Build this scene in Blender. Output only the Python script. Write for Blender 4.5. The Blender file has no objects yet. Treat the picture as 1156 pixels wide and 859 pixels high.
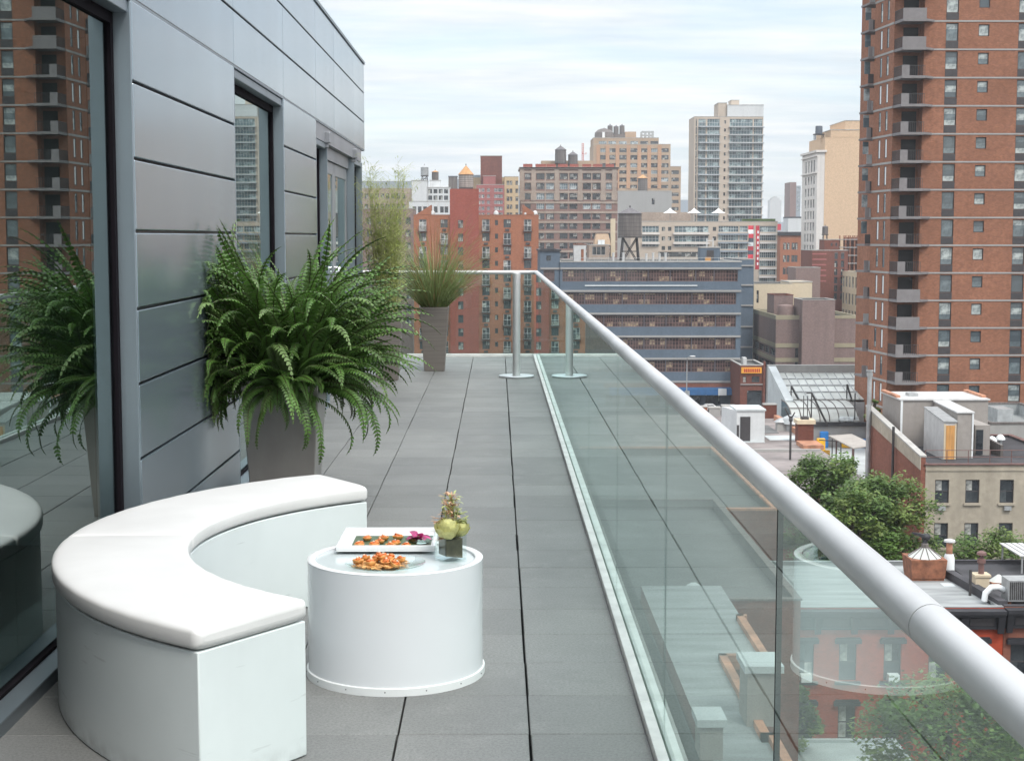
import bpy, bmesh, math, random
from mathutils import Vector, Matrix
RAD = math.radians
rnd = random.Random(11)
SC = bpy.context.scene
COL = SC.collection
EYE = 1.55          # eye height over the deck (z = 0)
G = -30.5           # street level
FPX = 1750.0        # focal length in photo pixels (photo 1156 x 859)
YAW = math.atan(16.5/FPX); PIT = math.atan(161.5/FPX)
_f = Vector((math.sin(YAW)*math.cos(PIT), math.cos(YAW)*math.cos(PIT), -math.sin(PIT)))
_r = Vector((math.cos(YAW), -math.sin(YAW), 0)); _u = _r.cross(_f)

# ---- survey helpers: a measured direction plus a known distance / height gives a point of the place
def ray(px, py): return _f + _r*((px-578)/FPX) - _u*((py-429.5)/FPX)
def sx(px, Y, py=268): d = ray(px, py); return d.x*Y/d.y
def sz(py, Y, px=700): d = ray(px, py); return EYE + d.z*Y/d.y
def onz(px, py, z): d = ray(px, py); t = (z-EYE)/d.z; return (d.x*t, d.y*t)

# ---------------------------------------------------------------- materials
def nodes(name):
    m = bpy.data.materials.new(name); m.use_nodes = True
    nt = m.node_tree; nt.nodes.clear()
    return m, nt, nt.nodes, nt.links
def _out(nt, sh):
    o = nt.nodes.new('ShaderNodeOutputMaterial'); nt.links.new(sh, o.inputs['Surface'])
def mix_col(nt, fac, a, b, mode='MIX'):
    n = nt.nodes.new('ShaderNodeMix'); n.data_type = 'RGBA'; n.blend_type = mode
    for sock, v in ((n.inputs[0], fac), (n.inputs[6], a), (n.inputs[7], b)):
        if hasattr(v, 'links'): nt.links.new(v, sock)
        elif isinstance(v, (int, float)): sock.default_value = v
        else: sock.default_value = (*v, 1)
    return n.outputs[2]
def noise(nt, scale, detail=4, vec=None, stretch=None, rough=.55):
    n = nt.nodes.new('ShaderNodeTexNoise'); n.inputs['Scale'].default_value = scale
    n.inputs['Detail'].default_value = detail; n.inputs['Roughness'].default_value = rough
    if vec is None:
        vec = nt.nodes.new('ShaderNodeTexCoord').outputs['Object']
    if stretch:
        mp = nt.nodes.new('ShaderNodeMapping'); mp.inputs['Scale'].default_value = stretch
        nt.links.new(vec, mp.inputs['Vector']); vec = mp.outputs[0]
    nt.links.new(vec, n.inputs['Vector'])
    return n.outputs['Fac']
def ramp(nt, fac, a, b):
    n = nt.nodes.new('ShaderNodeMapRange'); n.inputs[1].default_value = a; n.inputs[2].default_value = b
    nt.links.new(fac, n.inputs[0]); return n.outputs[0]
def mth(nt, op, a, b=0.0):
    n = nt.nodes.new('ShaderNodeMath'); n.operation = op
    for s, v in ((n.inputs[0], a), (n.inputs[1], b)):
        if hasattr(v, 'links'): nt.links.new(v, s)
        else: s.default_value = v
    return n.outputs[0]
def bump(nt, h, strength, dist):
    b = nt.nodes.new('ShaderNodeBump'); b.inputs['Strength'].default_value = strength
    b.inputs['Distance'].default_value = dist; nt.links.new(h, b.inputs['Height']); return b.outputs[0]
def mk(name, col, rough=.6, metal=0.0, var=.25, scale=3.0, stretch=None, bmp=0.0, bdist=.01, bscale=None,
       spec=.5, coat=0.0, dark=None, island=0.0, objrand=0.0, transl=0.0, streak=0.0):
    """a surface with its own colour, blotches of wear and fine grain"""
    m, nt, N, L = nodes(name)
    p = N.new('ShaderNodeBsdfPrincipled')
    c2 = dark or tuple(v*(1-var*1.6) for v in col); c1 = tuple(min(1, v*(1+var*.7)) for v in col)
    f = ramp(nt, noise(nt, scale, 6, stretch=stretch), .3, .7)
    c = mix_col(nt, f, c2, c1)
    if streak:
        s = ramp(nt, noise(nt, scale*1.7, 4, stretch=(1, 1, .08)), .5, .75)
        c = mix_col(nt, mth(nt, 'MULTIPLY', s, streak), c, tuple(v*.45 for v in col))
    if island:
        g = N.new('ShaderNodeNewGeometry')
        c = mix_col(nt, mth(nt, 'MULTIPLY', g.outputs['Random Per Island'], island), c, tuple(v*.45 for v in col))
    if objrand:
        g = N.new('ShaderNodeObjectInfo')
        c = mix_col(nt, mth(nt, 'MULTIPLY', g.outputs['Random'], objrand), c, tuple(v*.5 for v in col))
    L.new(c, p.inputs['Base Color'])
    p.inputs['Roughness'].default_value = rough; p.inputs['Metallic'].default_value = metal
    p.inputs['Specular IOR Level'].default_value = spec; p.inputs['Coat Weight'].default_value = coat
    if bmp:
        L.new(bump(nt, noise(nt, bscale or scale*8, 5, stretch=stretch), bmp, bdist), p.inputs['Normal'])
    sh = p.outputs[0]
    if transl:
        t = N.new('ShaderNodeBsdfTranslucent'); L.new(c, t.inputs['Color'])
        ms = N.new('ShaderNodeMixShader'); ms.inputs[0].default_value = transl
        L.new(sh, ms.inputs[1]); L.new(t.outputs[0], ms.inputs[2]); sh = ms.outputs[0]
    _out(nt, sh); return m
def masonry(name, col, var=.18, brick=True, rough=.85, blot=.12, dirt=.25):
    """brick or stone wall: courses, tone drift from block to block, rain streaks"""
    m, nt, N, L = nodes(name)
    p = N.new('ShaderNodeBsdfPrincipled'); p.inputs['Roughness'].default_value = rough
    p.inputs['Specular IOR Level'].default_value = .25
    tc = N.new('ShaderNodeTexCoord').outputs['Object']
    c = mix_col(nt, ramp(nt, noise(nt, blot, 5, tc), .3, .7), tuple(v*(1-var) for v in col), tuple(min(1, v*(1+var*.6)) for v in col))
    c = mix_col(nt, ramp(nt, noise(nt, 2.2, 3, tc), .35, .75), c, tuple(v*(1-var*1.3) for v in col))
    if brick:
        # horizontal courses on any wall direction: use (x + y, z)
        sp = N.new('ShaderNodeSeparateXYZ'); L.new(tc, sp.inputs[0])
        cb = N.new('ShaderNodeCombineXYZ'); L.new(mth(nt, 'ADD', sp.outputs[0], sp.outputs[1]), cb.inputs[0]); L.new(sp.outputs[2], cb.inputs[1])
        bt = N.new('ShaderNodeTexBrick'); L.new(cb.outputs[0], bt.inputs['Vector']); bt.inputs['Scale'].default_value = 2.2
        bt.inputs['Mortar Size'].default_value = .018; bt.inputs['Color1'].default_value = (.75, .75, .75, 1)
        bt.inputs['Color2'].default_value = (1.1, 1.1, 1.1, 1); bt.inputs['Mortar'].default_value = (.95, .95, .95, 1)
        c = mix_col(nt, .7, c, bt.outputs['Color'], 'MULTIPLY')
    s = ramp(nt, noise(nt, .7, 5, tc, stretch=(1, 1, .06)), .5, .8)
    c = mix_col(nt, mth(nt, 'MULTIPLY', s, dirt), c, tuple(v*.4 for v in col))
    L.new(c, p.inputs['Base Color'])
    L.new(bump(nt, noise(nt, 6, 5, tc), .35, .03), p.inputs['Normal'])
    _out(nt, p.outputs[0]); return m
def pane_mat(name, dark=(.015, .02, .025), mid=(.10, .115, .12), light=(.5, .5, .46), share=.25, cell=1.1, rough=.07):
    """city window glass: rooms, half-drawn blinds and curtains behind, differing from pane to pane"""
    m, nt, N, L = nodes(name)
    p = N.new('ShaderNodeBsdfPrincipled'); p.inputs['Roughness'].default_value = rough
    p.inputs['Specular IOR Level'].default_value = .9
    tc = N.new('ShaderNodeTexCoord').outputs['Object']; oi = N.new('ShaderNodeObjectInfo')
    sn = N.new('ShaderNodeVectorMath'); sn.operation = 'SNAP'; of = N.new('ShaderNodeVectorMath'); of.operation = 'ADD'; of.inputs[1].default_value = (54.0 if isinstance(cell, tuple) else 0, 25, .05); L.new(tc, of.inputs[0])
    sn.inputs[1].default_value = cell if isinstance(cell, tuple) else (cell, 50, cell*.9)
    L.new(of.outputs[0], sn.inputs[0])
    ad = N.new('ShaderNodeVectorMath'); ad.operation = 'ADD'; L.new(sn.outputs[0], ad.inputs[0])
    cb = N.new('ShaderNodeCombineXYZ')
    for i in range(3): L.new(mth(nt, 'MULTIPLY', oi.outputs['Random'], (37.1, 61.7, 17.3)[i]), cb.inputs[i])
    L.new(cb.outputs[0], ad.inputs[1])
    wn = N.new('ShaderNodeTexWhiteNoise'); wn.noise_dimensions = '3D'; L.new(ad.outputs[0], wn.inputs['Vector'])
    c = mix_col(nt, wn.outputs['Value'], dark, mid)
    lit = mth(nt, 'GREATER_THAN', wn.outputs['Value'], 1-share)
    c = mix_col(nt, lit, c, light)
    c = mix_col(nt, ramp(nt, noise(nt, 1.6, 3, tc), .4, .7), c, dark)
    L.new(c, p.inputs['Base Color'])
    L.new(bump(nt, noise(nt, .9, 2, tc), .12, .05), p.inputs['Normal'])
    _out(nt, p.outputs[0]); return m
def clear_glass(name, tint, gain, floor=0.0, ior=1.5, rough=0.0, wave=0.0):
    """a real pane: mirrors more the flatter it is looked at, lets the rest straight through"""
    m, nt, N, L = nodes(name)
    tr = N.new('ShaderNodeBsdfTransparent'); gl = N.new('ShaderNodeBsdfGlossy'); gl.inputs['Roughness'].default_value = rough; gl.inputs['Color'].default_value = (.86, .97, .95, 1)
    fr = N.new('ShaderNodeFresnel'); fr.inputs['IOR'].default_value = ior
    geo = N.new('ShaderNodeNewGeometry')
    front = mth(nt, 'SUBTRACT', 1.0, geo.outputs['Backfacing'])
    fac = mth(nt, 'MINIMUM', mth(nt, 'MAXIMUM', mth(nt, 'MULTIPLY', fr.outputs[0], gain), floor), .95)
    fac = mth(nt, 'MULTIPLY', fac, front)
    L.new(mix_col(nt, front, (1, 1, 1), tint), tr.inputs['Color'])
    if wave: L.new(bump(nt, noise(nt, .8, 1), wave, .02), gl.inputs['Normal'])
    ms = N.new('ShaderNodeMixShader'); L.new(fac, ms.inputs[0]); L.new(tr.outputs[0], ms.inputs[1]); L.new(gl.outputs[0], ms.inputs[2])
    _out(nt, ms.outputs[0]); return m

M = {}
M['rail_glass'] = clear_glass('balustrade_glass', (.71, .835, .79), 1.25, .05, 1.52)
M['win_glass'] = clear_glass('coated_window_glass', (.56, .68, .68), 1.35, .42, 1.55, wave=.012)
M['ware_glass'] = clear_glass('table_glass', (.93, .97, .96), 1.4, .05, 1.45)
M['gasket'] = mk('black_gasket', (.010, .008, .011), .85, var=.1, spec=.1)
M['dark_frame'] = mk('dark_metal_frame', (.05, .05, .055), .4, .6, var=.15)
M['alu'] = mk('brushed_aluminium', (.70, .71, .72), .33, 1.0, var=.06, scale=5, bmp=.03, bdist=.002, bscale=300)
M['alu_satin'] = mk('anodised_rail', (.60, .595, .59), .56, .85, var=.10, scale=2.2, bmp=.03, bdist=.001, bscale=400)
M['alu_grey'] = mk('grey_aluminium', (.34, .35, .37), .45, .6, var=.1, scale=2)
M['channel'] = mk('channel_metal', (.60, .59, .57), .5, .25, var=.14, scale=6, streak=.25)
M['white_paint'] = mk('white_painted_board', (.70, .745, .74), .38, var=.035, scale=2.2, bmp=.06, bdist=.002, bscale=60)
def scuffed_paint():
    m, nt, N, L = nodes('white_painted_board')
    p = N.new('ShaderNodeBsdfPrincipled'); p.inputs['Roughness'].default_value = .40
    tc = N.new('ShaderNodeTexCoord').outputs['Object']; sp = N.new('ShaderNodeSeparateXYZ'); L.new(tc, sp.inputs[0])
    c = mix_col(nt, ramp(nt, noise(nt, 2.0, 5, tc), .3, .7), (.62, .665, .66), (.69, .735, .73))
    c = mix_col(nt, mth(nt, 'MULTIPLY', ramp(nt, noise(nt, 5, 6, tc, stretch=(1, 1, .12)), .56, .75), .09), c, (.45, .48, .47))
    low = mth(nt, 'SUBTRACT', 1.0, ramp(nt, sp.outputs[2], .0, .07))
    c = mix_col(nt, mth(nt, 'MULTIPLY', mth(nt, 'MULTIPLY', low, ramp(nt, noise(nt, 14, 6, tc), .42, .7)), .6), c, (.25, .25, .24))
    sc_ = mth(nt, 'MULTIPLY', ramp(nt, noise(nt, 9, 3, tc, stretch=(.4, .4, 5)), .68, .72), .35)
    c = mix_col(nt, sc_, c, (.36, .38, .37))
    L.new(c, p.inputs['Base Color']); L.new(bump(nt, noise(nt, 55, 4, tc), .08, .002), p.inputs['Normal'])
    _out(nt, p.outputs[0]); return m
M['white_paint'] = scuffed_paint()
M['white_vinyl'] = mk('white_vinyl', (.69, .68, .665), .42, var=.05, scale=3, bmp=.20, bdist=.006, bscale=7, spec=.45)
M['white_gloss'] = mk('white_gloss_laminate', (.70, .715, .735), .12, var=.02, scale=2, spec=.55, coat=.3)
M['white_rim'] = mk('white_rim', (.74, .75, .75), .3, var=.02, scale=2)
M['table_inset'] = mk('frosted_table_top', (.60, .655, .665), .16, var=.05, scale=4)
M['screw'] = mk('screw_steel', (.12, .12, .13), .4, .7, var=.1)
M['leaf_mat'] = mk('leaf_liner', (.07, .11, .05), .5, var=.3, scale=30)
M['pastry'] = mk('pastry', (.85, .38, .11), .6, var=.35, scale=60, objrand=.3)
M['salmon'] = mk('orange_filling', (.95, .23, .05), .4, var=.3, scale=70, objrand=.25)
M['cream_dab'] = mk('cream_dab', (.80, .66, .52), .5, var=.15, scale=80)
M['shred'] = mk('shredded_garnish', (.85, .45, .16), .55, var=.2, scale=80, island=.4)
M['petal_pink'] = mk('pink_petal', (.62, .07, .26), .45, var=.3, scale=30, island=.35, transl=.25)
M['rose'] = mk('pale_green_rose', (.78, .76, .34), .6, var=.2, scale=50, island=.55, transl=.25)
M['sprig_peach'] = mk('peach_sprig', (.80, .50, .32), .6, var=.25, scale=30, island=.5, transl=.2)
M['sprig_green'] = mk('pale_green_sprig', (.60, .66, .28), .6, var=.25, scale=30, island=.5, transl=.2)
M['vase_fill'] = mk('dark_leaf_lining', (.085, .075, .045), .5, var=.4, scale=25)
M['pot_metal'] = mk('brushed_pot_metal', (.40, .37, .35), .30, .9, var=.16, scale=3, stretch=(1, 1, .5), bmp=.04, bdist=.002, bscale=120)
M['pot_wood'] = mk('grey_woodgrain_pot', (.17, .15, .135), .6, var=.14, scale=8, stretch=(.25, .25, 9), bmp=.1, bdist=.001, bscale=20)
M['soil'] = mk('soil', (.03, .022, .015), .95, var=.4, scale=20)
M['fern'] = mk('fern_leaf', (.125, .255, .05), .48, var=.35, scale=5, island=.40, transl=.25)
M['fern_old'] = mk('fern_leaf_pale', (.20, .32, .10), .55, var=.35, scale=6, island=.5, transl=.2)
M['rachis'] = mk('fern_rib', (.05, .05, .015), .6, var=.3)
M['grass_blade'] = mk('grass_blade', (.27, .34, .13), .55, var=.3, scale=5, island=.35, transl=.35)
M['grass_plume'] = mk('grass_plume', (.42, .22, .10), .8, var=.3, scale=20, island=.5)
M['bamboo_leaf'] = mk('bamboo_leaf', (.40, .47, .13), .55, var=.25, scale=8, island=.3, transl=.42)
M['bamboo_stem'] = mk('bamboo_stem', (.42, .45, .16), .5, var=.25, scale=10, island=.25)
M['bark'] = mk('bark', (.07, .055, .04), .9, var=.35, scale=4, bmp=.4, bdist=.03)
M['tree_leaf'] = mk('tree_leaf', (.115, .205, .04), .55, var=.35, scale=.5, island=.3, transl=.3)
M['tree_leaf_b'] = mk('tree_leaf_bright', (.19, .265, .06), .55, var=.35, scale=.6, island=.3, transl=.32)

def cladding():
    m, nt, N, L = nodes('zinc_cladding')
    p = N.new('ShaderNodeBsdfPrincipled'); p.inputs['Metallic'].default_value = .62; p.inputs['Specular IOR Level'].default_value = .7
    c = mix_col(nt, ramp(nt, noise(nt, .9, 5, stretch=(1, 1, .5)), .3, .7), (.29, .36, .41), (.345, .41, .455))
    oi = N.new('ShaderNodeObjectInfo')
    c = mix_col(nt, mth(nt, 'MULTIPLY', oi.outputs['Random'], .35), c, (.27, .325, .37))
    L.new(c, p.inputs['Base Color'])
    r = N.new('ShaderNodeMapRange'); r.inputs[3].default_value = .12; r.inputs[4].default_value = .24
    L.new(noise(nt, .9, 2, stretch=(1, 1.2, .35)), r.inputs[0]); L.new(r.outputs[0], p.inputs['Roughness'])
    L.new(bump(nt, noise(nt, .8, 0, stretch=(1, 1, .6)), .06, .05), p.inputs['Normal'])
    _out(nt, p.outputs[0]); return m
M['zinc'] = cladding()
M['zinc_trim'] = mk('zinc_trim', (.29, .335, .37), .42, .8, var=.07, scale=1.2)
def paver():
    m, nt, N, L = nodes('concrete_paver')
    p = N.new('ShaderNodeBsdfPrincipled')
    g = N.new('ShaderNodeNewGeometry'); pos = g.outputs['Position']
    c = mix_col(nt, g.outputs['Random Per Island'], (.178, .178, .170), (.245, .244, .234))
    c = mix_col(nt, mth(nt, 'MULTIPLY', ramp(nt, noise(nt, .38, 4, pos, stretch=(1.6, .5, 1)), .42, .62), .5), c, (.150, .152, .150))
    c = mix_col(nt, mth(nt, 'MULTIPLY', ramp(nt, noise(nt, .9, 7, pos, rough=.75), .52, .56), .22), c, (.12, .12, .118))
    c = mix_col(nt, mth(nt, 'MULTIPLY', ramp(nt, noise(nt, 1.1, 6, pos, stretch=(1, .35, 1)), .45, .75), .55), c, (.135, .137, .137))
    c = mix_col(nt, mth(nt, 'MULTIPLY', ramp(nt, noise(nt, 4.5, 6, pos, rough=.7), .55, .8), .5), c, (.31, .305, .295))
    c = mix_col(nt, mth(nt, 'MULTIPLY', ramp(nt, noise(nt, 105, 3, pos, rough=.85), .40, .70), .75), c, (.085, .087, .086))
    L.new(c, p.inputs['Base Color'])
    r = N.new('ShaderNodeMapRange'); r.inputs[3].default_value = .48; r.inputs[4].default_value = .72
    L.new(noise(nt, 2.2, 5, pos), r.inputs[0]); L.new(r.outputs[0], p.inputs['Roughness'])
    L.new(bump(nt, noise(nt, 190, 3, pos), .25, .003), p.inputs['Normal'])
    _out(nt, p.outputs[0]); return m
M['paver'] = paver()
M['joint'] = mk('dark_joint', (.012, .012, .012), .9, var=.2)
M['room_wall'] = mk('room_wall', (.17, .21, .215), .8, var=.1, scale=1)
M['room_floor'] = mk('room_floor', (.10, .095, .09), .5, var=.15, scale=1)

M['asphalt'] = mk('asphalt', (.05, .05, .052), .9, var=.3, scale=.15)
M['pave'] = mk('pavement_concrete', (.26, .255, .245), .9, var=.15, scale=.4)
M['road_paint'] = mk('road_paint', (.7, .7, .66), .8, var=.15, scale=2)
M['brick_orange'] = masonry('orange_brick', (.36, .140, .075), .14)
M['brick_red_paint'] = masonry('red_painted_brick', (.31, .080, .055), .10)
M['brick_tower'] = masonry('tower_brick', (.30, .135, .082), .20, blot=.2)
M['brick_dark'] = masonry('dark_red_brick', (.19, .068, .048), .22, blot=.25)
M['brick_row'] = masonry('rowhouse_red_paint', (.40, .065, .030), .10, blot=.3, dirt=.2)
M['brick_brown'] = masonry('rowhouse_brown', (.24, .095, .065), .15, blot=.3)
M['brick_mauve'] = masonry('mauve_brick', (.235, .165, .150), .12, blot=.2)
M['brick_loft'] = masonry('loft_brick', (.24, .14, .115), .18, blot=.2)
M['stone_loft'] = masonry('loft_stone', (.37, .29, .235), .2, brick=False, blot=.3)
M['stone_tan'] = masonry('tan_stone', (.43, .31, .215), .15, brick=False, blot=.1)
M['brick_tan'] = masonry('tan_brick', (.52, .30, .18), .15, blot=.1)
M['brick_pink'] = masonry('pink_red_brick', (.36, .125, .115), .12, blot=.1)
M['brick_yellow'] = masonry('yellow_tan_brick', (.55, .41, .25), .12, blot=.1)
M['stucco_blank'] = masonry('blank_tan_wall', (.63, .45, .30), .06, brick=True, blot=.05, dirt=.12)
M['white_stone'] = masonry('white_stone', (.66, .62, .58), .1, brick=False, blot=.15)
M['cream'] = masonry('cream_paint', (.60, .50, .36), .08, brick=False, blot=.1, dirt=.15)
M['beige_old'] = masonry('weathered_beige', (.41, .36, .285), .16, brick=False, blot=.5, dirt=.35)
M['stucco_grey'] = masonry('grey_stucco', (.33, .30, .275), .10, brick=False, blot=.3, dirt=.3)
M['condo_tan'] = masonry('condo_tan', (.49, .41, .335), .08, brick=False, blot=.15, dirt=.12)
M['grey_blank'] = masonry('grey_party_wall', (.35, .345, .335), .08, brick=False, blot=.08, dirt=.15)
M['white_wall'] = masonry('white_painted_wall', (.60, .61, .61), .1, brick=False, blot=.15, dirt=.25)
M['blue_paint'] = masonry('slate_blue_paint', (.108, .142, .182), .13, brick=False, blot=.2, dirt=.25)
M['concrete'] = masonry('concrete', (.36, .35, .335), .1, brick=False, blot=.3, dirt=.2)
M['band'] = masonry('pale_band', (.33, .315, .30), .08, brick=False, blot=.4, dirt=.1)
M['notch_shade'] = mk('notch_shade_tone', (.022, .02, .02), .6, var=.3, scale=1, spec=.3)  # near-black door colour carries the balcony notch's deep shade and dark interior
M['balcony_grey'] = masonry('balcony_grey', (.215, .20, .20), .12, brick=False, blot=.4, dirt=.25)
M['condo_band'] = masonry('condo_band', (.36, .385, .40), .06, brick=False, blot=.3, dirt=.1)
M['canopy_cloth'] = mk('pale_canopy', (.37, .335, .30), .7, var=.1, scale=1)
M['band_olive'] = masonry('olive_band', (.33, .29, .20), .08, brick=False, blot=.4, dirt=.1)
M['roof_grey'] = mk('grey_roofing', (.125, .125, .123), .85, var=.18, scale=.35)
M['roof_pink'] = mk('gravel_roof', (.27, .235, .225), .9, var=.32, scale=.3, streak=.25)
M['roof_silver'] = mk('silver_roof_coat', (.30, .315, .315), .55, var=.28, scale=.8, stretch=(.35, 2.2, 1))
M['roof_dark'] = mk('dark_roofing', (.045, .043, .048), .75, var=.3, scale=.6)
M['roof_white'] = mk('white_roof_coat', (.50, .53, .53), .6, var=.12, scale=.5)
M['coping_clay'] = mk('clay_coping', (.47, .22, .13), .7, var=.3, scale=1.2)
M['coping'] = mk('stone_coping', (.40, .385, .36), .8, var=.15, scale=1)
M['cornice'] = mk('black_cornice', (.022, .022, .027), .6, var=.3, scale=2)
M['pane'] = pane_mat('city_pane')
M['pane_dark'] = pane_mat('dark_pane', mid=(.05, .06, .07), share=.1)
M['pane_sky'] = pane_mat('sky_lit_pane', dark=(.10, .14, .16), mid=(.22, .29, .31), light=(.5, .55, .55), share=.3, rough=.05)
M['pane_tower'] = pane_mat('tower_pane', dark=(.05, .065, .075), mid=(.20, .25, .26), light=(.42, .46, .44), share=.3, rough=.05, cell=(36, 50, .62))
M['pane_teal'] = pane_mat('teal_pane', dark=(.035, .065, .08), mid=(.15, .23, .25), light=(.36, .46, .46), share=.25, cell=1.7)
M['pane_loft'] = pane_mat('loft_pane', dark=(.030, .022, .024), mid=(.13, .085, .075), light=(.40, .31, .21), share=.22, cell=1.05)
M['frame_white'] = mk('white_window_frame', (.55, .56, .56), .6, var=.08)
M['frame_dark'] = mk('dark_window_frame', (.045, .04, .042), .6, var=.15)
M['frame_rust'] = mk('red_brown_window_frame', (.16, .085, .075), .6, var=.2)
M['frame_grey'] = mk('grey_window_frame', (.30, .31, .31), .6, var=.1)
M['tank_grey'] = mk('pale_tank_staves', (.34, .30, .27), .85, var=.22, scale=1.6, stretch=(3, 3, .1), streak=.25)
M['tank_wood'] = mk('tank_staves', (.155, .135, .125), .85, var=.3, scale=1.6, stretch=(3, 3, .1), streak=.3)
M['tank_cone'] = mk('tank_cone_roof', (.50, .27, .12), .8, var=.2, scale=1.5)
M['tank_cone_dark'] = mk('dark_tank_cone', (.13, .12, .125), .8, var=.2, scale=1.5)
M['steel'] = mk('rusty_dark_steel', (.07, .065, .065), .7, .3, var=.3, scale=2)
M['galv'] = mk('galvanised_steel', (.42, .43, .43), .5, .5, var=.15, scale=2)
M['white_metal'] = mk('white_sheet_metal', (.52, .515, .505), .5, var=.1, scale=1.5)
M['plywood'] = mk('plywood', (.58, .29, .09), .75, var=.2, scale=2, stretch=(3, 3, .4))
M['rust'] = mk('rusted_metal', (.27, .105, .055), .8, var=.35, scale=2.5)
M['awning'] = mk('blue_awning', (.012, .085, .22), .75, var=.15, scale=.8)
M['sign_yellow'] = mk('yellow_sign_face', (.80, .36, .03), .6, var=.08, scale=.8)
M['sign_red'] = mk('red_letters', (.45, .04, .02), .6, var=.1)
M['sign_white'] = mk('white_sign_face', (.72, .74, .74), .6, var=.05)
M['banner_red'] = mk('red_banner', (.55, .04, .06), .8, var=.15, scale=.4)
M['umbrella'] = mk('white_canvas', (.80, .79, .77), .8, var=.05)
M['copper'] = mk('green_copper', (.18, .30, .26), .7, var=.2)
M['poly_roof'] = mk('translucent_roof_sheet', (.68, .70, .66), .35, var=.18, scale=.35, streak=.2, transl=.2)
M['blue_plastic'] = mk('blue_panel', (.02, .20, .55), .5, var=.1)
M['yellow_plastic'] = mk('yellow_panel', (.78, .42, .02), .5, var=.1)
M['crane_red'] = mk('red_steel', (.50, .07, .05), .6, var=.15)
M['car_silver'] = mk('silver_car_paint', (.48, .50, .51), .25, .5, var=.04, coat=.5)
M['car_white'] = mk('white_car_paint', (.75, .75, .75), .25, var=.04, coat=.5)
M['car_dark'] = mk('dark_car_paint', (.03, .035, .045), .25, var=.05, coat=.5)
M['tyre'] = mk('tyre', (.015, .015, .015), .8, var=.1)
M['far_blue'] = masonry('far_blue_grey', (.30, .34, .38), .1, brick=False, blot=.05)
M['far_pale'] = masonry('far_pale', (.50, .49, .47), .08, brick=False, blot=.05)
M['far_dark'] = masonry('far_dark', (.10, .115, .14), .1, brick=False, blot=.05)

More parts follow.
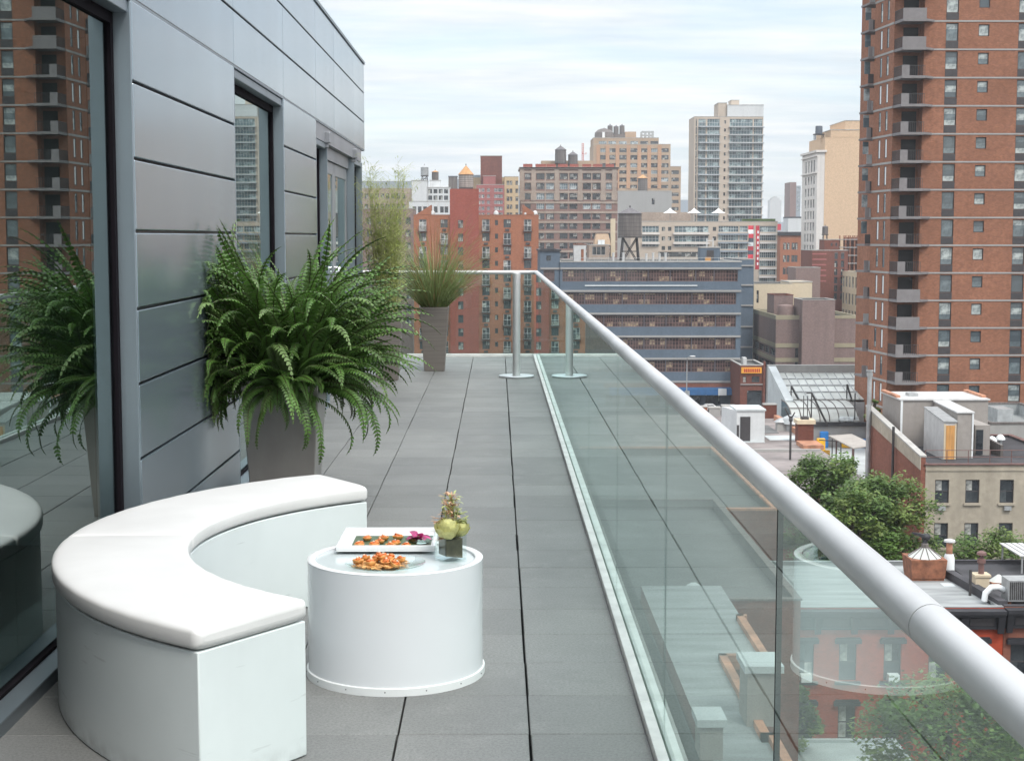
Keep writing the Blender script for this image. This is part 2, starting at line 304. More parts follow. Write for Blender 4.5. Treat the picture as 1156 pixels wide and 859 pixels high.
# ---------------------------------------------------------------- mesh building
class MB:
    def __init__(s): s.v = []; s.f = []; s.m = []
    def quad(s, a, b, c, d, mi=0):
        i = len(s.v); s.v += [tuple(a), tuple(b), tuple(c), tuple(d)]; s.f.append((i, i+1, i+2, i+3)); s.m.append(mi)
    def tri(s, a, b, c, mi=0):
        i = len(s.v); s.v += [tuple(a), tuple(b), tuple(c)]; s.f.append((i, i+1, i+2)); s.m.append(mi)
    def box(s, x0, x1, y0, y1, z0, z1, mi=0):
        s.hexa([(x0, y0, z0), (x1, y0, z0), (x1, y1, z0), (x0, y1, z0), (x0, y0, z1), (x1, y0, z1), (x1, y1, z1), (x0, y1, z1)], mi)
    def hexa(s, p, mi=0):
        i = len(s.v); s.v += [tuple(q) for q in p]
        for f in ((0, 3, 2, 1), (4, 5, 6, 7), (0, 1, 5, 4), (1, 2, 6, 5), (2, 3, 7, 6), (3, 0, 4, 7)):
            s.f.append(tuple(i+k for k in f)); s.m.append(mi)
    def prism(s, poly, z0, z1, mi=0, cap=True):
        n = len(poly); i = len(s.v)
        s.v += [(x, y, z0) for x, y in poly] + [(x, y, z1) for x, y in poly]
        for k in range(n):
            j = (k+1) % n; s.f.append((i+k, i+j, i+n+j, i+n+k)); s.m.append(mi)
        if cap:
            s.f.append(tuple(i+k for k in reversed(range(n)))); s.f.append(tuple(i+n+k for k in range(n))); s.m += [mi, mi]
    def tube(s, pts, rad, n=8, mi=0, cap=True):
        pts = [Vector(p) for p in pts]; rs = rad if isinstance(rad, (list, tuple)) else [rad]*len(pts)
        i0 = len(s.v); prev = None
        for k, p in enumerate(pts):
            t = (pts[min(k+1, len(pts)-1)] - pts[max(k-1, 0)]).normalized()
            a = prev if prev is not None else (Vector((0, 0, 1)) if abs(t.z) < .9 else Vector((1, 0, 0)))
            u = (a - t*a.dot(t))
            if u.length < 1e-6: u = t.orthogonal()
            u.normalize(); w = t.cross(u); prev = u
            for q in range(n):
                an = 2*math.pi*q/n; s.v.append(tuple(p + (u*math.cos(an) + w*math.sin(an))*rs[k]))
        for k in range(len(pts)-1):
            for q in range(n):
                a = i0+k*n+q; b = i0+k*n+(q+1) % n
                s.f.append((a, b, b+n, a+n)); s.m.append(mi)
        if cap:
            s.f.append(tuple(i0+q for q in reversed(range(n)))); s.m.append(mi)
            e = i0+(len(pts)-1)*n; s.f.append(tuple(e+q for q in range(n))); s.m.append(mi)
    def lathe(s, prof, n=32, c=(0, 0, 0), mi=0, capb=False, capt=False):
        i0 = len(s.v)
        for r, z in prof:
            for q in range(n):
                an = 2*math.pi*q/n; s.v.append((c[0]+r*math.cos(an), c[1]+r*math.sin(an), c[2]+z))
        for k in range(len(prof)-1):
            for q in range(n):
                a = i0+k*n+q; b = i0+k*n+(q+1) % n; s.f.append((a, b, b+n, a+n)); s.m.append(mi)
        if capb: s.f.append(tuple(i0+q for q in reversed(range(n)))); s.m.append(mi)
        if capt:
            e = i0+(len(prof)-1)*n; s.f.append(tuple(e+q for q in range(n))); s.m.append(mi)
    def blob(s, c, r, n=8, mi=0, jit=0.0):
        rx, ry, rz = r if isinstance(r, tuple) else (r, r, r); i0 = len(s.v); m = max(4, n//2+1)
        for k in range(1, m):
            th = math.pi*k/m
            for q in range(n):
                an = 2*math.pi*q/n; j = 1+rnd.uniform(-jit, jit)
                s.v.append((c[0]+rx*j*math.sin(th)*math.cos(an), c[1]+ry*j*math.sin(th)*math.sin(an), c[2]+rz*j*math.cos(th)))
        t = len(s.v); s.v += [(c[0], c[1], c[2]+rz), (c[0], c[1], c[2]-rz)]
        for k in range(m-2):
            for q in range(n):
                a = i0+k*n+q; b = i0+k*n+(q+1) % n; s.f.append((a, a+n, b+n, b)); s.m.append(mi)
        for q in range(n):
            s.f.append((t, i0+q, i0+(q+1) % n)); s.m.append(mi)
            e = i0+(m-2)*n; s.f.append((t+1, e+(q+1) % n, e+q)); s.m.append(mi)
    def mesh(s, name, mats, smooth=None):
        me = bpy.data.meshes.new(name); me.from_pydata(s.v, [], s.f)
        for m in (mats if isinstance(mats, (list, tuple)) else [mats]): me.materials.append(m)
        me.polygons.foreach_set('material_index', s.m)
        if smooth is not None:
            me.polygons.foreach_set('use_smooth', [True]*len(s.f))
            bm = bmesh.new(); bm.from_mesh(me); lim = RAD(smooth)
            for e in bm.edges:
                if len(e.link_faces) == 2 and e.calc_face_angle(0) > lim: e.smooth = False
            bm.to_mesh(me); bm.free()
        me.update(); return me
    def build(s, name, mats, parent=None, loc=None, smooth=None, bevel=0.0, seg=2, fix=False):
        me = s.mesh(name, mats, smooth)
        if fix:
            bm = bmesh.new(); bm.from_mesh(me); bmesh.ops.remove_doubles(bm, verts=bm.verts, dist=1e-5)
            bmesh.ops.recalc_face_normals(bm, faces=bm.faces); bm.to_mesh(me); bm.free()
        o = put(name, me, parent, loc)
        if bevel:
            b = o.modifiers.new('bevel', 'BEVEL'); b.width = bevel; b.segments = seg; b.limit_method = 'ANGLE'; b.angle_limit = RAD(40)
        return o
def put(name, me, parent=None, loc=None, rz=0.0):
    o = bpy.data.objects.new(name, me); COL.objects.link(o)
    if parent is not None: o.parent = parent
    if loc is not None: o.location = loc
    if rz: o.rotation_euler = (0, 0, rz)
    return o
def tag(o, label=None, cat=None, group=None, kind=None):
    if label: o['label'] = label
    if cat: o['category'] = cat
    if group: o['group'] = group
    if kind: o['kind'] = kind
    return o
def thing(name, label, cat, loc=(0, 0, 0), rz=0.0, group=None):
    o = bpy.data.objects.new(name, None); COL.objects.link(o); o.empty_display_size = .2
    o.location = loc; o.rotation_euler = (0, 0, rz); return tag(o, label, cat, group)
def dup(root, loc, rz=0.0, label=None, sc=None):
    r = root.copy(); COL.objects.link(r); r.location = loc; r.rotation_euler = (0, 0, rz)
    if label: r['label'] = label
    if sc: r.scale = (sc, sc, sc)
    for ch in list(root.children):
        c = ch.copy(); COL.objects.link(c); c.parent = r
        for g in list(ch.children):
            d = g.copy(); COL.objects.link(d); d.parent = c
    return r
SKY_S, SUN_E, EXPO = .14, 1.35, 0.72
CLOUD_A, CLOUD_B = (3.2, 3.6, 3.9), (5.1, 5.0, 4.85)
def wpos(o):
    p = Vector((0, 0, 0))
    while o is not None: p = p + o.location; o = o.parent
    return p
def part(mb, name, mats, parent, **k):
    """a piece given in place coordinates, hung under an unrotated thing"""
    p = wpos(parent); mb.v = [(x-p.x, y-p.y, z-p.z) for x, y, z in mb.v]
    return mb.build(name, mats, parent, **k)
def lone(mb, name, mats, loc, label, cat, group=None, kind=None, **k):
    """a thing that is a single mesh, origin at its base"""
    mb.v = [(x-loc[0], y-loc[1], z-loc[2]) for x, y, z in mb.v]
    return tag(mb.build(name, mats, None, loc, **k), label, cat, group, kind)

XW, XG, XR = -1.55, -1.64, .5115
YE = 20.3                                   # far end of the terrace

# ================================================================ terrace floor
mb = MB(); P = .415
x = .10 + P*0
cols = []
e = .10
while e > -3.2: cols.append((e-P, e)); e -= P
cols.append((.10, XR-.045))
for ci, (xa, xb) in enumerate(cols):
    if xb < XW-.4: continue
    y = 4.74 - .41*18; drift = 0
    while y < YE-.05:
        j = .0024 + (.0016 if ci in (0, len(cols)-1) else 0); w = rnd.uniform(-.0015, .0015)
        ya, yb = y+.0015, min(y+.41, YE-.06)-.0015
        b = .0025; dz = rnd.uniform(-.0012, .0008)
        xa2, xb2 = xa+j+w, xb-j+w+(j if ci == len(cols)-1 else 0)
        i = len(mb.v)
        mb.v += [(xa2, ya, -.04), (xb2, ya, -.04), (xb2, yb, -.04), (xa2, yb, -.04),
                 (xa2, ya, dz-b), (xb2, ya, dz-b), (xb2, yb, dz-b), (xa2, yb, dz-b),
                 (xa2+b, ya+b, dz), (xb2-b, ya+b, dz), (xb2-b, yb-b, dz), (xa2+b, yb-b, dz)]
        for q in ((0, 1, 5, 4), (1, 2, 6, 5), (2, 3, 7, 6), (3, 0, 4, 7), (4, 5, 9, 8), (5, 6, 10, 9), (6, 7, 11, 10), (7, 4, 8, 11), (8, 9, 10, 11)):
            mb.f.append(tuple(i+k for k in q)); mb.m.append(0)
        y += .41
lone(mb, 'terrace_floor', M['paver'], (0, 0, 0), None, None, kind='structure')
mb = MB(); mb.box(-9, .62, -6, YE+.12, -.30, -.045)
lone(mb, 'terrace_slab', M['joint'], (0, 0, -.3), None, None, kind='structure')

# ================================================================ the building the terrace belongs to
t = thing('host_building', 'dark lower body of the building carrying the terrace, seen down through the glass', 'building', (-5, 6, G))
mb = MB(); mb.box(-14, .60, -8, YE+.10, G, -.302); part(mb, 'wall', M['grey_blank'], t)
mb = MB(); mb.box(.605, 6.1, -8, 75, -14.6, -14.0); part(mb, 'roof', M['roof_dark'], t)
mb = MB(); mb.box(.605, 6.1, 30, 75, G, -14.602); part(mb, 'wall', M['grey_blank'], t)

# ================================================================ penthouse
pent = thing('penthouse', 'grey zinc clad penthouse wall with big windows along the left of the terrace', 'building', (XW, 10, 0))
JZ = [-.045, .275, .59, .917, 1.242, 1.575, 1.885, 2.21, 2.555]
TH = .03; GAP = .006
def panel(y0, y1, z0, z1, xo=XW):
    mb = MB(); mb.box(-TH/1, 0, GAP/2, (y1-y0)-GAP/2, GAP*1.1, (z1-z0)-GAP*1.1)
    o = mb.build('cladding_panel', M['zinc'], pent, (xo-XW, y0-10, z0), bevel=.004, seg=2)
for ya, yb in ((6.70, 9.27), (11.40, 13.42)):
    for k in range(len(JZ)-1): panel(ya, yb, JZ[k], JZ[k+1])
fz = [2.555, 2.88, 3.215, 3.546]; fy = [-2.2, 0.1, 2.3, 4.5, 6.70, 9.27, 11.40, 13.42, 14.93, 16.9, 18.30]
for k in range(3):
    for a, b in zip(fy[:-1], fy[1:]): panel(a, b, fz[k], fz[k+1])
mb = MB()                                    # backing behind the joints, soffit and roof edge
for ya, yb in ((6.705, 9.265), (11.405, 13.415)): mb.box(XW-.20, XW-TH-.004, ya, yb, -.04, 2.556)
mb.box(XW-.28, XW-TH-.004, -2.2, 18.295, 2.565, 3.54)
part(mb, 'wall_backing', M['dark_frame'], pent)
mb = MB(); mb.box(-8, XW-.005, 18.302, 18.33, 2.56, 3.546); mb.box(-8, XW-.29, -2.2, 18.30, 3.40, 3.50)
part(mb, 'roof', M['zinc_trim'], pent)
mb = MB(); mb.box(XW-.30, XW-.002, -2.2, 18.30, 2.548, 2.562); part(mb, 'soffit', M['zinc_trim'], pent)
mb = MB(); mb.box(XW-.06, XW+.012, -2.2, 18.32, 3.548, 3.575); part(mb, 'roof_edge', M['zinc_trim'], pent)

def window(y0, y1, z0, z1, sill=True, jl=.045):
    w = MB()
    # metal reveal: head and jambs back to the glass line, dark gasket round the pane
    w.box(XG-.10, XW-.001, y1-.016, y1, z0, z1, 0); w.box(XG-.10, XW-.001, y0, y0+.016, z0, z1, 0)
    w.box(XG-.10, XW-.012, y0+.017, y1-.017, z1-.05, z1-.001, 0)
    w.box(XG-.10, XW+.004, y0+.017, y1-.017, z0, z0+.075, 0)
    o = part(w, 'window', M['zinc_trim'], pent, bevel=.003, seg=1)
    g = MB(); a, b = y0+.018, y1-.018
    g.box(XG-.012, XG+.016, a, a+jl, z0+.076, z1-.052); g.box(XG-.012, XG+.016, b-jl, b, z0+.076, z1-.052)
    g.box(XG-.012, XG+.016, a+jl+.001, b-jl-.001, z1-.10, z1-.052); g.box(XG-.012, XG+.016, a+jl+.001, b-jl-.001, z0+.076, z0+.088)
    part(g, 'frame', M['gasket'], o)
    p = MB(); p.box(XG-.009, XG, a+jl, b-jl, z0+.088, z1-.10); part(p, 'pane', M['win_glass'], o)
window(-2.0, 2.3, -.03, 2.545); window(2.32, 6.695, -.03, 2.545); window(9.275, 11.395, -.03, 2.545)
# doors at the far end: fixed light, two glazed leaves, end light
window(13.425, 14.30, -.03, 2.40, jl=.05)
for a, b in ((14.32, 15.62), (15.64, 16.94)):
    d = MB()
    d.box(XG-.06, XG+.008, a, a+.11, .01, 2.28); d.box(XG-.06, XG+.008, b-.11, b, .01, 2.28)
    d.box(XG-.06, XG+.008, a+.111, b-.111, 2.16, 2.28); d.box(XG-.06, XG+.008, a+.111, b-.111, .01, .22)
    o = part(d, 'door', M['alu_grey'], pent, bevel=.004, seg=1)
    p = MB(); p.box(XG-.02, XG-.003, a+.112, b-.112, .222, 2.158); part(p, 'pane', M['win_glass'], o)
    h = MB(); yy = a+.055 if a > 15 else b-.055
    h.tube([(XG+.009, yy, .95), (XG+.05, yy, .95), (XG+.05, yy, 1.25), (XG+.009, yy, 1.25)], .011, 8); part(h, 'handle', M['alu'], o, smooth=40)
mb = MB(); mb.box(XG-.08, XW-.01, 13.42, 17.95, 2.405, 2.546); mb.box(XG-.08, XG+.03, 14.305, 16.95, 2.285, 2.40)
part(mb, 'door_head', M['alu_grey'], pent)
window(16.96, 17.95, -.03, 2.40)
for yy in (14.25, 16.98):
    mb = MB(); mb.box(XW-.055, XW+.035, yy-.05, yy+.05, 2.40, 2.50); mb.box(XW-.035, XW+.015, yy-.03, yy+.03, 2.36, 2.40); part(mb, 'wall_lamp', M['alu_grey'], pent, bevel=.006)
# the rooms behind the glass
mb = MB(); mb.box(-6.5, -6.4, -2.3, 18.2, -.04, 2.54); mb.box(-6.4, XG-.12, -2.4, -2.3, -.04, 2.54); mb.box(-6.4, XG-.12, 17.97, 18.2, -.04, 2.54)
mb.box(-6.4, XG-.12, 7.9, 8.0, -.03, 2.54); mb.box(-6.4, XG-.12, 12.3, 12.4, -.03, 2.54)
part(mb, 'room_wall', M['room_wall'], pent)
mb = MB(); mb.box(-6.4, XG-.11, -2.3, 17.96, -.044, -.034); part(mb, 'room_floor', M['room_floor'], pent)
mb = MB(); mb.box(-6.4, XG-.11, -2.3, 17.96, 2.545, 2.64); part(mb, 'room_ceiling', M['room_wall'], pent)

# ================================================================ glass balustrade
rail = thing('glass_balustrade', 'clear glass balustrade with round silver handrail along the terrace edge', 'railing', (XR, 10, 0))
ZR, RR = 1.093, .0268
ye = YE - .02
corner = []
for k in range(9):
    a = math.pi/2*k/8; corner.append((XR-.10+.10*math.cos(a), ye-.10+.10*math.sin(a), ZR))
mb = MB(); mb.tube([(XR, 1.792, ZR), (XR, 8, ZR), (XR, 14, ZR)] + corner + [(-2, ye, ZR), (-4.6, ye, ZR)], RR, 28); part(mb, 'handrail', M['alu_satin'], rail, smooth=50)
mb = MB(); mb.tube([(XR, -4, ZR), (XR, 1.789, ZR)], RR, 28); part(mb, 'handrail', M['alu_satin'], rail, smooth=50)
mb = MB(); mb.tube([(XR, 1.6, ZR), (XR, 2.0, ZR)], RR*.95, 20); part(mb, 'joint_sleeve', M['dark_frame'], rail, smooth=50)
ys = [-3.1, -1.15, .80, 2.765, 4.64, 6.55, 8.60, 10.6, 12.6, 14.6, 16.5, 18.4, YE-.03]
for a, b in zip(ys[:-1], ys[1:]):
    mb = MB(); mb.box(XR-.005, XR+.005, a+.0015, b-.0015, .012, ZR-RR+.004); o = part(mb, 'glass_pane', M['rail_glass'], rail)
    mb = MB(); q_ = .0056 if abs(b-2.765) < .01 else .0016; mb.box(XR-q_, XR+q_, b-q_*.25, b+q_*.25, .02, ZR-RR); part(mb, 'edge_seal', M['gasket'], o)
for a, b in ((XR-.03, -1.4), (-1.41, -3.0), (-3.01, -4.6)):
    mb = MB(); mb.box(b+.004, a-.004, ye-.006, ye+.006, .012, ZR-RR+.004); o = part(mb, 'glass_pane', M['rail_glass'], rail)
def channel(a, b):
    mb = MB(); mb.box(XR-.044, XR-.0085, a, b, -.03, .028); mb.box(XR+.0085, XR+.046, a, b, -.03, .028); mb.box(XR-.044, XR+.046, a, b, -.05, -.031)
    part(mb, 'base_channel', M['channel'], rail, bevel=.002, seg=1)
for a, b in ((-4, 2.0), (2.002, 4.985), (4.987, 8.6), (8.602, 12.4), (12.402, 16.5), (16.502, YE-.07)): channel(a, b)
mb = MB(); mb.box(-4.6, XR-.05, ye-.044, ye-.0085, -.03, .03); mb.box(-4.6, XR+.046, ye+.0085, ye+.046, -.03, .03)
part(mb, 'base_channel', M['channel'], rail, bevel=.002, seg=1)
mb = MB(); mb.box(-4.6, XR, ye-.13, ye-.05, -.03, .014); part(mb, 'kerb', M['channel'], rail)

# ================================================================ free-standing post
post = thing('metal_post', 'silver round post on a flat disc base near the far rail', 'post', (.212, 17.2, 0))
mb = MB(); mb.lathe([(.196, 0), (.198, .004), (.198, .018), (.192, .023), (.05, .026)], 48, capb=True, capt=True); mb.build('base_plate', M['alu'], post, smooth=35)
mb = MB(); mb.lathe([(.0425, .0262), (.0425, 1.135)], 32, capb=True, capt=True); mb.build('pole', M['alu_satin'], post, smooth=35)
mb = MB(); mb.lathe([(.045, 1.10), (.045, 1.152), (.040, 1.158)], 32, capb=True, capt=True); mb.build('cap', M['alu_satin'], post, smooth=35)

# ================================================================ curved bench
BC = (.165, 5.578); RI, RO = 1.273, 1.708
A0, A1, AM = RAD(234.6), RAD(124.9), RAD(182)
bench = thing('curved_bench', 'white half ring bench with padded vinyl seat on a painted box base', 'bench', (BC[0]-1.49, BC[1], 0))
def arc_poly(ri, ro, a, b, n=56):
    p = [(BC[0]+ro*math.cos(a+(b-a)*k/n), BC[1]+ro*math.sin(a+(b-a)*k/n)) for k in range(n+1)]
    return p + [(BC[0]+ri*math.cos(b+(a-b)*k/n), BC[1]+ri*math.sin(b+(a-b)*k/n)) for k in range(n+1)]
for a, b in ((A0, AM), (AM-.0012, A1)):
    mb = MB(); mb.prism(arc_poly(RI, RO, b, a), .003, .413); part(mb, 'box_base', M['white_paint'], bench, smooth=30, bevel=.004, seg=2, fix=True)
    mb = MB(); mb.prism(arc_poly(RI+.03, RO-.02, b+(.03 if b < a else -.03), a+(-.03 if b < a else .03), 40), .0, .0029); part(mb, 'plinth', M['gasket'], bench)
def cushion(a, b, r0=.026, r1=.026):
    mb = MB(); L = abs(a-b)*(RI+RO)/2; rr = .034; ri, ro = RI-.008, RO+.012; hw = (ro-ri)/2; th = .070; zc = .414+th/2
    st = [(r0*(1-math.cos(math.pi/2*k/6)), r0*(1-math.sin(math.pi/2*k/6))) for k in range(7)]
    en = [(r1*(1-math.cos(math.pi/2*k/6)), r1*(1-math.sin(math.pi/2*k/6))) for k in range(7)]
    ss = [(s/L, ins) for s, ins in st]
    nmid = 40
    ss += [(rr/L + (1-2*rr/L)*k/nmid, 0) for k in range(1, nmid)]
    ss += [(1-s/L, ins) for s, ins in reversed(en)]
    NP = 44; i0 = len(mb.v)
    for s, ins in ss:
        an = a + (b-a)*s; ca, sa = math.cos(an), math.sin(an)
        puff = .006*min(1, min(s, 1-s)*L/.10)
        for q in range(NP):
            u = 2*math.pi*q/NP; cu, su = math.cos(u), math.sin(u)
            px_ = math.copysign(abs(cu)**.22, cu)*(hw-ins); pz_ = math.copysign(abs(su)**.40, su)*(th/2-ins)
            w = .0006*math.sin(s*L*38+px_*9)+.0003*math.sin(s*L*91)
            if pz_ > 0: pz_ += (puff*(1-(px_/hw)**2) + w*(abs(px_)/hw))*min(1, min(s, 1-s)*L/.06)
            r = (ri+ro)/2 + px_
            mb.v.append((BC[0]+r*ca, BC[1]+r*sa, zc+pz_))
    n = len(ss)
    for k in range(n-1):
        for q in range(NP):
            A = i0+k*NP+q; B = i0+k*NP+(q+1) % NP; mb.f.append((A, B, B+NP, A+NP)); mb.m.append(0)
    mb.f.append(tuple(i0+q for q in range(NP))); mb.m.append(0)
    mb.f.append(tuple(i0+(n-1)*NP+q for q in reversed(range(NP)))); mb.m.append(0)
    part(mb, 'seat_cushion', M['white_vinyl'], bench, smooth=75, fix=True)
cushion(A0+.006, AM+.0008, r1=.018); cushion(AM-.0008, A1-.006, r0=.018)

# ================================================================ drum table
TC = (-.365, 5.456)
table = thing('drum_table', 'glossy white round drum table set with food and flowers', 'table', (TC[0], TC[1], 0))
mb = MB(); mb.lathe([(.300, .004), (.312, .006), (.312, .412), (.309, .415), (.286, .415), (.284, .413), (.284, .404)], 96); mb.build('drum', M['white_gloss'], table, smooth=35)
mb = MB(); mb.lathe([(.3125, .4146), (.3095, .4166), (.286, .4166), (.2838, .4146)], 96); mb.build('rim', M['white_rim'], table, smooth=50)
mb = MB(); mb.lathe([(.0005, .407), (.2835, .407)], 96, capb=True); mb.build('table_top', M['table_inset'], table)
mb = MB(); mb.lathe([(.3125, .0), (.3185, .0), (.3185, .026), (.317, .028), (.3125, .029)], 96); rg = mb.build('base_ring', M['white_rim'], table, smooth=35)
for k in range(14):
    a = 2*math.pi*(k+.38)/14; mb = MB(); mb.blob((.3185*math.cos(a), .3185*math.sin(a), .015), .0024, 8); mb.build('screw', M['screw'], rg, smooth=60)
ZT = .4075
# tray
trx0, trx1, try0, try1, ztr = -.585, -.225, 5.535, 5.895, .4175
tray = thing('serving_tray', 'square white tray with raised sides holding two rows of canapes', 'tray', ((trx0+trx1)/2, (try0+try1)/2, ztr))
mb = MB(); s = .012
mb.box(trx0, trx1, try0, try1, ztr, ztr+.006)
h = .022
mb.box(trx0, trx1, try0, try0+s, ztr+.0062, ztr+h); mb.box(trx0, trx1, try1-s, try1, ztr+.0062, ztr+h)
mb.box(trx0, trx0+s, try0+s+.0002, try1-s-.0002, ztr+.0062, ztr+h); mb.box(trx1-s, trx1, try0+s+.0002, try1-s-.0002, ztr+.0062, ztr+h)
part(mb, 'tray_body', M['white_rim'], tray, bevel=.002)
mb = MB(); mb.box(trx0+.05, trx1-.02, try0+.04, try0+.26, ztr+.0065, ztr+.0085); part(mb, 'leaf_liner', M['leaf_mat'], tray)
def canape(loc, lab, grp, rz, sc=1.0):
    r = thing('canape', lab, 'canape', loc, rz, grp)
    mb = MB(); mb.lathe([(.006, 0), (.013, .001), (.018, .007), (.0195, .013), (.017, .014), (.014, .010)], 12, capb=True); mb.build('pastry_cup', M['pastry'], r, smooth=60)
    mb = MB(); mb.blob((0, 0, .012), (.015, .012, .006), 9, jit=.22); mb.blob((.007, .004, .017), (.009, .006, .005), 7, jit=.3); mb.blob((-.008, -.004, .016), (.007, .008, .004), 7, jit=.3); mb.build('filling', M['salmon'], r, smooth=70)
    mb = MB(); mb.blob((-.003, .0, .021), (.005, .004, .003), 7, jit=.2); mb.build('cream_dab', M['cream_dab'], r, smooth=70)
    r.scale = (sc, sc, sc); return r
c0 = None
tl = [(250, 247), (279, 223), (306, 248), (326, 234), (341, 222), (364, 254), (386, 241), (394, 219), (422, 258), (449, 226)]
for i, (zx, zy) in enumerate(tl):
    px, py = 330+zx/3.304, 540+zy/3.304
    x, y = onz(px, py+1.5, ztr+.012); y = min(max(y, try0+.035), try1-.035)
    if c0 is None: c0 = canape((x, y, ztr+.0086), 'small orange topped pastry canape on the square white tray', 'canapes on the white tray', 0, 1.0)
    else: dup(c0, (x, y, ztr+.0086), rnd.uniform(0, 6), sc=rnd.uniform(.9, 1.08))
# glass dish with orchid on the tray
ox, oy = onz(484, 617, ztr+.01)
ox = min(ox, trx1-.065); oy = try0+.115
d = thing('glass_dish', 'small clear glass dish on the right end of the white tray', 'dish', (ox, oy, ztr+.0088))
mb = MB(); mb.lathe([(.001, .0), (.035, .0), (.050, .012), (.055, .026), (.0535, .026), (.048, .012), (.034, .003), (.001, .003)], 32); mb.build('bowl', M['ware_glass'], d, smooth=60)
def petal_mesh(mb, c, ln, wd, az, el, curl=.5, mi=0, nn=5):
    """one bent leaf or petal as a little grid"""
    p = Vector(c); e = el; i0 = len(mb.v)
    side = Vector((-math.sin(az), math.cos(az), 0))
    for k in range(nn+1):
        t = k/nn; w = wd*math.sin(math.pi*min(.97, .12+.85*t))**.7
        d_ = Vector((math.cos(az)*math.cos(e), math.sin(az)*math.cos(e), math.sin(e))); up_ = side.cross(d_)
        for q in (-1, 0, 1): mb.v.append(tuple(p + side*(q*w) + up_*(-.25*w*abs(q))))
        p = p + d_*(ln/nn); e -= curl/nn
    for k in range(nn):
        for q in range(2):
            a = i0+k*3+q; mb.f.append((a, a+1, a+4, a+3)); mb.m.append(mi)
o = thing('orchid_bloom', 'magenta orchid bloom lying in the glass dish on the tray', 'flower', (ox, oy, ztr+.014))
mb = MB()
for k in range(9): petal_mesh(mb, (rnd.uniform(-.012, .012), rnd.uniform(-.01, .01), .004+.002*k), rnd.uniform(.040, .058), rnd.uniform(.013, .019), k*2.4+.3, rnd.uniform(.15, .9), 1.0)
mb.build('petals', M['petal_pink'], o, smooth=80)
mb = MB(); mb.blob((0, 0, .022), (.008, .008, .007), 8, jit=.2); mb.build('flower_heart', M['cream_dab'], o, smooth=70)
# glass plate with a heap of canapes on shreds
PX, PY = -.392, 5.335
pl = thing('glass_plate', 'round clear glass plate of orange canapes at the front of the table', 'plate', (PX, PY, ZT))
mb = MB(); mb.lathe([(.001, .001), (.09, .001), (.125, .006), (.140, .012), (.140, .0145), (.124, .0095), (.09, .005), (.001, .005)], 64); mb.build('plate_body', M['ware_glass'], pl, smooth=60)
g = MB()
for k in range(420):
    a = rnd.uniform(0, 6.3); r = .092*math.sqrt(rnd.random()); x, y = PX-.018+r*math.cos(a), PY+r*math.sin(a)*.9; b = rnd.uniform(0, 6.3); L = rnd.uniform(.010, .022); z = ZT+.006+rnd.uniform(0, .009)
    dx, dy = L*math.cos(b), L*math.sin(b)
    g.quad((x-dx-dy*.08, y-dy+dx*.08, z), (x-dx+dy*.08, y-dy-dx*.08, z+.001), (x+dx+dy*.08, y+dy-dx*.08, z+rnd.uniform(0, .005)), (x+dx-dy*.08, y+dy+dx*.08, z))
lone(g, 'shredded_garnish', M['shred'], (PX, PY, ZT+.005), 'bed of pale orange shredded garnish under the canapes on the glass plate', 'garnish')
pc = [(-.085, -.02), (-.06, .03), (-.035, -.055), (-.025, .005), (-.01, .055), (.022, -.035), (.03, .03), (.052, -.06), (.075, .0), (.008, -.004)]
pp = None
for i, (dx, dy) in enumerate(pc):
    z = ZT+.014 + (.010 if i >= 9 else 0)
    if pp is None: pp = canape((PX-.015+dx*.92, PY+dy, z), 'orange topped canape in the heap on the round glass plate', 'canapes on the glass plate', 1, 1.05)
    else:
        q = dup(pp, (PX-.015+dx*.92, PY+dy, z), rnd.uniform(0, 6), sc=rnd.uniform(.95, 1.15)); q.rotation_euler = (rnd.uniform(-.4, .4), rnd.uniform(-.4, .4), rnd.uniform(0, 6))
# vase of flowers
VX, VY = -.167, 5.43
vs = thing('flower_vase', 'square glass vase of pale green roses and sprigs at the right of the table', 'vase', (VX, VY, ZT), RAD(28))
h = .043; H2 = .096
mb = MB(); w = .0035
mb.box(-h, h, -h, h, .0, .008)
mb.box(-h, h, -h, -h+w, .0082, H2); mb.box(-h, h, h-w, h, .0082, H2); mb.box(-h, -h+w, -h+w+.0002, h-w-.0002, .0082, H2); mb.box(h-w, h, -h+w+.0002, h-w-.0002, .0082, H2)
mb.build('glass_cube', M['ware_glass'], vs)
mb = MB(); k = h-w-.008
mb.hexa([(-k, -k, .022), (k, -k, .012), (k, k, .012), (-k, k, .022), (-k, -k, .080), (k, -k, .082), (k, k, .082), (-k, k, .080)]); mb.build('leaf_lining', M['vase_fill'], vs)
def rose(c, r):
    """a full bloom: overlapping cupped petals wrapped round a ball"""
    mb = MB(); C = Vector(c); n = 30
    for k in range(n):
        z = 1 - 1.55*(k+.5)/n; a = k*2.39996; q = math.sqrt(max(0, 1-z*z)); d = Vector((q*math.cos(a), q*math.sin(a), z))
        u_ = d.orthogonal().normalized(); up_ = (Vector((0, 0, 1)) - d*d.z); up_ = up_.normalized() if up_.length > .05 else u_
        sd = d.cross(up_); R_ = r*(.80+.20*k/n); hw = .55+.12*rnd.random(); i0 = len(mb.v)
        for iv in range(5):
            v = -.55+1.1*iv/4
            for iu in range(5):
                uu = (-1+2*iu/4)*hw*math.sqrt(max(.08, 1-(v/.62)**2*.75)); p = (d + sd*uu + up_*v).normalized()
                mb.v.append(tuple(C + p*(R_*(1+.65*max(0, v)**1.4+.16*abs(uu)*rnd.uniform(.2, 1.6)))))
        for iv in range(4):
            for iu in range(4): q0 = i0+iv*5+iu; mb.f.append((q0, q0+1, q0+6, q0+5)); mb.m.append(0)
    mb.blob(c, r*.72, 10)
    return mb.build('rose', M['rose'], vs, smooth=80)
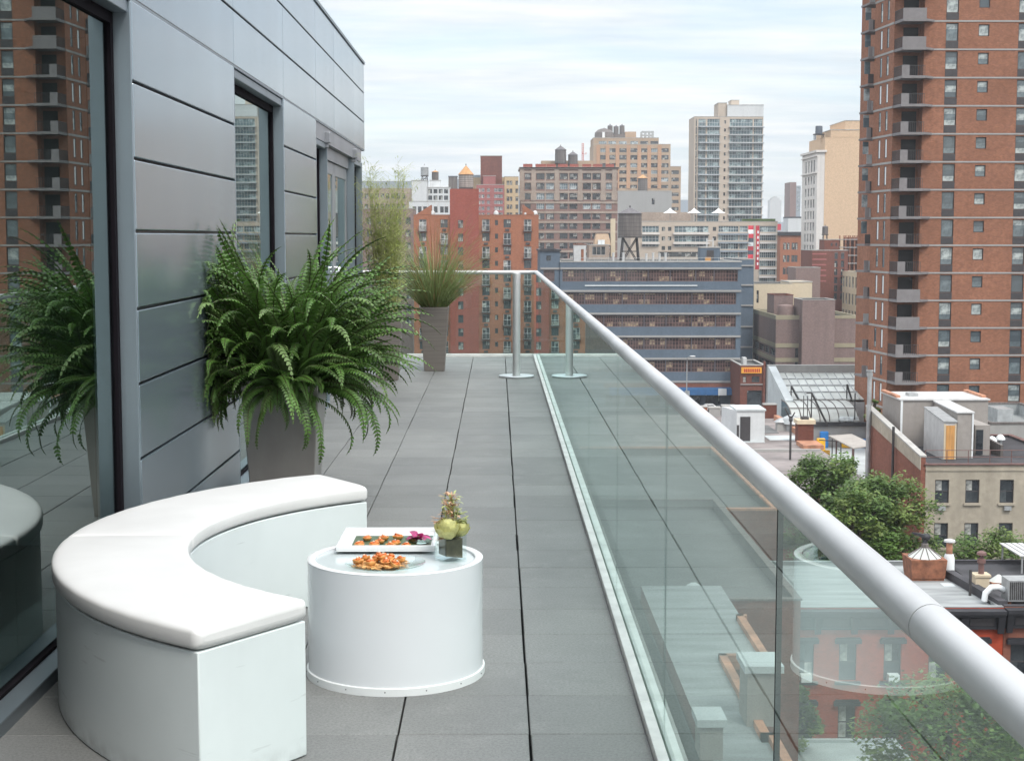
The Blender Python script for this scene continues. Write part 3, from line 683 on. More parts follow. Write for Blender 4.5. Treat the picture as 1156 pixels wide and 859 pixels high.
rose((-.020, -.020, .116), .037); rose((.038, .004, .110), .031); rose((-.006, .042, .110), .030)
mb = MB()
for k in range(210):
    a = rnd.uniform(0, 6.3); rr_ = rnd.uniform(0, .03); z = rnd.uniform(.12, .235); sp = (z-.1)*.35
    petal_mesh(mb, (rr_*math.cos(a)+.004, rr_*math.sin(a)*.9+.008, z), rnd.uniform(.014, .03), rnd.uniform(.003, .006), a+rnd.uniform(-.6, .6), rnd.uniform(-.1, 1.3), .8, 0 if rnd.random() < .55 else 1)
for a, z in ((2.6, .145), (3.0, .135), (-.2, .14), (.1, .155), (-.4, .135)):
    for q in range(9): petal_mesh(mb, (math.cos(a)*(.015+q*.005), math.sin(a)*(.015+q*.005), z+q*.001), .018, .005, a+rnd.uniform(-.9, .9), rnd.uniform(-.2, .7), .5, 0 if a > 2 else 1)
for k in range(9):
    a = k*.7; mb.tube([(0.01*math.cos(a), .01*math.sin(a), .09), (.03*math.cos(a), .03*math.sin(a), .19)], .0012, 5, 1)
mb.build('sprigs', [M['sprig_peach'], M['sprig_green']], vs, smooth=80)

# ================================================================ planters
def sq_pot(root, bw, tw, h, mat, rimw=.018, soil=.05):
    mb = MB(); b, t_ = bw/2, tw/2; ti = t_-rimw; bi = b-rimw
    o_ = [(-b, -b, 0), (b, -b, 0), (b, b, 0), (-b, b, 0), (-t_, -t_, h), (t_, -t_, h), (t_, t_, h), (-t_, t_, h)]
    i = len(mb.v); mb.v += o_ + [(-ti, -ti, h), (ti, -ti, h), (ti, ti, h), (-ti, ti, h), (-ti, -ti, h-.12), (ti, -ti, h-.12), (ti, ti, h-.12), (-ti, ti, h-.12)]
    for f in ((0, 3, 2, 1), (0, 1, 5, 4), (1, 2, 6, 5), (2, 3, 7, 6), (3, 0, 4, 7), (4, 5, 9, 8), (5, 6, 10, 9), (6, 7, 11, 10), (7, 4, 8, 11), (8, 9, 13, 12), (9, 10, 14, 13), (10, 11, 15, 14), (11, 8, 12, 15)):
        mb.f.append(tuple(i+k for k in f)); mb.m.append(0)
    mb.build('pot', mat, root, bevel=.006, seg=3)
    mb = MB(); mb.box(-ti+.001, ti-.001, -ti+.001, ti-.001, h-.12, h-soil); mb.build('soil', M['soil'], root)
FX, FY = -1.20, 8.72
fern = thing('potted_fern', 'huge bushy green fern in a tall tapered metal pot against the zinc wall', 'plant', (FX, FY, 0))
sq_pot(fern, .335, .435, .775, M['pot_metal'])
def frond(mb, mr, base, az, e0, ln, droop, mi, wall=None, n=30, wd=.05):
    p = Vector(base); pts = []; dirs = []; twist = rnd.uniform(-1.3, 1.3); e = e0; a = az; bend = rnd.uniform(-1.1, 1.1)
    for k in range(n+1):
        t = k/n
        d = Vector((math.cos(a)*math.cos(e), math.sin(a)*math.cos(e), math.sin(e)))
        pts.append(p.copy()); dirs.append(d)
        p = p + d*(ln/n); e -= droop*(.25+1.5*t*t)/n*1.6; a += bend/n
        if wall is not None and p.x < wall + .02: p.x = wall + .02 + rnd.uniform(0, .012)
    mr.tube(pts[::3]+[pts[-1]], [.0028]*len(pts[::3])+[.001], 4, 0, cap=False)
    for k in range(3, n+1):
        t = k/n; L = wd*min(1, (t*5)**.8)*(1-t**2.6)**.8*rnd.uniform(.88, 1.1)+.003
        d = dirs[k]; s = Vector((-math.sin(a), math.cos(a), 0)); s = (s - d*s.dot(d)).normalized(); up_ = s.cross(d)
        if up_.z < 0: up_ = -up_
        w = ln/n*.40
        for sg in (-1, 1):
            q = (s*sg*math.cos(.25) + d*.30 + up_*(twist*sg*.4 - .12) - Vector((0, 0, .10))).normalized()
            b = pts[k]; m_ = b + q*L*.55 + up_*L*.05; tip = b + q*L - Vector((0, 0, L*.18))
            if wall is not None:
                for v in (m_, tip):
                    if v.x < wall+.012: v.x = wall+.012
            i = len(mb.v); mb.v += [tuple(b-d*w*.8), tuple(b+d*w*.8), tuple(m_+d*w), tuple(tip), tuple(m_-d*w)]
            mb.f.append((i, i+1, i+2, i+3, i+4)); mb.m.append(mi)
mb, mr = MB(), MB()
NF = 720
for k in range(NF):
    az = rnd.uniform(0, 2*math.pi); u = k/NF
    r0 = .17*math.sqrt(rnd.random()); b_ = az+rnd.uniform(-1.2, 1.2); base = (FX+r0*math.cos(b_), FY+r0*math.sin(b_), .70)
    if u < .45: e0 = rnd.uniform(.85, 1.52); ln = rnd.uniform(.62, 1.08); dr = rnd.uniform(.5, 2.0)
    elif u < .84: e0 = rnd.uniform(.40, 1.1); ln = rnd.uniform(.50, .86); dr = rnd.uniform(.4, 1.7)
    else: e0 = rnd.uniform(.0, .6); ln = rnd.uniform(.38, .70); dr = rnd.uniform(.8, 2.2)
    frond(mb, mr, base, az, e0, ln, dr, 0 if rnd.random() < .82 else 1, wall=XW, n=32, wd=rnd.uniform(.036, .058))
part(mb, 'fronds', [M['fern'], M['fern_old']], fern)
part(mr, 'stems', M['rachis'], fern)

GX, GY = -.735, 18.1
gp = thing('potted_grass', 'tall fountain grass with tan plumes in a tapered grey brown pot by the far rail', 'plant', (GX, GY, 0))
sq_pot(gp, .235, .335, .745, M['pot_wood'], .015)
def blade(mb, base, az, e0, ln, dr, w, mi=0, n=7):
    p = Vector(base); e = e0; i0 = len(mb.v); s = Vector((-math.sin(az), math.cos(az), 0))*1; a2 = rnd.uniform(0, 3.14); s = Vector((math.cos(a2), math.sin(a2), 0))
    for k in range(n+1):
        t = k/n; ww = w*(1-t**1.5)+.0004; mb.v += [tuple(p-s*ww), tuple(p+s*ww)]
        p = p + Vector((math.cos(az)*math.cos(e), math.sin(az)*math.cos(e), math.sin(e)))*(ln/n); e -= dr*(.3+1.4*t)/n
    for k in range(n): a = i0+2*k; mb.f.append((a, a+1, a+3, a+2)); mb.m.append(mi)
    return p
mb = MB(); mp = MB()
for k in range(1000):
    az = rnd.uniform(0, 6.283); r0 = .11*math.sqrt(rnd.random()); ln = rnd.uniform(.55, 1.22)
    blade(mb, (GX+r0*math.cos(az), GY+r0*math.sin(az), .69), az, rnd.uniform(.72, 1.52), ln, rnd.uniform(.2, 2.2), rnd.uniform(.0018, .0042), 0 if rnd.random() < .93 else 1)
for k in range(60):
    az = rnd.uniform(-1.6, 1.6) if rnd.random() < .75 else rnd.uniform(0, 6.28); r0 = .08
    ln = rnd.uniform(.85, 1.3); e0 = rnd.uniform(1.05, 1.5); b = (GX+r0*math.cos(az)*.5, GY+r0*math.sin(az)*.5, .7)
    tip = blade(mp, b, az, e0, ln, rnd.uniform(.25, .8), .0018, 0)
    dvec = Vector((math.cos(az)*.75, math.sin(az)*.75, .35)).normalized()
    for q in range(14):
        c = tip + dvec*(q*.011-.09); a = rnd.uniform(0, 6.28); e_ = Vector((math.cos(a), math.sin(a), .5))*.010
        s_ = Vector((-math.sin(a), math.cos(a), 0))*.0016
        mp.quad(c-s_, c+s_, c+e_+s_*.4, c+e_-s_*.4)
part(mb, 'blades', [M['grass_blade'], M['grass_plume']], gp); part(mp, 'plumes', M['grass_plume'], gp)

BX, BY = -1.20, 16.9
bp = thing('potted_bamboo', 'wispy pale green bamboo rising in a pot behind the fern', 'plant', (BX, BY, 0))
sq_pot(bp, .235, .335, .745, M['pot_wood'], .015)
ms, ml = MB(), MB()
for k in range(75):
    az = rnd.uniform(0, 6.283); r0 = .13*math.sqrt(rnd.random()); p = Vector((BX+r0*math.cos(az), BY+r0*math.sin(az), .68))
    H = rnd.uniform(.9, 1.72); lean = rnd.uniform(.02, .24); pts = []
    ph = rnd.uniform(0, 6)
    for q in range(9):
        t_ = q/8; pts.append(p + Vector((math.cos(az)*lean*t_**1.5*H*.8+.012*math.sin(ph+t_*7), math.sin(az)*lean*t_**1.5*H*.8, H*t_)))
        if pts[-1].x < XW+.03: pts[-1].x = XW+.03
    ms.tube(pts, [.0038*(1-.75*q/8) for q in range(9)], 5, cap=False)
    nl = int(rnd.uniform(50, 90))
    for q in range(nl):
        t_ = rnd.random()**.75; i = min(7, int(t_*8)); c = pts[i].lerp(pts[i+1], t_*8-i)
        a = rnd.uniform(0, 6.283); br = rnd.uniform(.0, .16)*(1-.35*t_); c = c + Vector((math.cos(a)*br, math.sin(a)*br, br*.7))
        if c.x < XW+.05: c.x = XW+.05
        petal_mesh(ml, c, rnd.uniform(.03, .075), rnd.uniform(.0022, .0046), a+rnd.uniform(-.8, .8), rnd.uniform(-.6, .9), .9, nn=2)
        if br > .06: ms.tube([c, c - Vector((math.cos(a)*br, math.sin(a)*br, br*.7))], .0011, 3, cap=False)
part(ms, 'stems', M['bamboo_stem'], bp); part(ml, 'leaves', M['bamboo_leaf'], bp)
# ================================================================ the city
def facade(mb, O, U, N, w, h, ops, rev, mi=0, z0=0.0):
    us = sorted({0.0, w, *[round(o[0], 4) for o in ops], *[round(o[1], 4) for o in ops]})
    vs_ = sorted({z0, h, *[round(o[2], 4) for o in ops], *[round(o[3], 4) for o in ops]})
    us = [u for u in us if 0 <= u <= w]; vs_ = [v for v in vs_ if z0 <= v <= h]
    Z = Vector((0, 0, 1)); O = Vector(O); U = Vector(U); N = Vector(N)
    P = lambda u, v, d=0.0: O + U*u + Z*v + N*d
    # merge cells of a row where nothing opens
    for va, vb in zip(vs_[:-1], vs_[1:]):
        run = None
        for ua, ub in zip(us[:-1], us[1:]):
            cu, cv = (ua+ub)/2, (va+vb)/2
            hole = any(o[0]-1e-3 < cu < o[1]+1e-3 and o[2]-1e-3 < cv < o[3]+1e-3 for o in ops)
            if hole:
                if run is not None: mb.quad(P(run, va), P(ua, va), P(ua, vb), P(run, vb), mi)
                run = None
            elif run is None: run = ua
        if run is not None: mb.quad(P(run, va), P(w, va), P(w, vb), P(run, vb), mi)
    for o in ops:
        a, b, c, d = o[:4]
        mb.quad(P(a, c), P(a, c, rev), P(a, d, rev), P(a, d), mi); mb.quad(P(b, c, rev), P(b, c), P(b, d), P(b, d, rev), mi)
        mb.quad(P(a, d), P(a, d, rev), P(b, d, rev), P(b, d), mi); mb.quad(P(a, c, rev), P(a, c), P(b, c), P(b, c, rev), mi)
        mb.quad(P(a, c, rev+.12), P(b, c, rev+.12), P(b, d, rev+.12), P(a, d, rev+.12), mi)   # closed behind the glass
WCACHE = {}
def window_mesh(w, h, st):
    key = (round(w, 2), round(h, 2), st)
    if key not in WCACHE:
        nx, ny, fr, pn, bar, split = st[:6]
        a = MB(); f = .07 if bar >= .05 else .05; f = max(f, bar)
        a.box(-w/2, -w/2+f, -.04, .04, 0, h); a.box(w/2-f, w/2, -.04, .04, 0, h)
        a.box(-w/2+f, w/2-f, -.04, .04, 0, f); a.box(-w/2+f, w/2-f, -.04, .04, h-f, h)
        for k in range(1, nx):
            x = -w/2 + w*k/nx; a.box(x-bar/2, x+bar/2, -.034, .034, f, h-f)
        for k in range(1, ny):
            z = h*k/ny; a.box(-w/2+f, w/2-f, -.028, .028, z-bar/2, z+bar/2)
        b = a if not split else MB()
        b.box(-w/2+f*.5, w/2-f*.5, -.010, .010, f*.5, h-f*.5, 0 if split else 1)
        WCACHE[key] = (a.mesh('window', [M[fr]] if split else [M[fr], M[pn]]), b.mesh('pane', M[pn]) if split else None)
    return WCACHE[key]
# style: columns, rows, frame, glass, bar width, pane as its own sub-part
ST = {
 'sash': (1, 2, 'frame_dark', 'pane', .06, False), 'sash_big': (1, 2, 'frame_dark', 'pane', .07, True),
 'loft': (4, 3, 'frame_dark', 'pane', .08, False), 'grid': (3, 2, 'frame_dark', 'pane', .08, False),
 'sky': (4, 2, 'frame_white', 'pane_sky', .09, False), 'white': (2, 2, 'frame_white', 'pane', .09, False),
 'tower': (1, 1, 'frame_dark', 'pane_tower', .08, True), 'tower_s': (1, 1, 'frame_dark', 'pane_tower', .08, True), 'tower_w': (1, 1, 'frame_dark', 'sign_white', .10, True),
 'dark': (1, 1, 'frame_dark', 'pane_dark', .06, False), 'strip': (8, 2, 'frame_white', 'pane_teal', .08, False),
 'strip5': (5, 2, 'frame_white', 'pane_teal', .08, False), 'blue': (8, 3, 'frame_rust', 'pane_loft', .10, False), 'narrow': (1, 1, 'frame_grey', 'pane', .08, False),
 'door': (2, 1, 'frame_white', 'pane', .10, False),
}
def add_window(root, O, U, N, o, rev, st):
    a, b, c, d = o[:4]; U = Vector(U); N = Vector(N)
    me, pm = window_mesh(b-a, d-c, st)
    w = put('window', me, root, tuple(Vector(O) + U*((a+b)/2) + Vector((0, 0, c)) + N*(rev-.02)), math.atan2(U.y, U.x))
    if pm: put('pane', pm, w)
    return w
def bld(name, label, x0, x1, y0, dep, ztop, mat, front=(), left=(), right=(), par=.8, roofm='roof_grey', cop='coping', rev=.22, rz=0.0, group=None, zb=None, cat='building', cw=.06, ch=.18):
    """a block on the street: openings given in place metres (front: x, z; sides: y, z); wall, roof and every window are parts"""
    zb = G if zb is None else zb
    root = thing(name, label, cat, (x0, y0, zb), rz, group); w, h = x1-x0, ztop-zb
    faces = {'f': ((0, 0, 0), (1, 0, 0), (0, 1, 0), w, [(o[0]-x0, o[1]-x0, o[2]-zb, o[3]-zb)+tuple(o[4:]) for o in front]),
             'l': ((0, dep, 0), (0, -1, 0), (1, 0, 0), dep, [(dep-(o[1]-y0), dep-(o[0]-y0), o[2]-zb, o[3]-zb)+tuple(o[4:]) for o in left]),
             'r': ((w, 0, 0), (0, 1, 0), (-1, 0, 0), dep, [(o[0]-y0, o[1]-y0, o[2]-zb, o[3]-zb)+tuple(o[4:]) for o in right]),
             'b': ((w, dep, 0), (-1, 0, 0), (0, -1, 0), w, [])}
    mb = MB(); allw = []
    for O, U, N, ww, ops in faces.values():
        ops = [o for o in ops if o[0] > .02 and o[1] < ww-.02 and o[2] > .02 and o[3] < h-.02]
        facade(mb, O, U, N, ww, h, ops, rev)
        allw += [(O, U, N, o) for o in ops]
    mb.build('wall', mat, root)
    mb = MB(); q = .25
    mb.box(q, w-q, q, dep-q, h-par-.2, h-par)
    for a, b, c, d in ((.004, q, .004, dep-.004), (w-q, w-.004, .004, dep-.004)): mb.box(a, b, c, d, h-par-.2, h+.02)
    for c, d in ((.004, q), (dep-q, dep-.004)): mb.box(q+.001, w-q-.001, c, d, h-par-.2, h+.02)
    roof = mb.build('roof', M[roofm], root)
    mb = MB()
    mb.box(-cw, w+cw, -cw, q+.03, h+.021, h+ch); mb.box(-cw, w+cw, dep-q-.03, dep+cw, h+.021, h+ch)
    mb.box(-cw, q+.03, q+.031, dep-q-.031, h+.021, h+ch); mb.box(w-q-.03, w+cw, q+.031, dep-q-.031, h+.021, h+ch)
    mb.build('coping', M[cop], roof)
    allw.sort(key=lambda t: -(t[3][1]-t[3][0])*(t[3][3]-t[3][2]))
    for O, U, N, o in allw: add_window(root, O, U, N, o, rev, ST[o[4] if len(o) > 4 else 'sash'])
    return root
def rows(xs, w, zs, h, st='sash'):
    return [(x-w/2, x+w/2, z, z+h, st) for z in zs for x in xs]
def even(a, b, n): return [a+(b-a)*(k+.5)/n for k in range(n)]
def pbox(root, name, mat, x0, x1, y0, y1, z0, z1, **k):
    mb = MB(); mb.box(x0, x1, y0, y1, z0, z1); return part(mb, name, M[mat], root, **k)
def water_tank(label, x, y, zb, r, h, leg, cone, mat='tank_wood', cmat='tank_cone_dark', group='rooftop water tanks', n=24, brace=True):
    t = thing('water_tank', label, 'water tank', (x, y, zb), 0, group)
    mb = MB(); mb.lathe([(r, leg), (r*1.004, leg+h*.5), (r*.985, leg+h)], n, capb=True, capt=True); k = mb.build('tank_body', M[mat], t, smooth=30)
    mb = MB()
    for q in range(6):
        z = leg+h*(.08+.84*q/5); mb.lathe([(r*1.012, z-.03), (r*1.012, z+.03)], n)
    mb.build('hoop', M['steel'], k, smooth=30)
    mb = MB(); mb.lathe([(r*1.06, leg+h-.05), (r*1.06, leg+h+.02), (.05*r, leg+h+cone), (.001, leg+h+cone+.02*r)], n, capb=True); mb.build('cone_roof', M[cmat], t, smooth=25)
    mb = MB(); mb.tube([(0, 0, leg+h+cone-.02), (0, 0, leg+h+cone+.35)], .06*r, 6); mb.build('finial', M['steel'], t)
    if leg > .1:
        for a in range(4):
            an = math.pi/4+a*math.pi/2; s = 1.18 if brace else 1.0
            mb = MB(); mb.tube([(r*.95*s*math.cos(an), r*.95*s*math.sin(an), 0), (r*.82*math.cos(an), r*.82*math.sin(an), leg-.15)], .045*r+.05, 6); mb.build('leg', M['steel'], t)
        mb = MB()
        mb.box(-r*.95, r*.95, -r*.95, -r*.75, leg-.28, leg-.02); mb.box(-r*.95, r*.95, r*.75, r*.95, leg-.28, leg-.02); mb.box(-r*.95, -r*.75, -r*.74, r*.74, leg-.28, leg-.02); mb.box(r*.75, r*.95, -r*.74, r*.74, leg-.28, leg-.02)
        mb.box(-r*.1, r*.1, -r*.74, r*.74, leg-.26, leg-.03)
        if brace:
            c = [(r*.95*1.18*math.cos(math.pi/4+a*math.pi/2), r*.95*1.18*math.sin(math.pi/4+a*math.pi/2)) for a in range(4)]
            d_ = [(r*.83*math.cos(math.pi/4+a*math.pi/2), r*.83*math.sin(math.pi/4+a*math.pi/2)) for a in range(4)]
            for a in range(4):
                b = (a+1) % 4
                mb.tube([(*c[a], .1), (*d_[b], leg-.3)], .035*r+.02, 5); mb.tube([(*c[b], .1), (*d_[a], leg-.3)], .035*r+.02, 5)
                m1 = [(c[a][i]+d_[a][i])/2 for i in (0, 1)]; m2 = [(c[b][i]+d_[b][i])/2 for i in (0, 1)]
                mb.tube([(*m1, leg*.48), (*m2, leg*.48)], .03*r+.02, 5)
        mb.build('frame', M['steel'], t)
    return t

# ---- ground, streets
mb = MB(); mb.quad((-1500, -400, G), (2600, -400, G), (2600, 3300, G), (-1500, 3300, G)); lone(mb, 'ground', M['asphalt'], (0, 0, G), None, None, kind='structure')
mb = MB(); mb.box(-300, 500, 289.5, 294.8, G+.004, G+.15); mb.box(-300, 500, 256, 262, G+.004, G+.15); lone(mb, 'pavement', M['pave'], (0, 290, G), None, None, kind='structure')
mb = MB(); mb.quad((-300, 262, G+.004), (500, 262, G+.004), (500, 289.5, G+.004), (-300, 289.5, G+.004)); lone(mb, 'road', M['asphalt'], (0, 275, G), None, None, kind='structure')
mb = MB()
for k in range(60): mb.quad((-200+k*8, 275.7, G+.008), (-197+k*8, 275.7, G+.008), (-197+k*8, 275.9, G+.008), (-200+k*8, 275.9, G+.008))
lone(mb, 'road_marking', M['road_paint'], (0, 275.8, G), None, None, kind='structure')

# ---- orange brick apartment block behind the far rail
Y = 330
zt = sz(243, Y); x0, x1 = sx(467, Y), sx(608, Y); fl = 15.2*Y/FPX
fr = []
for px, off in ((477.3, 0), (548.5, 0), (595.7, 0), (501.4, 1), (572.6, 1)):
    for k in range(11):
        ztop = zt - (4.8+15.2*k)*Y/FPX
        tall = (k+off) % 2 == 0
        hh = 2.45 if tall else 1.75
        fr.append((sx(px, Y)-.78, sx(px, Y)+.78, ztop-hh, ztop, 'white' if tall else 'grid'))
for k in range(11):
    ztop = zt-(5.5+15.2*k)*Y/FPX; fr.append((sx(560.5, Y)-.32, sx(560.5, Y)+.32, ztop-1.1, ztop, 'dark'))
ob = bld('apartment_building', 'orange brick apartment block with a red stair bay behind the far rail', x0, x1, Y, 16, zt, M['brick_orange'], fr, cop='brick_orange', par=.5, ch=.1)
pr = MB()
for px in (477.3, 548.5, 595.7, 501.4, 572.6):
    off = 1 if px in (501.4, 572.6) else 0
    for k in range(11):
        ztop = zt-(4.8+15.2*k)*Y/FPX; x = sx(px, Y)
        if (k+off) % 2 == 0:
            b = MB(); b.box(x-.95, x+.95, Y-.55, Y-.02, ztop-2.62, ztop-2.46)
            for q in range(13): xx = x-.93+q*.155; b.box(xx-.02, xx+.02, Y-.54, Y-.50, ztop-2.46, ztop-1.5)
            b.box(x-.95, x+.95, Y-.56, Y-.48, ztop-1.5, ztop-1.42); part(b, 'balconette', M['frame_dark'], ob)
        else:
            b = MB(); b.box(x-.42, x+.42, Y-.20, Y-.01, ztop-2.45, ztop-2.0); part(b, 'air_conditioner', M['steel'], ob)
rx0, rx1 = sx(508, Y), sx(540.5, Y); rzt = sz(213.5, Y); rb = Y-.5
mb = MB(); ops = [(sx(520, Y)-.55-rx0, sx(520, Y)+.55-rx0, zt-(5.5+15.2*k)*Y/FPX-1.7-G, zt-(5.5+15.2*k)*Y/FPX-G, 'grid') for k in range(11)]
mm = MB(); facade(mm, (0, 0, 0), (1, 0, 0), (0, 1, 0), rx1-rx0, rzt-G, ops, .2)
facade(mm, (0, 7, 0), (0, -1, 0), (1, 0, 0), 7, rzt-G, [], .2); facade(mm, (rx1-rx0, 0, 0), (0, 1, 0), (-1, 0, 0), 7, rzt-G, [], .2); facade(mm, (rx1-rx0, 7, 0), (-1, 0, 0), (0, -1, 0), rx1-rx0, rzt-G, [], .2)
mm.quad((0, 0, rzt-G), (rx1-rx0, 0, rzt-G), (rx1-rx0, 7, rzt-G), (0, 7, rzt-G))
mm.v = [(x+rx0, y+rb, z+G) for x, y, z in mm.v]; bay = part(mm, 'stair_tower', M['brick_red_paint'], ob)
p = wpos(bay)
for o in ops:
    me, _ = window_mesh(o[1]-o[0], o[3]-o[2], ST['grid']); put('window', me, bay, (rx0+(o[0]+o[1])/2-p.x, rb+.18-p.y, o[2]+G-p.z))
for a, b, zz in ((sx(470, Y), sx(487, Y), sz(231.5, Y)), (sx(606, Y), sx(590, Y), sz(231, Y))):
    mb = MB(); xm = a; n = 6
    mb.hexa([(min(a, b), Y+.01, zt+.11), (max(a, b), Y+.01, zt+.11), (max(a, b), Y+4, zt+.11), (min(a, b), Y+4, zt+.11)] +
            [(min(a, b), Y+.01, zz if b < a else zt+.15), (max(a, b), Y+.01, zz if b > a else zt+.15), (max(a, b), Y+4, zz if b > a else zt+.15), (min(a, b), Y+4, zz if b < a else zt+.15)])
    part(mb, 'gable_parapet', M['brick_orange'], ob)
for i, px in enumerate((488.5, 560, 593, 604)):
    x = sx(px, Y); mb = MB(); mb.lathe([(.55, 0), (.55, .3), (.45, .62), (.2, .82), (.01, .86)], 14, c=(x, Y+.5, zt+.1)); part(mb, 'roof_dome', M['white_metal'], ob, smooth=50)
water_tank('grey staved water tank with orange cone roof on the red stair tower', sx(526, Y), Y+2.6, rzt+.01, 1.55*1.02, 2.75, .35, 1.9, 'tank_grey', 'tank_cone', brace=False)

# ---- mauve brick block behind the bamboo
Y = 365; zt = sz(236, Y)
bld('apartment_building', 'mauve brick block partly hidden behind the bamboo', sx(372, Y), sx(466, Y), Y, 16, zt, M['brick_mauve'],
    rows([sx(p, Y) for p in range(384, 464, 11)], 1.15, [zt-3.6-2.9*k for k in range(9)], 1.6, 'sash'))
Y = 460; zt = sz(213, Y)
bld('apartment_building', 'flat roofed grey block at the far left beyond the bamboo', sx(404, Y), sx(463, Y), Y, 16, zt, M['stone_loft'],
    rows([sx(p, Y) for p in range(408, 462, 6)], 1.0, [zt-3.0-3.1*k for k in range(9)], 1.5, 'sash'))

# ---- white painted cluster
Y = 430
z1 = sz(228, Y)
wb = bld('loft_building', 'white painted stepped loft building left of the red stair tower', sx(462, Y), sx(508, Y), Y, 20, z1, M['white_wall'],
    rows([sx(p, Y) for p in (468, 474, 480, 492, 499, 504)], 1.0, [z1-3.0-3.1*k for k in range(3)], 1.7, 'loft'))
def tower(root, xa, xb, y0, y1, za, zb, mat, win=()):
    mb = MB(); w = xb-xa; d_ = y1-y0; h = zb-za
    ops = [(o[0]-xa, o[1]-xa, o[2]-za, o[3]-za) + tuple(o[4:]) for o in win]
    facade(mb, (xa, y0, za), (1, 0, 0), (0, 1, 0), w, h, ops, .18); facade(mb, (xa, y1, za), (0, -1, 0), (1, 0, 0), d_, h, [], .2)
    facade(mb, (xb, y0, za), (0, 1, 0), (-1, 0, 0), d_, h, [], .2); facade(mb, (xb, y1, za), (-1, 0, 0), (0, -1, 0), w, h, [], .2)
    mb.quad((xa, y0, zb), (xb, y0, zb), (xb, y1, zb), (xa, y1, zb))
    k = part(mb, 'upper_block', M[mat], root); p = wpos(k)
    for o in win:
        st = ST[o[4] if len(o) > 4 else 'sash']; me, _ = window_mesh(o[1]-o[0], o[3]-o[2], st[:5]+(False,))
        put('window', me, k, ((o[0]+o[1])/2-p.x, y0+.16-p.y, o[2]-p.z))
    c = MB(); c.box(xa-.1, xb+.1, y0-.1, y0+.2, zb+.002, zb+.18); c.box(xa-.1, xb+.1, y1-.2, y1+.1, zb+.002, zb+.18); c.box(xa-.1, xa+.2, y0+.201, y1-.201, zb+.002, zb+.18); c.box(xb-.2, xb+.1, y0+.201, y1-.201, zb+.002, zb+.18); part(c, 'coping', M['coping'], k)
    return k
tower(wb, sx(464.5, Y), sx(481.5, Y), Y+3, Y+12, z1-.7, sz(204, Y), 'white_wall')
tower(wb, sx(481.7, Y), sx(508, Y), Y+5, Y+15, z1-.7, sz(211.5, Y), 'white_wall', rows([sx(p, Y) for p in (485, 491, 497, 503)], 1.1, [sz(218, Y), sz(225.5, Y)], 1.2, 'dark'))
tower(wb, sx(484, Y), sx(496, Y), Y+8, Y+12, sz(212, Y), sz(203, Y), 'white_wall')
water_tank('silver domed water tank on legs at the far left skyline', sx(478, Y), Y+9, sz(204, Y), 1.1, 2.2, 1.7, .7, 'galv', 'galv')
water_tank('small brown water tank with a tan cap beside the silver domed tank', sx(490, Y), Y+10, sz(203, Y)+.19, .95, 2.1, .2, .45, 'tank_wood', 'tank_cone', brace=False)
t = thing('rooftop_plant', 'dark grey rooftop plant box left of the cone topped tank', 'plant room', (sx(510, Y), Y+12, sz(212, Y)))
pbox(t, 'housing', 'tank_wood', sx(505, Y), sx(515, Y), Y+12, Y+16, sz(213, Y), sz(198, Y)); pbox(t, 'cap', 'far_dark', sx(504.7, Y), sx(515.3, Y), Y+11.9, Y+16.1, sz(198, Y)+.002, sz(197, Y))

# ---- pink red block with tall shaft and yellow tan wings
Y = 540; zt = sz(200, Y)
yb = bld('apartment_building', 'yellow tan apartment block behind the pink red one', sx(533, Y), sx(578, Y), Y+14, 18, sz(199, Y), M['brick_yellow'], [])
zt2 = sz(199, Y)
yb2 = bld('apartment_building', 'yellow brick wing with a column of dark windows right of the pink red block', sx(569.5, Y), sx(585.5, Y), Y+3, 10, sz(199.5, Y), M['brick_yellow'],
    rows([sx(573.5, Y), sx(577, Y), sx(583.5, Y)], .9, [zt2-3-2.75*k for k in range(9)], 1.5, 'grid'))
zt = sz(209, Y)
pb = bld('apartment_building', 'pink red brick block with a tall plain brick shaft above it', sx(538, Y), sx(569.3, Y), Y, 16, zt, M['brick_pink'],
    rows([sx(p, Y) for p in (541, 545.3, 551.5, 559.5, 563, 566)], 1.0, [zt-2.4-2.1*k for k in range(8)], 1.25, 'white'))
tower(pb, sx(545.5, Y), sx(559.5, Y), Y+.8, Y+10, zt-.6, sz(199, Y), 'brick_pink')
tower(pb, sx(542.5, Y), sx(566.8, Y), Y+3, Y+11, zt-.6, sz(176, Y), 'brick_dark')
pbox(pb, 'roof_screen', 'far_blue', sx(533, Y), sx(542, Y), Y+14.2, Y+15, sz(199.5, Y), sz(196, Y))

# ---- ornate brick and stone loft building with two tanks
Y = 550; x0, x1 = sx(587.5, Y), sx(697, Y); zt = sz(191, Y)
def lz(v): return sz(160+v/9.54, Y)
cols_ = [(150, 62), (286, 85), (390, 85), (537, 85), (641, 85), (786, 85), (888, 85), (1021, 62)]
fr = []
for zx, w in cols_:
    x = sx(580+zx/9.54, Y); hw = w/9.54*Y/FPX/2
    for a, b, st in ((345, 408, 'loft'), (448, 515, 'sky' if zx in (390, 537, 641, 1021) else 'loft'), (555, 625, 'sky' if zx in (286, 390) else 'loft'), (665, 728, 'sky' if zx in (286, 390, 786, 888, 1021) else 'loft')):
        fr.append((x-hw, x+hw, lz(b), lz(a), st))
    for k in range(6): fr.append((x-hw, x+hw, lz(838+105*k), lz(775+105*k), 'loft'))
lb = bld('loft_building', 'ornate brick and stone loft building with a red trimmed parapet and two dark tanks', x0, x1, Y, 24, zt, M['brick_loft'], fr, par=.5, rev=.35, cop='stone_loft', cw=.5, ch=.6)
mb = MB()
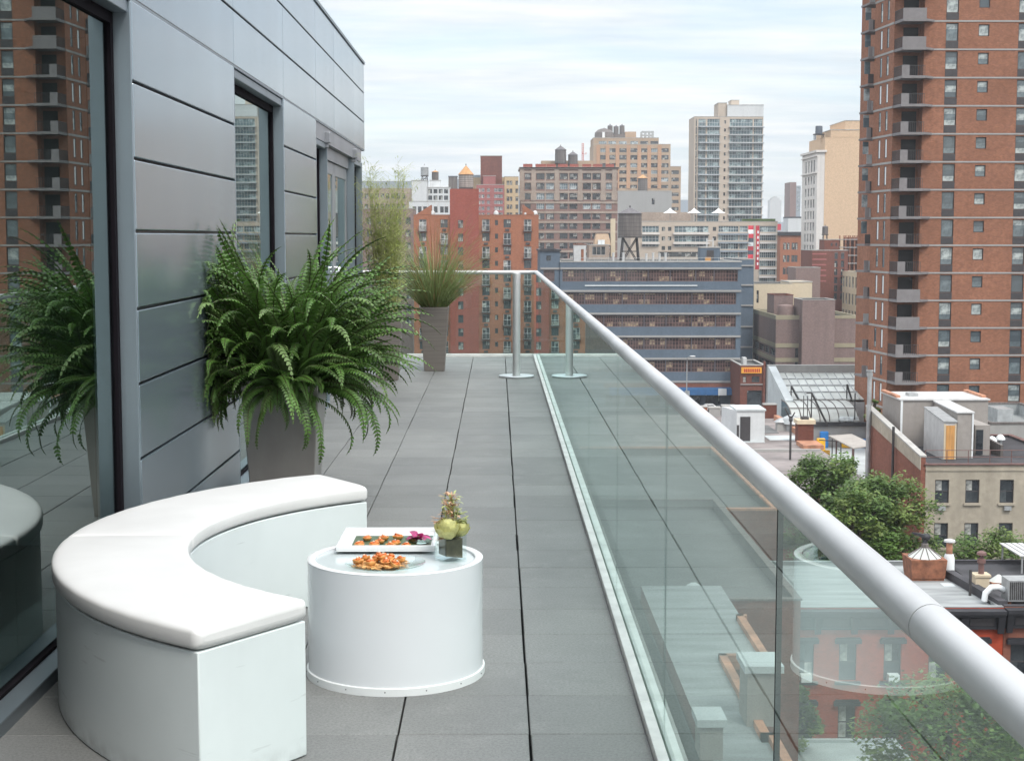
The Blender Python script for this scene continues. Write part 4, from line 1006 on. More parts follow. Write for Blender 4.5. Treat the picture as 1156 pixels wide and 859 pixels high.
for zx in (88, 212, 462, 712, 960, 1080):
    x = sx(580+zx/9.54, Y); mb.box(x-.75, x+.75, Y-.28, Y-.02, lz(640), lz(300))
    mb.box(x-1.0, x+1.0, Y-.42, Y-.285, lz(630), lz(560)); mb.box(x-.85, x+.85, Y-.38, Y-.285, lz(500), lz(440))
for zx in (338, 587, 836): x = sx(580+zx/9.54, Y); mb.box(x-.2, x+.2, Y-.2, Y-.02, lz(640), lz(335))
part(mb, 'stone_pier', M['stone_loft'], lb)
mb = MB()
for v in (325, 430, 540, 650, 755, 860, 965, 1070, 1175): mb.box(x0+.01, x1-.01, Y-.16, Y-.015, lz(v+(18 if v > 640 else 14)), lz(v-(4 if v > 640 else 8)))
part(mb, 'stone_course', M['stone_loft'], lb)
mb = MB(); mb.box(x0-.3, x1+.3, Y-.5, Y-.02, lz(292), lz(276)); part(mb, 'cornice', M['white_stone'], lb)
mb = MB()
for a, b in ((100, 200), (232, 345), (352, 450), (475, 580), (600, 695), (735, 830), (850, 950), (985, 1075)): mb.box(sx(580+a/9.54, Y), sx(580+b/9.54, Y), Y-.06, Y+.05, zt+.62, lz(242))
part(mb, 'red_parapet_panel', M['brick_red_paint'], lb)
pbox(lb, 'roof_bulkhead', 'stone_tan', sx(612, Y), sx(672, Y), Y+10, Y+18, zt-.3, lz(192))
mb = MB(); mb.lathe([(1.5, 0), (1.5, .5), (.9, 1.3), (.1, 1.9), (.01, 2)], 12, c=(sx(594.5, Y), Y+2.5, zt+.02)); part(mb, 'copper_cupola', M['copper'], lb, smooth=40)
water_tank('taller of two dark peaked tanks on the ornate loft roof', sx(633.5, Y), Y+7, zt-.48, 2.0, 4.6, 2.9, 1.5, n=20, brace=False)
water_tank('shorter of two dark peaked tanks on the ornate loft roof', sx(647.5, Y), Y+7, zt-.48, 1.7, 3.3, 2.4, 1.3, n=20, brace=False)
t = thing('tower_crane', 'small red crane mast on the skyline right of the two dark tanks', 'crane', (sx(657.5, 800), 800, 10))
Yc = 800; xc = sx(657.5, Yc)
for n_, b in (('mast', (xc-.5, xc+.5, Yc-.5, Yc+.5, 10, sz(162, Yc))), ('jib', (xc-.3, xc+1.8, Yc-.4, Yc+.4, sz(174.5, Yc), sz(172.3, Yc)))):
    mb = MB(); x_, X_, y_, Y_, z_, Z_ = b
    for xx in (x_, X_-.25):
        for yy in (y_, Y_-.25): mb.box(xx, xx+.25, yy, yy+.25, z_, Z_)
    k = z_
    while k < Z_-.3: mb.box(x_+.01, X_-.01, y_+.01, y_+.2, k, k+.2); k += 1.0
    part(mb, n_, M['crane_red'], t)

# ---- stepped tan building
Y = 750
def tz(v): return sz(130+v/10.1, Y)
def tx(v): return sx(665+v/10.1, Y)
wx = [150, 258, 378, 506, 620, 735]; st_ = 'grid'
zr = [(298, 335), (382, 425), (458, 510), (550, 598), (632, 672), (715, 760), (798, 835)]
tb = bld('office_building', 'tan stepped office building with rows of wide dark windows and tanks on top', tx(45), tx(920), Y, 30, tz(335), M['stone_tan'],
    [(tx(c)-1.85, tx(c)+1.85, tz(b), tz(a), 'loft' if rnd.random() < .8 else 'sky') for c in wx+[855] for a, b in zr[1:]] , rev=.4, par=.3)
tower(tb, tx(45), tx(785), Y+.02, Y+24, tz(336), tz(262), 'stone_tan', [(tx(c)-1.85, tx(c)+1.85, tz(335), tz(298), 'sky' if c < 550 else 'loft') for c in wx])
w2 = bld('office_building', 'lower tan wing at the right end of the stepped office building', tx(922), tx(1040), Y, 28, tz(588), M['stone_tan'],
    [(tx(c)-1.8, tx(c)+1.8, tz(b), tz(a), 'loft') for c in (975,) for a, b in ((632, 675), (715, 758), (798, 840), (885, 925), (968, 1008), (1050, 1090))], rev=.4, par=.3)
mb = MB()
for c in (100, 205, 318, 443, 565, 678, 795): mb.box(tx(c)-.9, tx(c)+.9, Y-.3, Y-.01, tz(840), tz(345))
part(mb, 'brick_pier', M['brick_tan'], tb)
mb = MB(); mb.lathe([(4.7, 0), (4.5, 3.0), (3.0, 4.4), (0.01, 5.3)], 10, c=(tx(178), Y+8, tz(262))); part(mb, 'domed_penthouse', M['tank_wood'], tb)
pbox(tb, 'penthouse_window', 'sign_white', tx(150), tx(178), Y+3.2, Y+3.5, tz(258), tz(190))
pbox(tb, 'plant_room', 'stone_tan', tx(420), tx(545), Y+8, Y+16, tz(262), tz(178)); pbox(tb, 'plant_room', 'tank_wood', tx(285), tx(418), Y+8, Y+16, tz(262), tz(205))
for i, (c, zt_, lab) in enumerate(((253, 82, 'left'), (322, 92, 'middle'), (390, 82, 'right'))):
    water_tank(f'{lab} one of three brown tanks clustered on the tan stepped office building', tx(c), Y+12, tz(262), 1.25, 4.4, tz(zt_)-tz(262)-5.4, .8, n=18, brace=False)
t = thing('roof_frame', 'open steel frame on the right of the tan stepped roof', 'steel frame', (tx(670), Y+8, tz(262)))
mb = MB()
for c in (605, 650, 695, 735):
    for yy in (Y+5, Y+11): mb.box(tx(c)-.25, tx(c)+.25, yy, yy+.5, tz(262), tz(175))
for v in (175, 215): mb.box(tx(603), tx(738), Y+4.9, Y+5.6, tz(v)-.5, tz(v)); mb.box(tx(603), tx(738), Y+10.9, Y+11.6, tz(v)-.5, tz(v))
part(mb, 'frame', M['galv'], t)

# ---- grey blank party wall building and its little tank
Y = 640; zt = sz(216, Y)
gb = bld('warehouse_building', 'plain grey party wall building right of the ornate loft', sx(696, Y), sx(758, Y), Y, 25, zt, M['grey_blank'], [(sx(737, Y)-.6, sx(737, Y)+.6, sz(231, Y), sz(224, Y), 'dark')])
water_tank('small dark tank with an orange cone on the grey party wall building', sx(726.3, Y), Y+5, zt-.75, 2.0, 5.2, 1.0, 1.5, 'tank_wood', 'tank_cone', n=18, brace=False)
bld('far_building', 'pale blue block between the tan office building and the glass tower', sx(766, 1500), sx(782, 1500), 1500, 40, sz(226, 1500), M['far_blue'], [])

# ---- tan and glass residential tower
Y = 560
def cz(v): return sz(100+v/10.74, Y)
def cx(v): return sx(770+v/10.74, Y)
fl = 97/10.74*Y/FPX; fr = []
for k in range(15):
    zt_ = cz(370+97*k); zb_ = cz(459+97*k)
    fr.append((cx(560), cx(838), zb_, zt_, 'strip')); fr.append((cx(852), cx(955), zb_, zt_, 'strip5'))
    fr.append((cx(493), cx(516), cz(428+97*k), cz(388+97*k), 'dark'))
    fr.append((cx(290), cx(440), zb_, zt_, 'strip5')); fr.append((cx(183), cx(272), zb_, zt_, 'strip5')); fr.append((cx(150), cx(166), zb_, zt_, 'narrow'))
tw = bld('residential_tower', 'tall tan and glass apartment tower with white balcony bands', cx(135), cx(965), Y, 16, cz(345), M['condo_tan'], fr, par=.4, rev=.3)
tower(tw, cx(530), cx(966), Y-.02, Y+14, cz(346), cz(203), 'white_wall'); tower(tw, cx(425), cx(529), Y+1, Y+12, cz(346), cz(175), 'condo_tan'); tower(tw, cx(600), cx(698), Y+5, Y+12, cz(204), cz(130), 'condo_tan')
for k in range(16):
    z = cz(465+97*(k-1)); mb = MB(); mb.box(cx(550), cx(966)+.2, Y-1.1, Y-.02, z-.30, z+.05) 
    if k: part(mb, 'balcony', M['condo_band'], tw)
    mb = MB(); mb.prism([(cx(180), Y-.02), (cx(190), Y-1.6), (cx(270), Y-1.5), (cx(300), Y-.9), (cx(445), Y-.9), (cx(445), Y-.02)], z-.25, z+.25)
    if k: part(mb, 'balcony', M['condo_band'], tw)

# ---- long tan condominium with roof umbrellas and flags in front
Y = 450
def dz(v): return sz(220+v/8.18, Y)
def dx(v): return sx(770+v/8.18, Y)
def dq(v): return sx(690+v/8.18, Y)
fr = []
for a, b, zs in ((285, 440, 2), (582, 898, 2)):
    for k in range(3): fr.append((dq(a), dq(b), dz(348+88*k) if k < 2 else dz(480), dz(288+88*k) if k < 2 else dz(450), 'strip5' if a == 285 else 'strip'))
for v in (482, 540, 953):
    for k in range(3): fr.append((dq(v)-.5, dq(v)+.5, dz(335+88*k), dz(298+88*k), 'dark'))
for v in (490, 590, 685, 785): fr.append((dq(v)-1.7, dq(v)+1.7, dz(575), dz(527), 'grid'))
for k in range(7):
    fr.append((dx(335), dx(520), dz(345+79*k), dz(288+79*k), 'strip')); fr.append((dx(530), dx(605), dz(345+79*k), dz(288+79*k), 'strip5'))
    fr.append((dx(718), dx(868), dz(345+79*k), dz(288+79*k), 'strip'))
lc = bld('apartment_building', 'long low tan and glass apartment building with white umbrellas on its roof', dq(180), dx(880), Y, 22, dz(250), M['condo_tan'], fr, par=.6, rev=.3)
for k in range(6):
    z = dz(355+79*k); mb = MB(); mb.box(dx(332), dx(612), Y-.7, Y-.02, z-.5, z); part(mb, 'balcony', M['far_blue'], lc)
    mb = MB(); mb.box(dx(715), dx(872), Y-.9, Y-.02, z-.55, z); part(mb, 'balcony', M['white_stone'], lc)
for a, b in ((570, 905), (285, 445)):
    for k in range(2): z = dz(352+88*k); mb = MB(); mb.box(dq(a), dq(b), Y-.9, Y-.02, z-.5, z); part(mb, 'balcony', M['white_stone'], lc)
pbox(lc, 'roof_bulkhead', 'stone_loft', dq(290), dq(780), Y+12, Y+20, dz(252), dz(155))
pbox(lc, 'roof_planting', 'tree_leaf', dx(560), dx(865), Y+1, Y+2.5, dz(250), dz(222))
for i, (v, lab) in enumerate(((552, 'left'), (776, 'middle'), (1000, 'right'))):
    t = thing('roof_umbrella', f'{lab} one of three white umbrellas on the long tan roof', 'umbrella', (dq(v), Y+3, dz(255)), 0, 'white umbrellas on the tan roof')
    mb = MB(); mb.lathe([(2.1, 2.7), (1.2, 3.15), (.4, 3.75), (.05, 4.2), (.01, 4.25)], 8); mb.build('canopy', M['umbrella'], t)
    mb = MB(); mb.tube([(0, 0, 0), (0, 0, 4.1)], .06, 6); mb.build('pole', M['galv'], t)
Yf = 400
for i, (a, b, va, vb, lab) in enumerate(((612, 658, 285, 590, 'striped red and white banner beside the long red banner'), (682, 712, 285, 690, 'long red banner hanging in front of the tan and glass building'))):
    xa, xb = sx(770+a/8.18, Yf), sx(770+b/8.18, Yf); za, zb_ = sz(220+vb/8.18, Yf), sz(220+va/8.18, Yf)
    t = thing('street_banner', lab, 'banner', (xb+.1, Yf, G))
    mb = MB(); n = 8
    for k in range(n):
        z0_, z1_ = za+(zb_-za)*k/n, za+(zb_-za)*(k+1)/n; w0 = .5*math.sin(k*.9+i); w1 = .5*math.sin((k+1)*.9+i)
        mi = 0 if i else (1 if k in (3, 6) else (2 if k in (1, 4) else 0))
        mb.hexa([(xa, Yf+w0, z0_), (xb, Yf-.2, z0_), (xb, Yf-.12, z0_), (xa, Yf+w0+.08, z0_), (xa, Yf+w1, z1_), (xb, Yf-.2, z1_), (xb, Yf-.12, z1_), (xa, Yf+w1+.08, z1_)], mi)
    part(mb, 'cloth', [M['banner_red'], M['sign_white'], M['far_dark']], t)
    if i:
        mb = MB()
        for k in range(7): z = za+(zb_-za)*(.1+.12*k); mb.box(xa+.6, xb-.6, Yf-.75, Yf-.62, z, z+.7)
        part(mb, 'white_lettering', M['sign_white'], t)
    mb = MB(); mb.tube([(xb+.12, Yf, G), (xb+.12, Yf, zb_+.4)], .09, 8); part(mb, 'pole', M['galv'], t)
# ---- slate blue loft building with window bands
Y = 290
def bz(v): return sz(285+v/4.817, Y)
def bx(v): return sx(620+v/4.817, Y)
fr = []
bandz = [(95, 158), (220, 283), (342, 405), (464, 528), (586, 650)]
for i, (a, b) in enumerate(bandz):
    xs = [72, 195, 305, 420, 540, 660, 800, 900, 1030] if i == 0 else [72, 195, 300, 400, 520, 640, 780, 910, 1022]
    for u, v in zip(xs[:-1], xs[1:]): fr.append((bx(u)+.03, bx(v)-.03, bz(b), bz(a), 'blue'))
fr += [(bx(-40), bx(40), bz(158), bz(97), 'blue'), (bx(-20), bx(8), bz(40), bz(10), 'dark')]
for k in range(7): fr.append((bx(310+110*k), bx(390+110*k), G+.4, bz(772), 'dark'))
xr = bx(1048)
bb = bld('loft_building', 'slate blue loft building with long bands of brown windows and cream ledges', bx(60), xr, Y, 30, bz(54), M['blue_paint'], fr, par=.7, rev=.35, cop='coping', ch=.22)
mb = MB()
for v in (87, 210, 333, 457, 578, 703): mb.box(bx(61), xr-.02, Y-.22, Y-.015, bz(v+5), bz(v-5))
part(mb, 'ledge', M['band'], bb)
mb = MB(); mb.box(bx(195), bx(808), Y-.16, Y-.015, bz(183), bz(178)); part(mb, 'white_ledge', M['sign_white'], bb)
pbox(bb, 'brick_base', 'brick_brown', bx(300), xr-.1, Y-.10, Y-.016, bz(735), bz(710))
# corner tower and rear wing
fr2 = [(bx(-30), bx(30), bz(158+122*k), bz(95+122*k), 'blue') for k in range(5)] + [(bx(-15), bx(10), bz(46), bz(18), 'dark')]
lt = bld('stair_tower', 'slate blue corner tower with dark cornice at the left end of the blue loft building', bx(-48), bx(59), Y+.4, 20, bz(-5), M['blue_paint'], fr2, par=.5, rev=.3, cop='cornice', cw=.25, ch=.35)
mb = MB()
for v in (87, 210, 333): mb.box(bx(-47), bx(58), Y+.2, Y+.385, bz(v+6), bz(v-4))
part(mb, 'ledge', M['band'], lt)
Y2 = 325
rw = bld('loft_building', 'dark blue rear wing with pale ledges behind the right end of the blue loft building', sx(837, Y2), sx(852, Y2), Y2+.6, 24, sz(293.5, Y2), M['blue_paint'],
    [(sx(840.5, Y2)-.9, sx(840.5, Y2)+.9, sz(313+25*k, Y2), sz(306+25*k, Y2), 'dark') for k in range(5)], par=.5, cop='coping')
mb = MB()
for y_ in (300, 322, 345, 369, 392): mb.box(sx(837.2, Y2), sx(852.2, Y2), Y2+.35, Y2+.585, sz(y_+.8, Y2), sz(y_-.8, Y2))
part(mb, 'ledge', M['band'], rw)
# roof things of the blue building
rz_ = bz(54)-.69
water_tank('big dark water tank on a braced steel tower above the blue building', sx(711, Y+8), Y+8, rz_, 2.25, 4.35, 5.5, 1.15, 'tank_wood', 'tank_cone_dark')
bk = thing('roof_bulkhead', 'small blue stair bulkhead on the right of the blue roof', 'bulkhead', (bx(865), Y+7, rz_))
pbox(bk, 'wall', 'blue_paint', sx(791, Y+7), sx(813, Y+7), Y+7, Y+11, rz_, sz(280, Y+7)); pbox(bk, 'cap', 'coping', sx(790.5, Y+7), sx(813.5, Y+7), Y+6.9, Y+11.1, sz(280, Y+7)+.002, sz(278.7, Y+7))
pbox(bk, 'door', 'frame_dark', sx(798, Y+7), sx(806, Y+7), Y+6.94, Y+6.99, rz_+.3, sz(282.5, Y+7)); pbox(bk, 'crate', 'plywood', sx(796, Y+7), sx(802, Y+7), Y+6, Y+6.9, rz_, sz(290.5, Y+7))
mb = MB()
for px in (798, 805): mb.tube([(sx(px, Y+8), Y+8, sz(279, Y+7)), (sx(px, Y+8), Y+8, sz(269, Y+7))], .12, 6)
mb.tube([(sx(798, Y+8), Y+8, sz(272, Y+7)), (sx(805, Y+8), Y+8, sz(272, Y+7))], .07, 6); part(mb, 'antenna_frame', M['white_metal'], bk)
sh = thing('roof_shed', 'white metal equipment shed on the left of the blue roof', 'shed', (sx(655, Y+5), Y+5, rz_))
pbox(sh, 'wall', 'white_metal', sx(648, Y+5), sx(661.5, Y+5), Y+5, Y+8, rz_, sz(276.5, Y+5)); pbox(sh, 'roof', 'rust', sx(647.7, Y+5), sx(661.8, Y+5), Y+4.9, Y+8.1, sz(276.5, Y+5)+.002, sz(275.6, Y+5)); pbox(sh, 'door', 'rust', sx(656, Y+5), sx(659, Y+5), Y+4.95, Y+4.99, rz_+.8, sz(281.5, Y+5))
Y3 = 335
dh = bld('dormer_house', 'small stone house top with mansard roof and chimney left of the big water tank', sx(665, Y3), sx(688, Y3), Y3, 8, sz(277, Y3), M['stone_loft'], rows([sx(p, Y3) for p in (671, 676, 681)], .9, [sz(288, Y3)], 1.8, 'narrow'), par=.1)
mb = MB(); a, b = sx(671, Y3), sx(690, Y3); mb.hexa([(a, Y3+.5, sz(277, Y3)), (b, Y3+.5, sz(277, Y3)), (b, Y3+6, sz(277, Y3)), (a, Y3+6, sz(277, Y3)), (a+.5, Y3+1.5, sz(264, Y3)), (b-.5, Y3+1.5, sz(264, Y3)), (b-.5, Y3+5, sz(264, Y3)), (a+.5, Y3+5, sz(264, Y3))]); part(mb, 'mansard_roof', M['stone_tan'], dh)
mb = MB()
for px in (677, 681): mb.box(sx(px, Y3)-.35, sx(px, Y3)+.35, Y3+.35, Y3+.9, sz(276, Y3), sz(271, Y3))
part(mb, 'dormer', M['sign_white'], dh)
pbox(dh, 'chimney', 'cream', sx(690, Y3), sx(695, Y3), Y3+1, Y3+2.6, sz(290, Y3), sz(247, Y3))
for i, (px, top) in enumerate(((692.5, 286), (704, 286), (730, 287), (745, 287), (752, 286), (738, 286))):
    t = lone((lambda m: (m.tube([(sx(px, Y+3), Y+3+i*.2, rz_), (sx(px, Y+3), Y+3+i*.2, sz(top, Y+3))], .22, 8), m.tube([(sx(px, Y+3), Y+3+i*.2, sz(top, Y+3)), (sx(px, Y+3), Y+3+i*.2, sz(top-.6, Y+3))], .30, 8), m)[-1])(MB()),
        'vent_pipe', M['white_metal'], (sx(px, Y+3), Y+3+i*.2, rz_), 'short white vent pipe standing on the blue building roof', 'vent pipe', 'white vent pipes on the blue roof')
rl = thing('roof_railing', 'thin pale railing along the front of the blue roof', 'railing', (sx(750, Y+1.5), Y+1.5, rz_))
mb = MB(); a, b = sx(648, Y+1.5), sx(835, Y+1.5); n = 24
for k in range(n+1): x_ = a+(b-a)*k/n; mb.tube([(x_, Y+1.5, rz_), (x_, Y+1.5, rz_+1.5)], .035, 4)
for z_ in (.9, 1.5): mb.tube([(a, Y+1.5, rz_+z_), (b, Y+1.5, rz_+z_)], .03, 4)
part(mb, 'bars', M['galv'], rl)
# awning with its white sign, street in front
aw = thing('shop_awning', 'long blue awning with a white sign panel over the street shops', 'awning', (bx(860), Y-1, bz(772)))
xa, xb = bx(330), bx(1062)
mb = MB(); mb.hexa([(xa, Y-2.2, bz(770)), (xb, Y-2.2, bz(770)), (xb, Y-.1, bz(770)), (xa, Y-.1, bz(770)), (xa, Y-2.0, bz(738)), (xb, Y-2.0, bz(738)), (xb, Y-.1, bz(733)), (xa, Y-.1, bz(733))]); part(mb, 'canopy', M['awning'], aw)
mb = MB(); mb.box(bx(920), bx(965), Y-2.32, Y-2.22, bz(771), bz(734)); part(mb, 'sign_panel', M['sign_white'], aw)
sl = thing('street_lamp', 'tall slim street lamp in front of the blue building', 'street lamp', (sx(777, 280), 280, G))
xl = sx(777, 280); mb = MB(); mb.tube([(xl, 280, G), (xl, 280, G+9), (xl, 279.6, sz(404, 280)), (xl+.5, 279, sz(401.5, 280))], [.12, .09, .07, .06], 8); part(mb, 'pole', M['galv'], sl)
mb = MB(); mb.blob((xl+.9, 279, sz(402, 280)), (.55, .3, .16), 10); part(mb, 'lamp_head', M['white_metal'], sl, smooth=60)
mb = MB(); mb.box(xl-.4, xl+.5, 279.6, 279.8, sz(447, 280), sz(441, 280)); part(mb, 'sign_plate', M['galv'], sl)

def car(label, x, y, paint, rz=0.0, kind='car', L=4.4, W=1.8, H=1.45):
    c = thing('parked_car' if kind == 'car' else 'delivery_van', label, kind if kind == 'car' else 'van', (x, y, G+.01), rz)
    mb = MB()
    if kind == 'car': pr = [(-L/2, .35), (-L/2, .72), (-L*.46, .88), (-L*.30, .93), (-L*.14, H), (L*.16, H), (L*.32, .95), (L*.47, .82), (L/2, .62), (L/2, .35)]
    else: pr = [(-L/2, .4), (-L/2, H), (L*.28, H), (L*.38, 1.35), (L*.48, 1.15), (L/2, .8), (L/2, .4)]
    n = len(pr); i = len(mb.v)
    for s in (-1, 1):
        for px, pz in pr: mb.v.append((px, s*W/2*(.86 if pz > 1.0 and kind == 'car' else 1), pz))
    for k in range(n): j = (k+1) % n; mb.f.append((i+k, i+j, i+n+j, i+n+k)); mb.m.append(0)
    mb.f.append(tuple(i+k for k in reversed(range(n)))); mb.f.append(tuple(i+n+k for k in range(n))); mb.m += [0, 0]
    mb.build('body', M[paint], c, bevel=.06, seg=2, fix=True)
    for s in (-1, 1):
        mb = MB(); yy = s*(W/2*(.935 if kind == 'car' else 1)+.02)
        if kind == 'car': mb.hexa([(-L*.25, yy-.02, .93), (L*.25, yy-.02, .93), (L*.25, yy+.02, .93), (-L*.25, yy+.02, .93), (-L*.13, yy*.93-.02, H-.08), (L*.14, yy*.93-.02, H-.08), (L*.14, yy*.93+.02, H-.08), (-L*.13, yy*.93+.02, H-.08)])
        else: mb.box(L*.2, L*.4, yy-.02, yy+.02, 1.2, H-.25)
        mb.build('side_window', M['pane_dark'], c)
    for px in (-L*.30, L*.30):
        for s in (-1, 1):
            mb = MB(); mb.tube([(px, s*(W/2-.18), .33), (px, s*(W/2+.02), .33)], .33, 16); w = mb.build('wheel', M['tyre'], c, smooth=40)
            mb = MB(); mb.tube([(px, s*(W/2+.01), .33), (px, s*(W/2+.03), .33)], .19, 12); mb.build('rim', M['galv'], w, smooth=40)
    return c
car('silver car parked by the small brick building with the yellow sign', sx(853, 268), 268, 'car_silver')
car('white car parked under the blue awning', sx(803, 284), 284, 'car_white')
car('dark car beside the white car under the blue awning', sx(785, 285), 285, 'car_dark')
car('dark blue car right of the white car by the blue awning', sx(820, 285), 285, 'car_dark')

# ---- small brick building with the yellow sign
Y = 278
sb = bld('shop_building', 'small red brick shop building with a yellow sign and a dark garage door', sx(838, Y), sx(866, Y), Y+.2, 12, sz(413, Y), M['brick_dark'],
    [(sx(846, Y), sx(863, Y), G+.2, sz(441, Y), 'dark'), (sx(851, Y), sx(860, Y), sz(432, Y), sz(425, Y), 'grid'), (sx(841, Y), sx(845, Y), sz(432, Y), sz(425, Y), 'dark')], par=.4)
pbox(sb, 'pilaster', 'brick_dark', sx(864, Y), sx(866.3, Y), Y-.1, Y+.19, G, sz(408, Y)); pbox(sb, 'ledge', 'band', sx(838.2, Y), sx(863.8, Y), Y-.02, Y+.18, sz(434.6, Y), sz(433.6, Y))
sg = pbox(sb, 'sign_board', 'sign_yellow', sx(839, Y), sx(862, Y), Y-.1, Y+.18, sz(421.5, Y), sz(415, Y))
mb = MB()
for k in range(9):
    x_ = sx(842.5+2.1*k, Y); mb.box(x_-.11, x_+.11, Y-.14, Y-.102, sz(420.3, Y), sz(416.3, Y))
    if k % 2 == 0: mb.box(x_+.111, x_+.20, Y-.14, Y-.102, sz(418.6, Y), sz(418, Y))
part(mb, 'red_lettering', M['sign_red'], sg)
pbox(sb, 'roof_unit', 'white_metal', sx(841, Y+4), sx(845, Y+4), Y+4, Y+6, sz(413, Y)-.4, sz(404, Y+4))

# ---- purple brown block with tan bands
Y = 305
def pz(v): return sz(290+v/6.606, Y)
def pxx(v): return sx(840+v/6.606, Y)
fr = []
for a, b in ((682, 752), (785, 850)): fr += [(pxx(395), pxx(418), pz(b), pz(a), 'dark')]
fl_ = [(Y+1.0+6.3*q, Y+7.1+6.3*q, pz(b), pz(a), 'loft') for q in range(4) for a, b in ((690, 745), (800, 860))]
pbld = bld('brick_block', 'purple brown brick block with tan bands left of its stair tower', pxx(248), pxx(470), Y, 27, pz(470), M['brick_mauve'], fr, left=fl_, par=1.0, cop='band_olive', ch=.9, rev=.3)
fr = [(pxx(664)+.3, pxx(688), pz(b), pz(a), 'dark') for a, b in ((675, 745), (780, 840))]
pr2 = bld('brick_block', 'right wing of the purple brown block by the brick tower', pxx(640), pxx(862), Y+.3, 34, pz(462), M['brick_mauve'], fr, par=1.0, cop='band_olive', ch=.6, rev=.3)
for root, a, b, yy in ((pbld, 250, 469, Y), (pr2, 642, 860, Y+.3)):
    mb = MB()
    for v in (660, 768): mb.box(pxx(a), pxx(b), yy-.10, yy-.012, pz(v+17), pz(v-14))
    if root is pbld:
        for v in (660, 768): mb.box(pxx(248)-.10, pxx(248)-.012, Y-.10, Y+26.9, pz(v+17), pz(v-14))
    part(mb, 'tan_band', M['band_olive'], root)
bld('stair_tower', 'plain windowless stair tower standing forward of the purple brown block', pxx(422), pxx(664), Y-3, 9, pz(318), M['brick_mauve'], [], par=.6, ch=.1)
bld('rooftop_block', 'dark purple lift room behind the plain stair tower', pxx(285), pxx(432), Y+8, 8, pz(300), M['brick_mauve'], [], zb=pz(470)-1.0, par=.3, cop='brick_dark')
t = thing('roof_tank', 'round grey tank on the purple brown roof left of the stair tower', 'tank', (pxx(350), Y+4, pz(470)-1)); mb = MB(); mb.lathe([(1.7, 0), (1.7, 3.4), (1.5, 3.7), (.01, 3.9)], 20, capb=True); mb.build('tank_body', M['brick_mauve'], t, smooth=40)

# ---- cream block, mauve block, orange low-rise, brown brick with tank
Y = 345
cb_ = bld('warehouse_building', 'plain cream block between the blue building and the purple block', sx(852, Y), sx(895, Y), Y, 14, sz(320.5, Y), M['cream'],
    [(sx(855, Y), sx(857.5, Y), sz(342, Y), sz(328, Y), 'dark'), (sx(877, Y), sx(882, Y), sz(340.5, Y), sz(335, Y), 'dark')], par=.4, ch=.1)
tower(cb_, sx(893, Y), sx(919, Y), Y+1.2, Y+12, G, sz(319, Y), 'cream')
Y = 362
bld('brick_block', 'plain mauve brick block above the cream block', sx(899, Y), sx(927, Y), Y, 10, sz(302.5, Y), M['brick_mauve'], [], par=.5, ch=.1)
Y = 520
bld('apartment_building', 'orange brick mid-rise with dark roof left of the tall blank tan building', sx(881, Y), sx(905, Y), Y, 20, sz(266, Y), M['brick_orange'],
    rows([sx(p, Y) for p in (886, 890, 895.5, 899)], 1.0, [sz(282+14*k, Y) for k in range(5)], 2.3, 'sash'), par=.6, cop='cornice', cw=.5, ch=1.2)
Y = 560
bld('apartment_building', 'narrow white block with a red hoarding between the long tan building and the orange mid-rise', sx(877, Y), sx(883.5, Y), Y, 14, sz(262, Y), M['white_wall'], rows([sx(880, Y)], 1.6, [sz(270+9*k, Y) for k in range(3)], 1.5, 'dark'), par=.4)
t = thing('red_hoarding', 'red sign panel on top of the narrow white block', 'sign', (sx(879.5, 556), 556, sz(262, 556))); pbox(t, 'panel', 'banner_red', sx(877.5, 556), sx(881.5, 556), 556, 556.4, sz(260, 556), sz(253, 556))
Y = 375
def uz(v): return sz(190+v/8.18, Y)
def ux(v): return sx(860+v/8.18, Y)
bt_ = bld('brick_block', 'dark red brick block with a small water tank before the blank tan wall', ux(468), ux(800), Y, 14, uz(762), M['brick_dark'],
    rows([ux(690), ux(750)], .8, [uz(840+75*k) for k in range(6)], 1.6, 'dark'), par=.5)
mb = MB()
for k in range(6): mb.box(ux(470), ux(600), Y-.08, Y-.012, uz(785+50*k+14), uz(785+50*k))
part(mb, 'pale_course', M['brick_pink'], bt_)
tower(bt_, ux(595), ux(732), Y+2, Y+8, uz(764)-.4, uz(662), 'brick_dark', [(ux(655), ux(672), uz(720), uz(690), 'dark'), (ux(698), ux(715), uz(720), uz(690), 'dark')])
water_tank('small dark water tank on legs above the dark red brick block', ux(624), Y+5, uz(660), .72, 1.75, 1.35, .3, brace=False, n=16)
# red steel building frame behind the brick tower
Y = 392
t = thing('building_frame', 'red steel building frame under construction left of the brick tower', 'steel frame', (sx(968, Y), Y, G))
mb = MB(); xa, xb = sx(955, Y), sx(980, Y)
for k in range(6):
    x_ = xa+(xb-xa)*k/5; mb.box(x_-.15, x_+.15, Y, Y+.3, G, sz(266, Y)); mb.box(x_-.15, x_+.15, Y+7, Y+7.3, G, sz(266, Y))
part(mb, 'steel_post', M['rust'], t)
mb = MB()
for k in range(12): z_ = sz(270+9*k, Y); mb.box(xa-.3, xb+.3, Y-.1, Y+7.4, z_-.22, z_)
part(mb, 'floor_slab', M['concrete'], t)
mb = MB(); mb.box(xa+.2, xb-.2, Y+3, Y+3.3, G, sz(268, Y)); part(mb, 'inner_wall', M['brick_dark'], t)

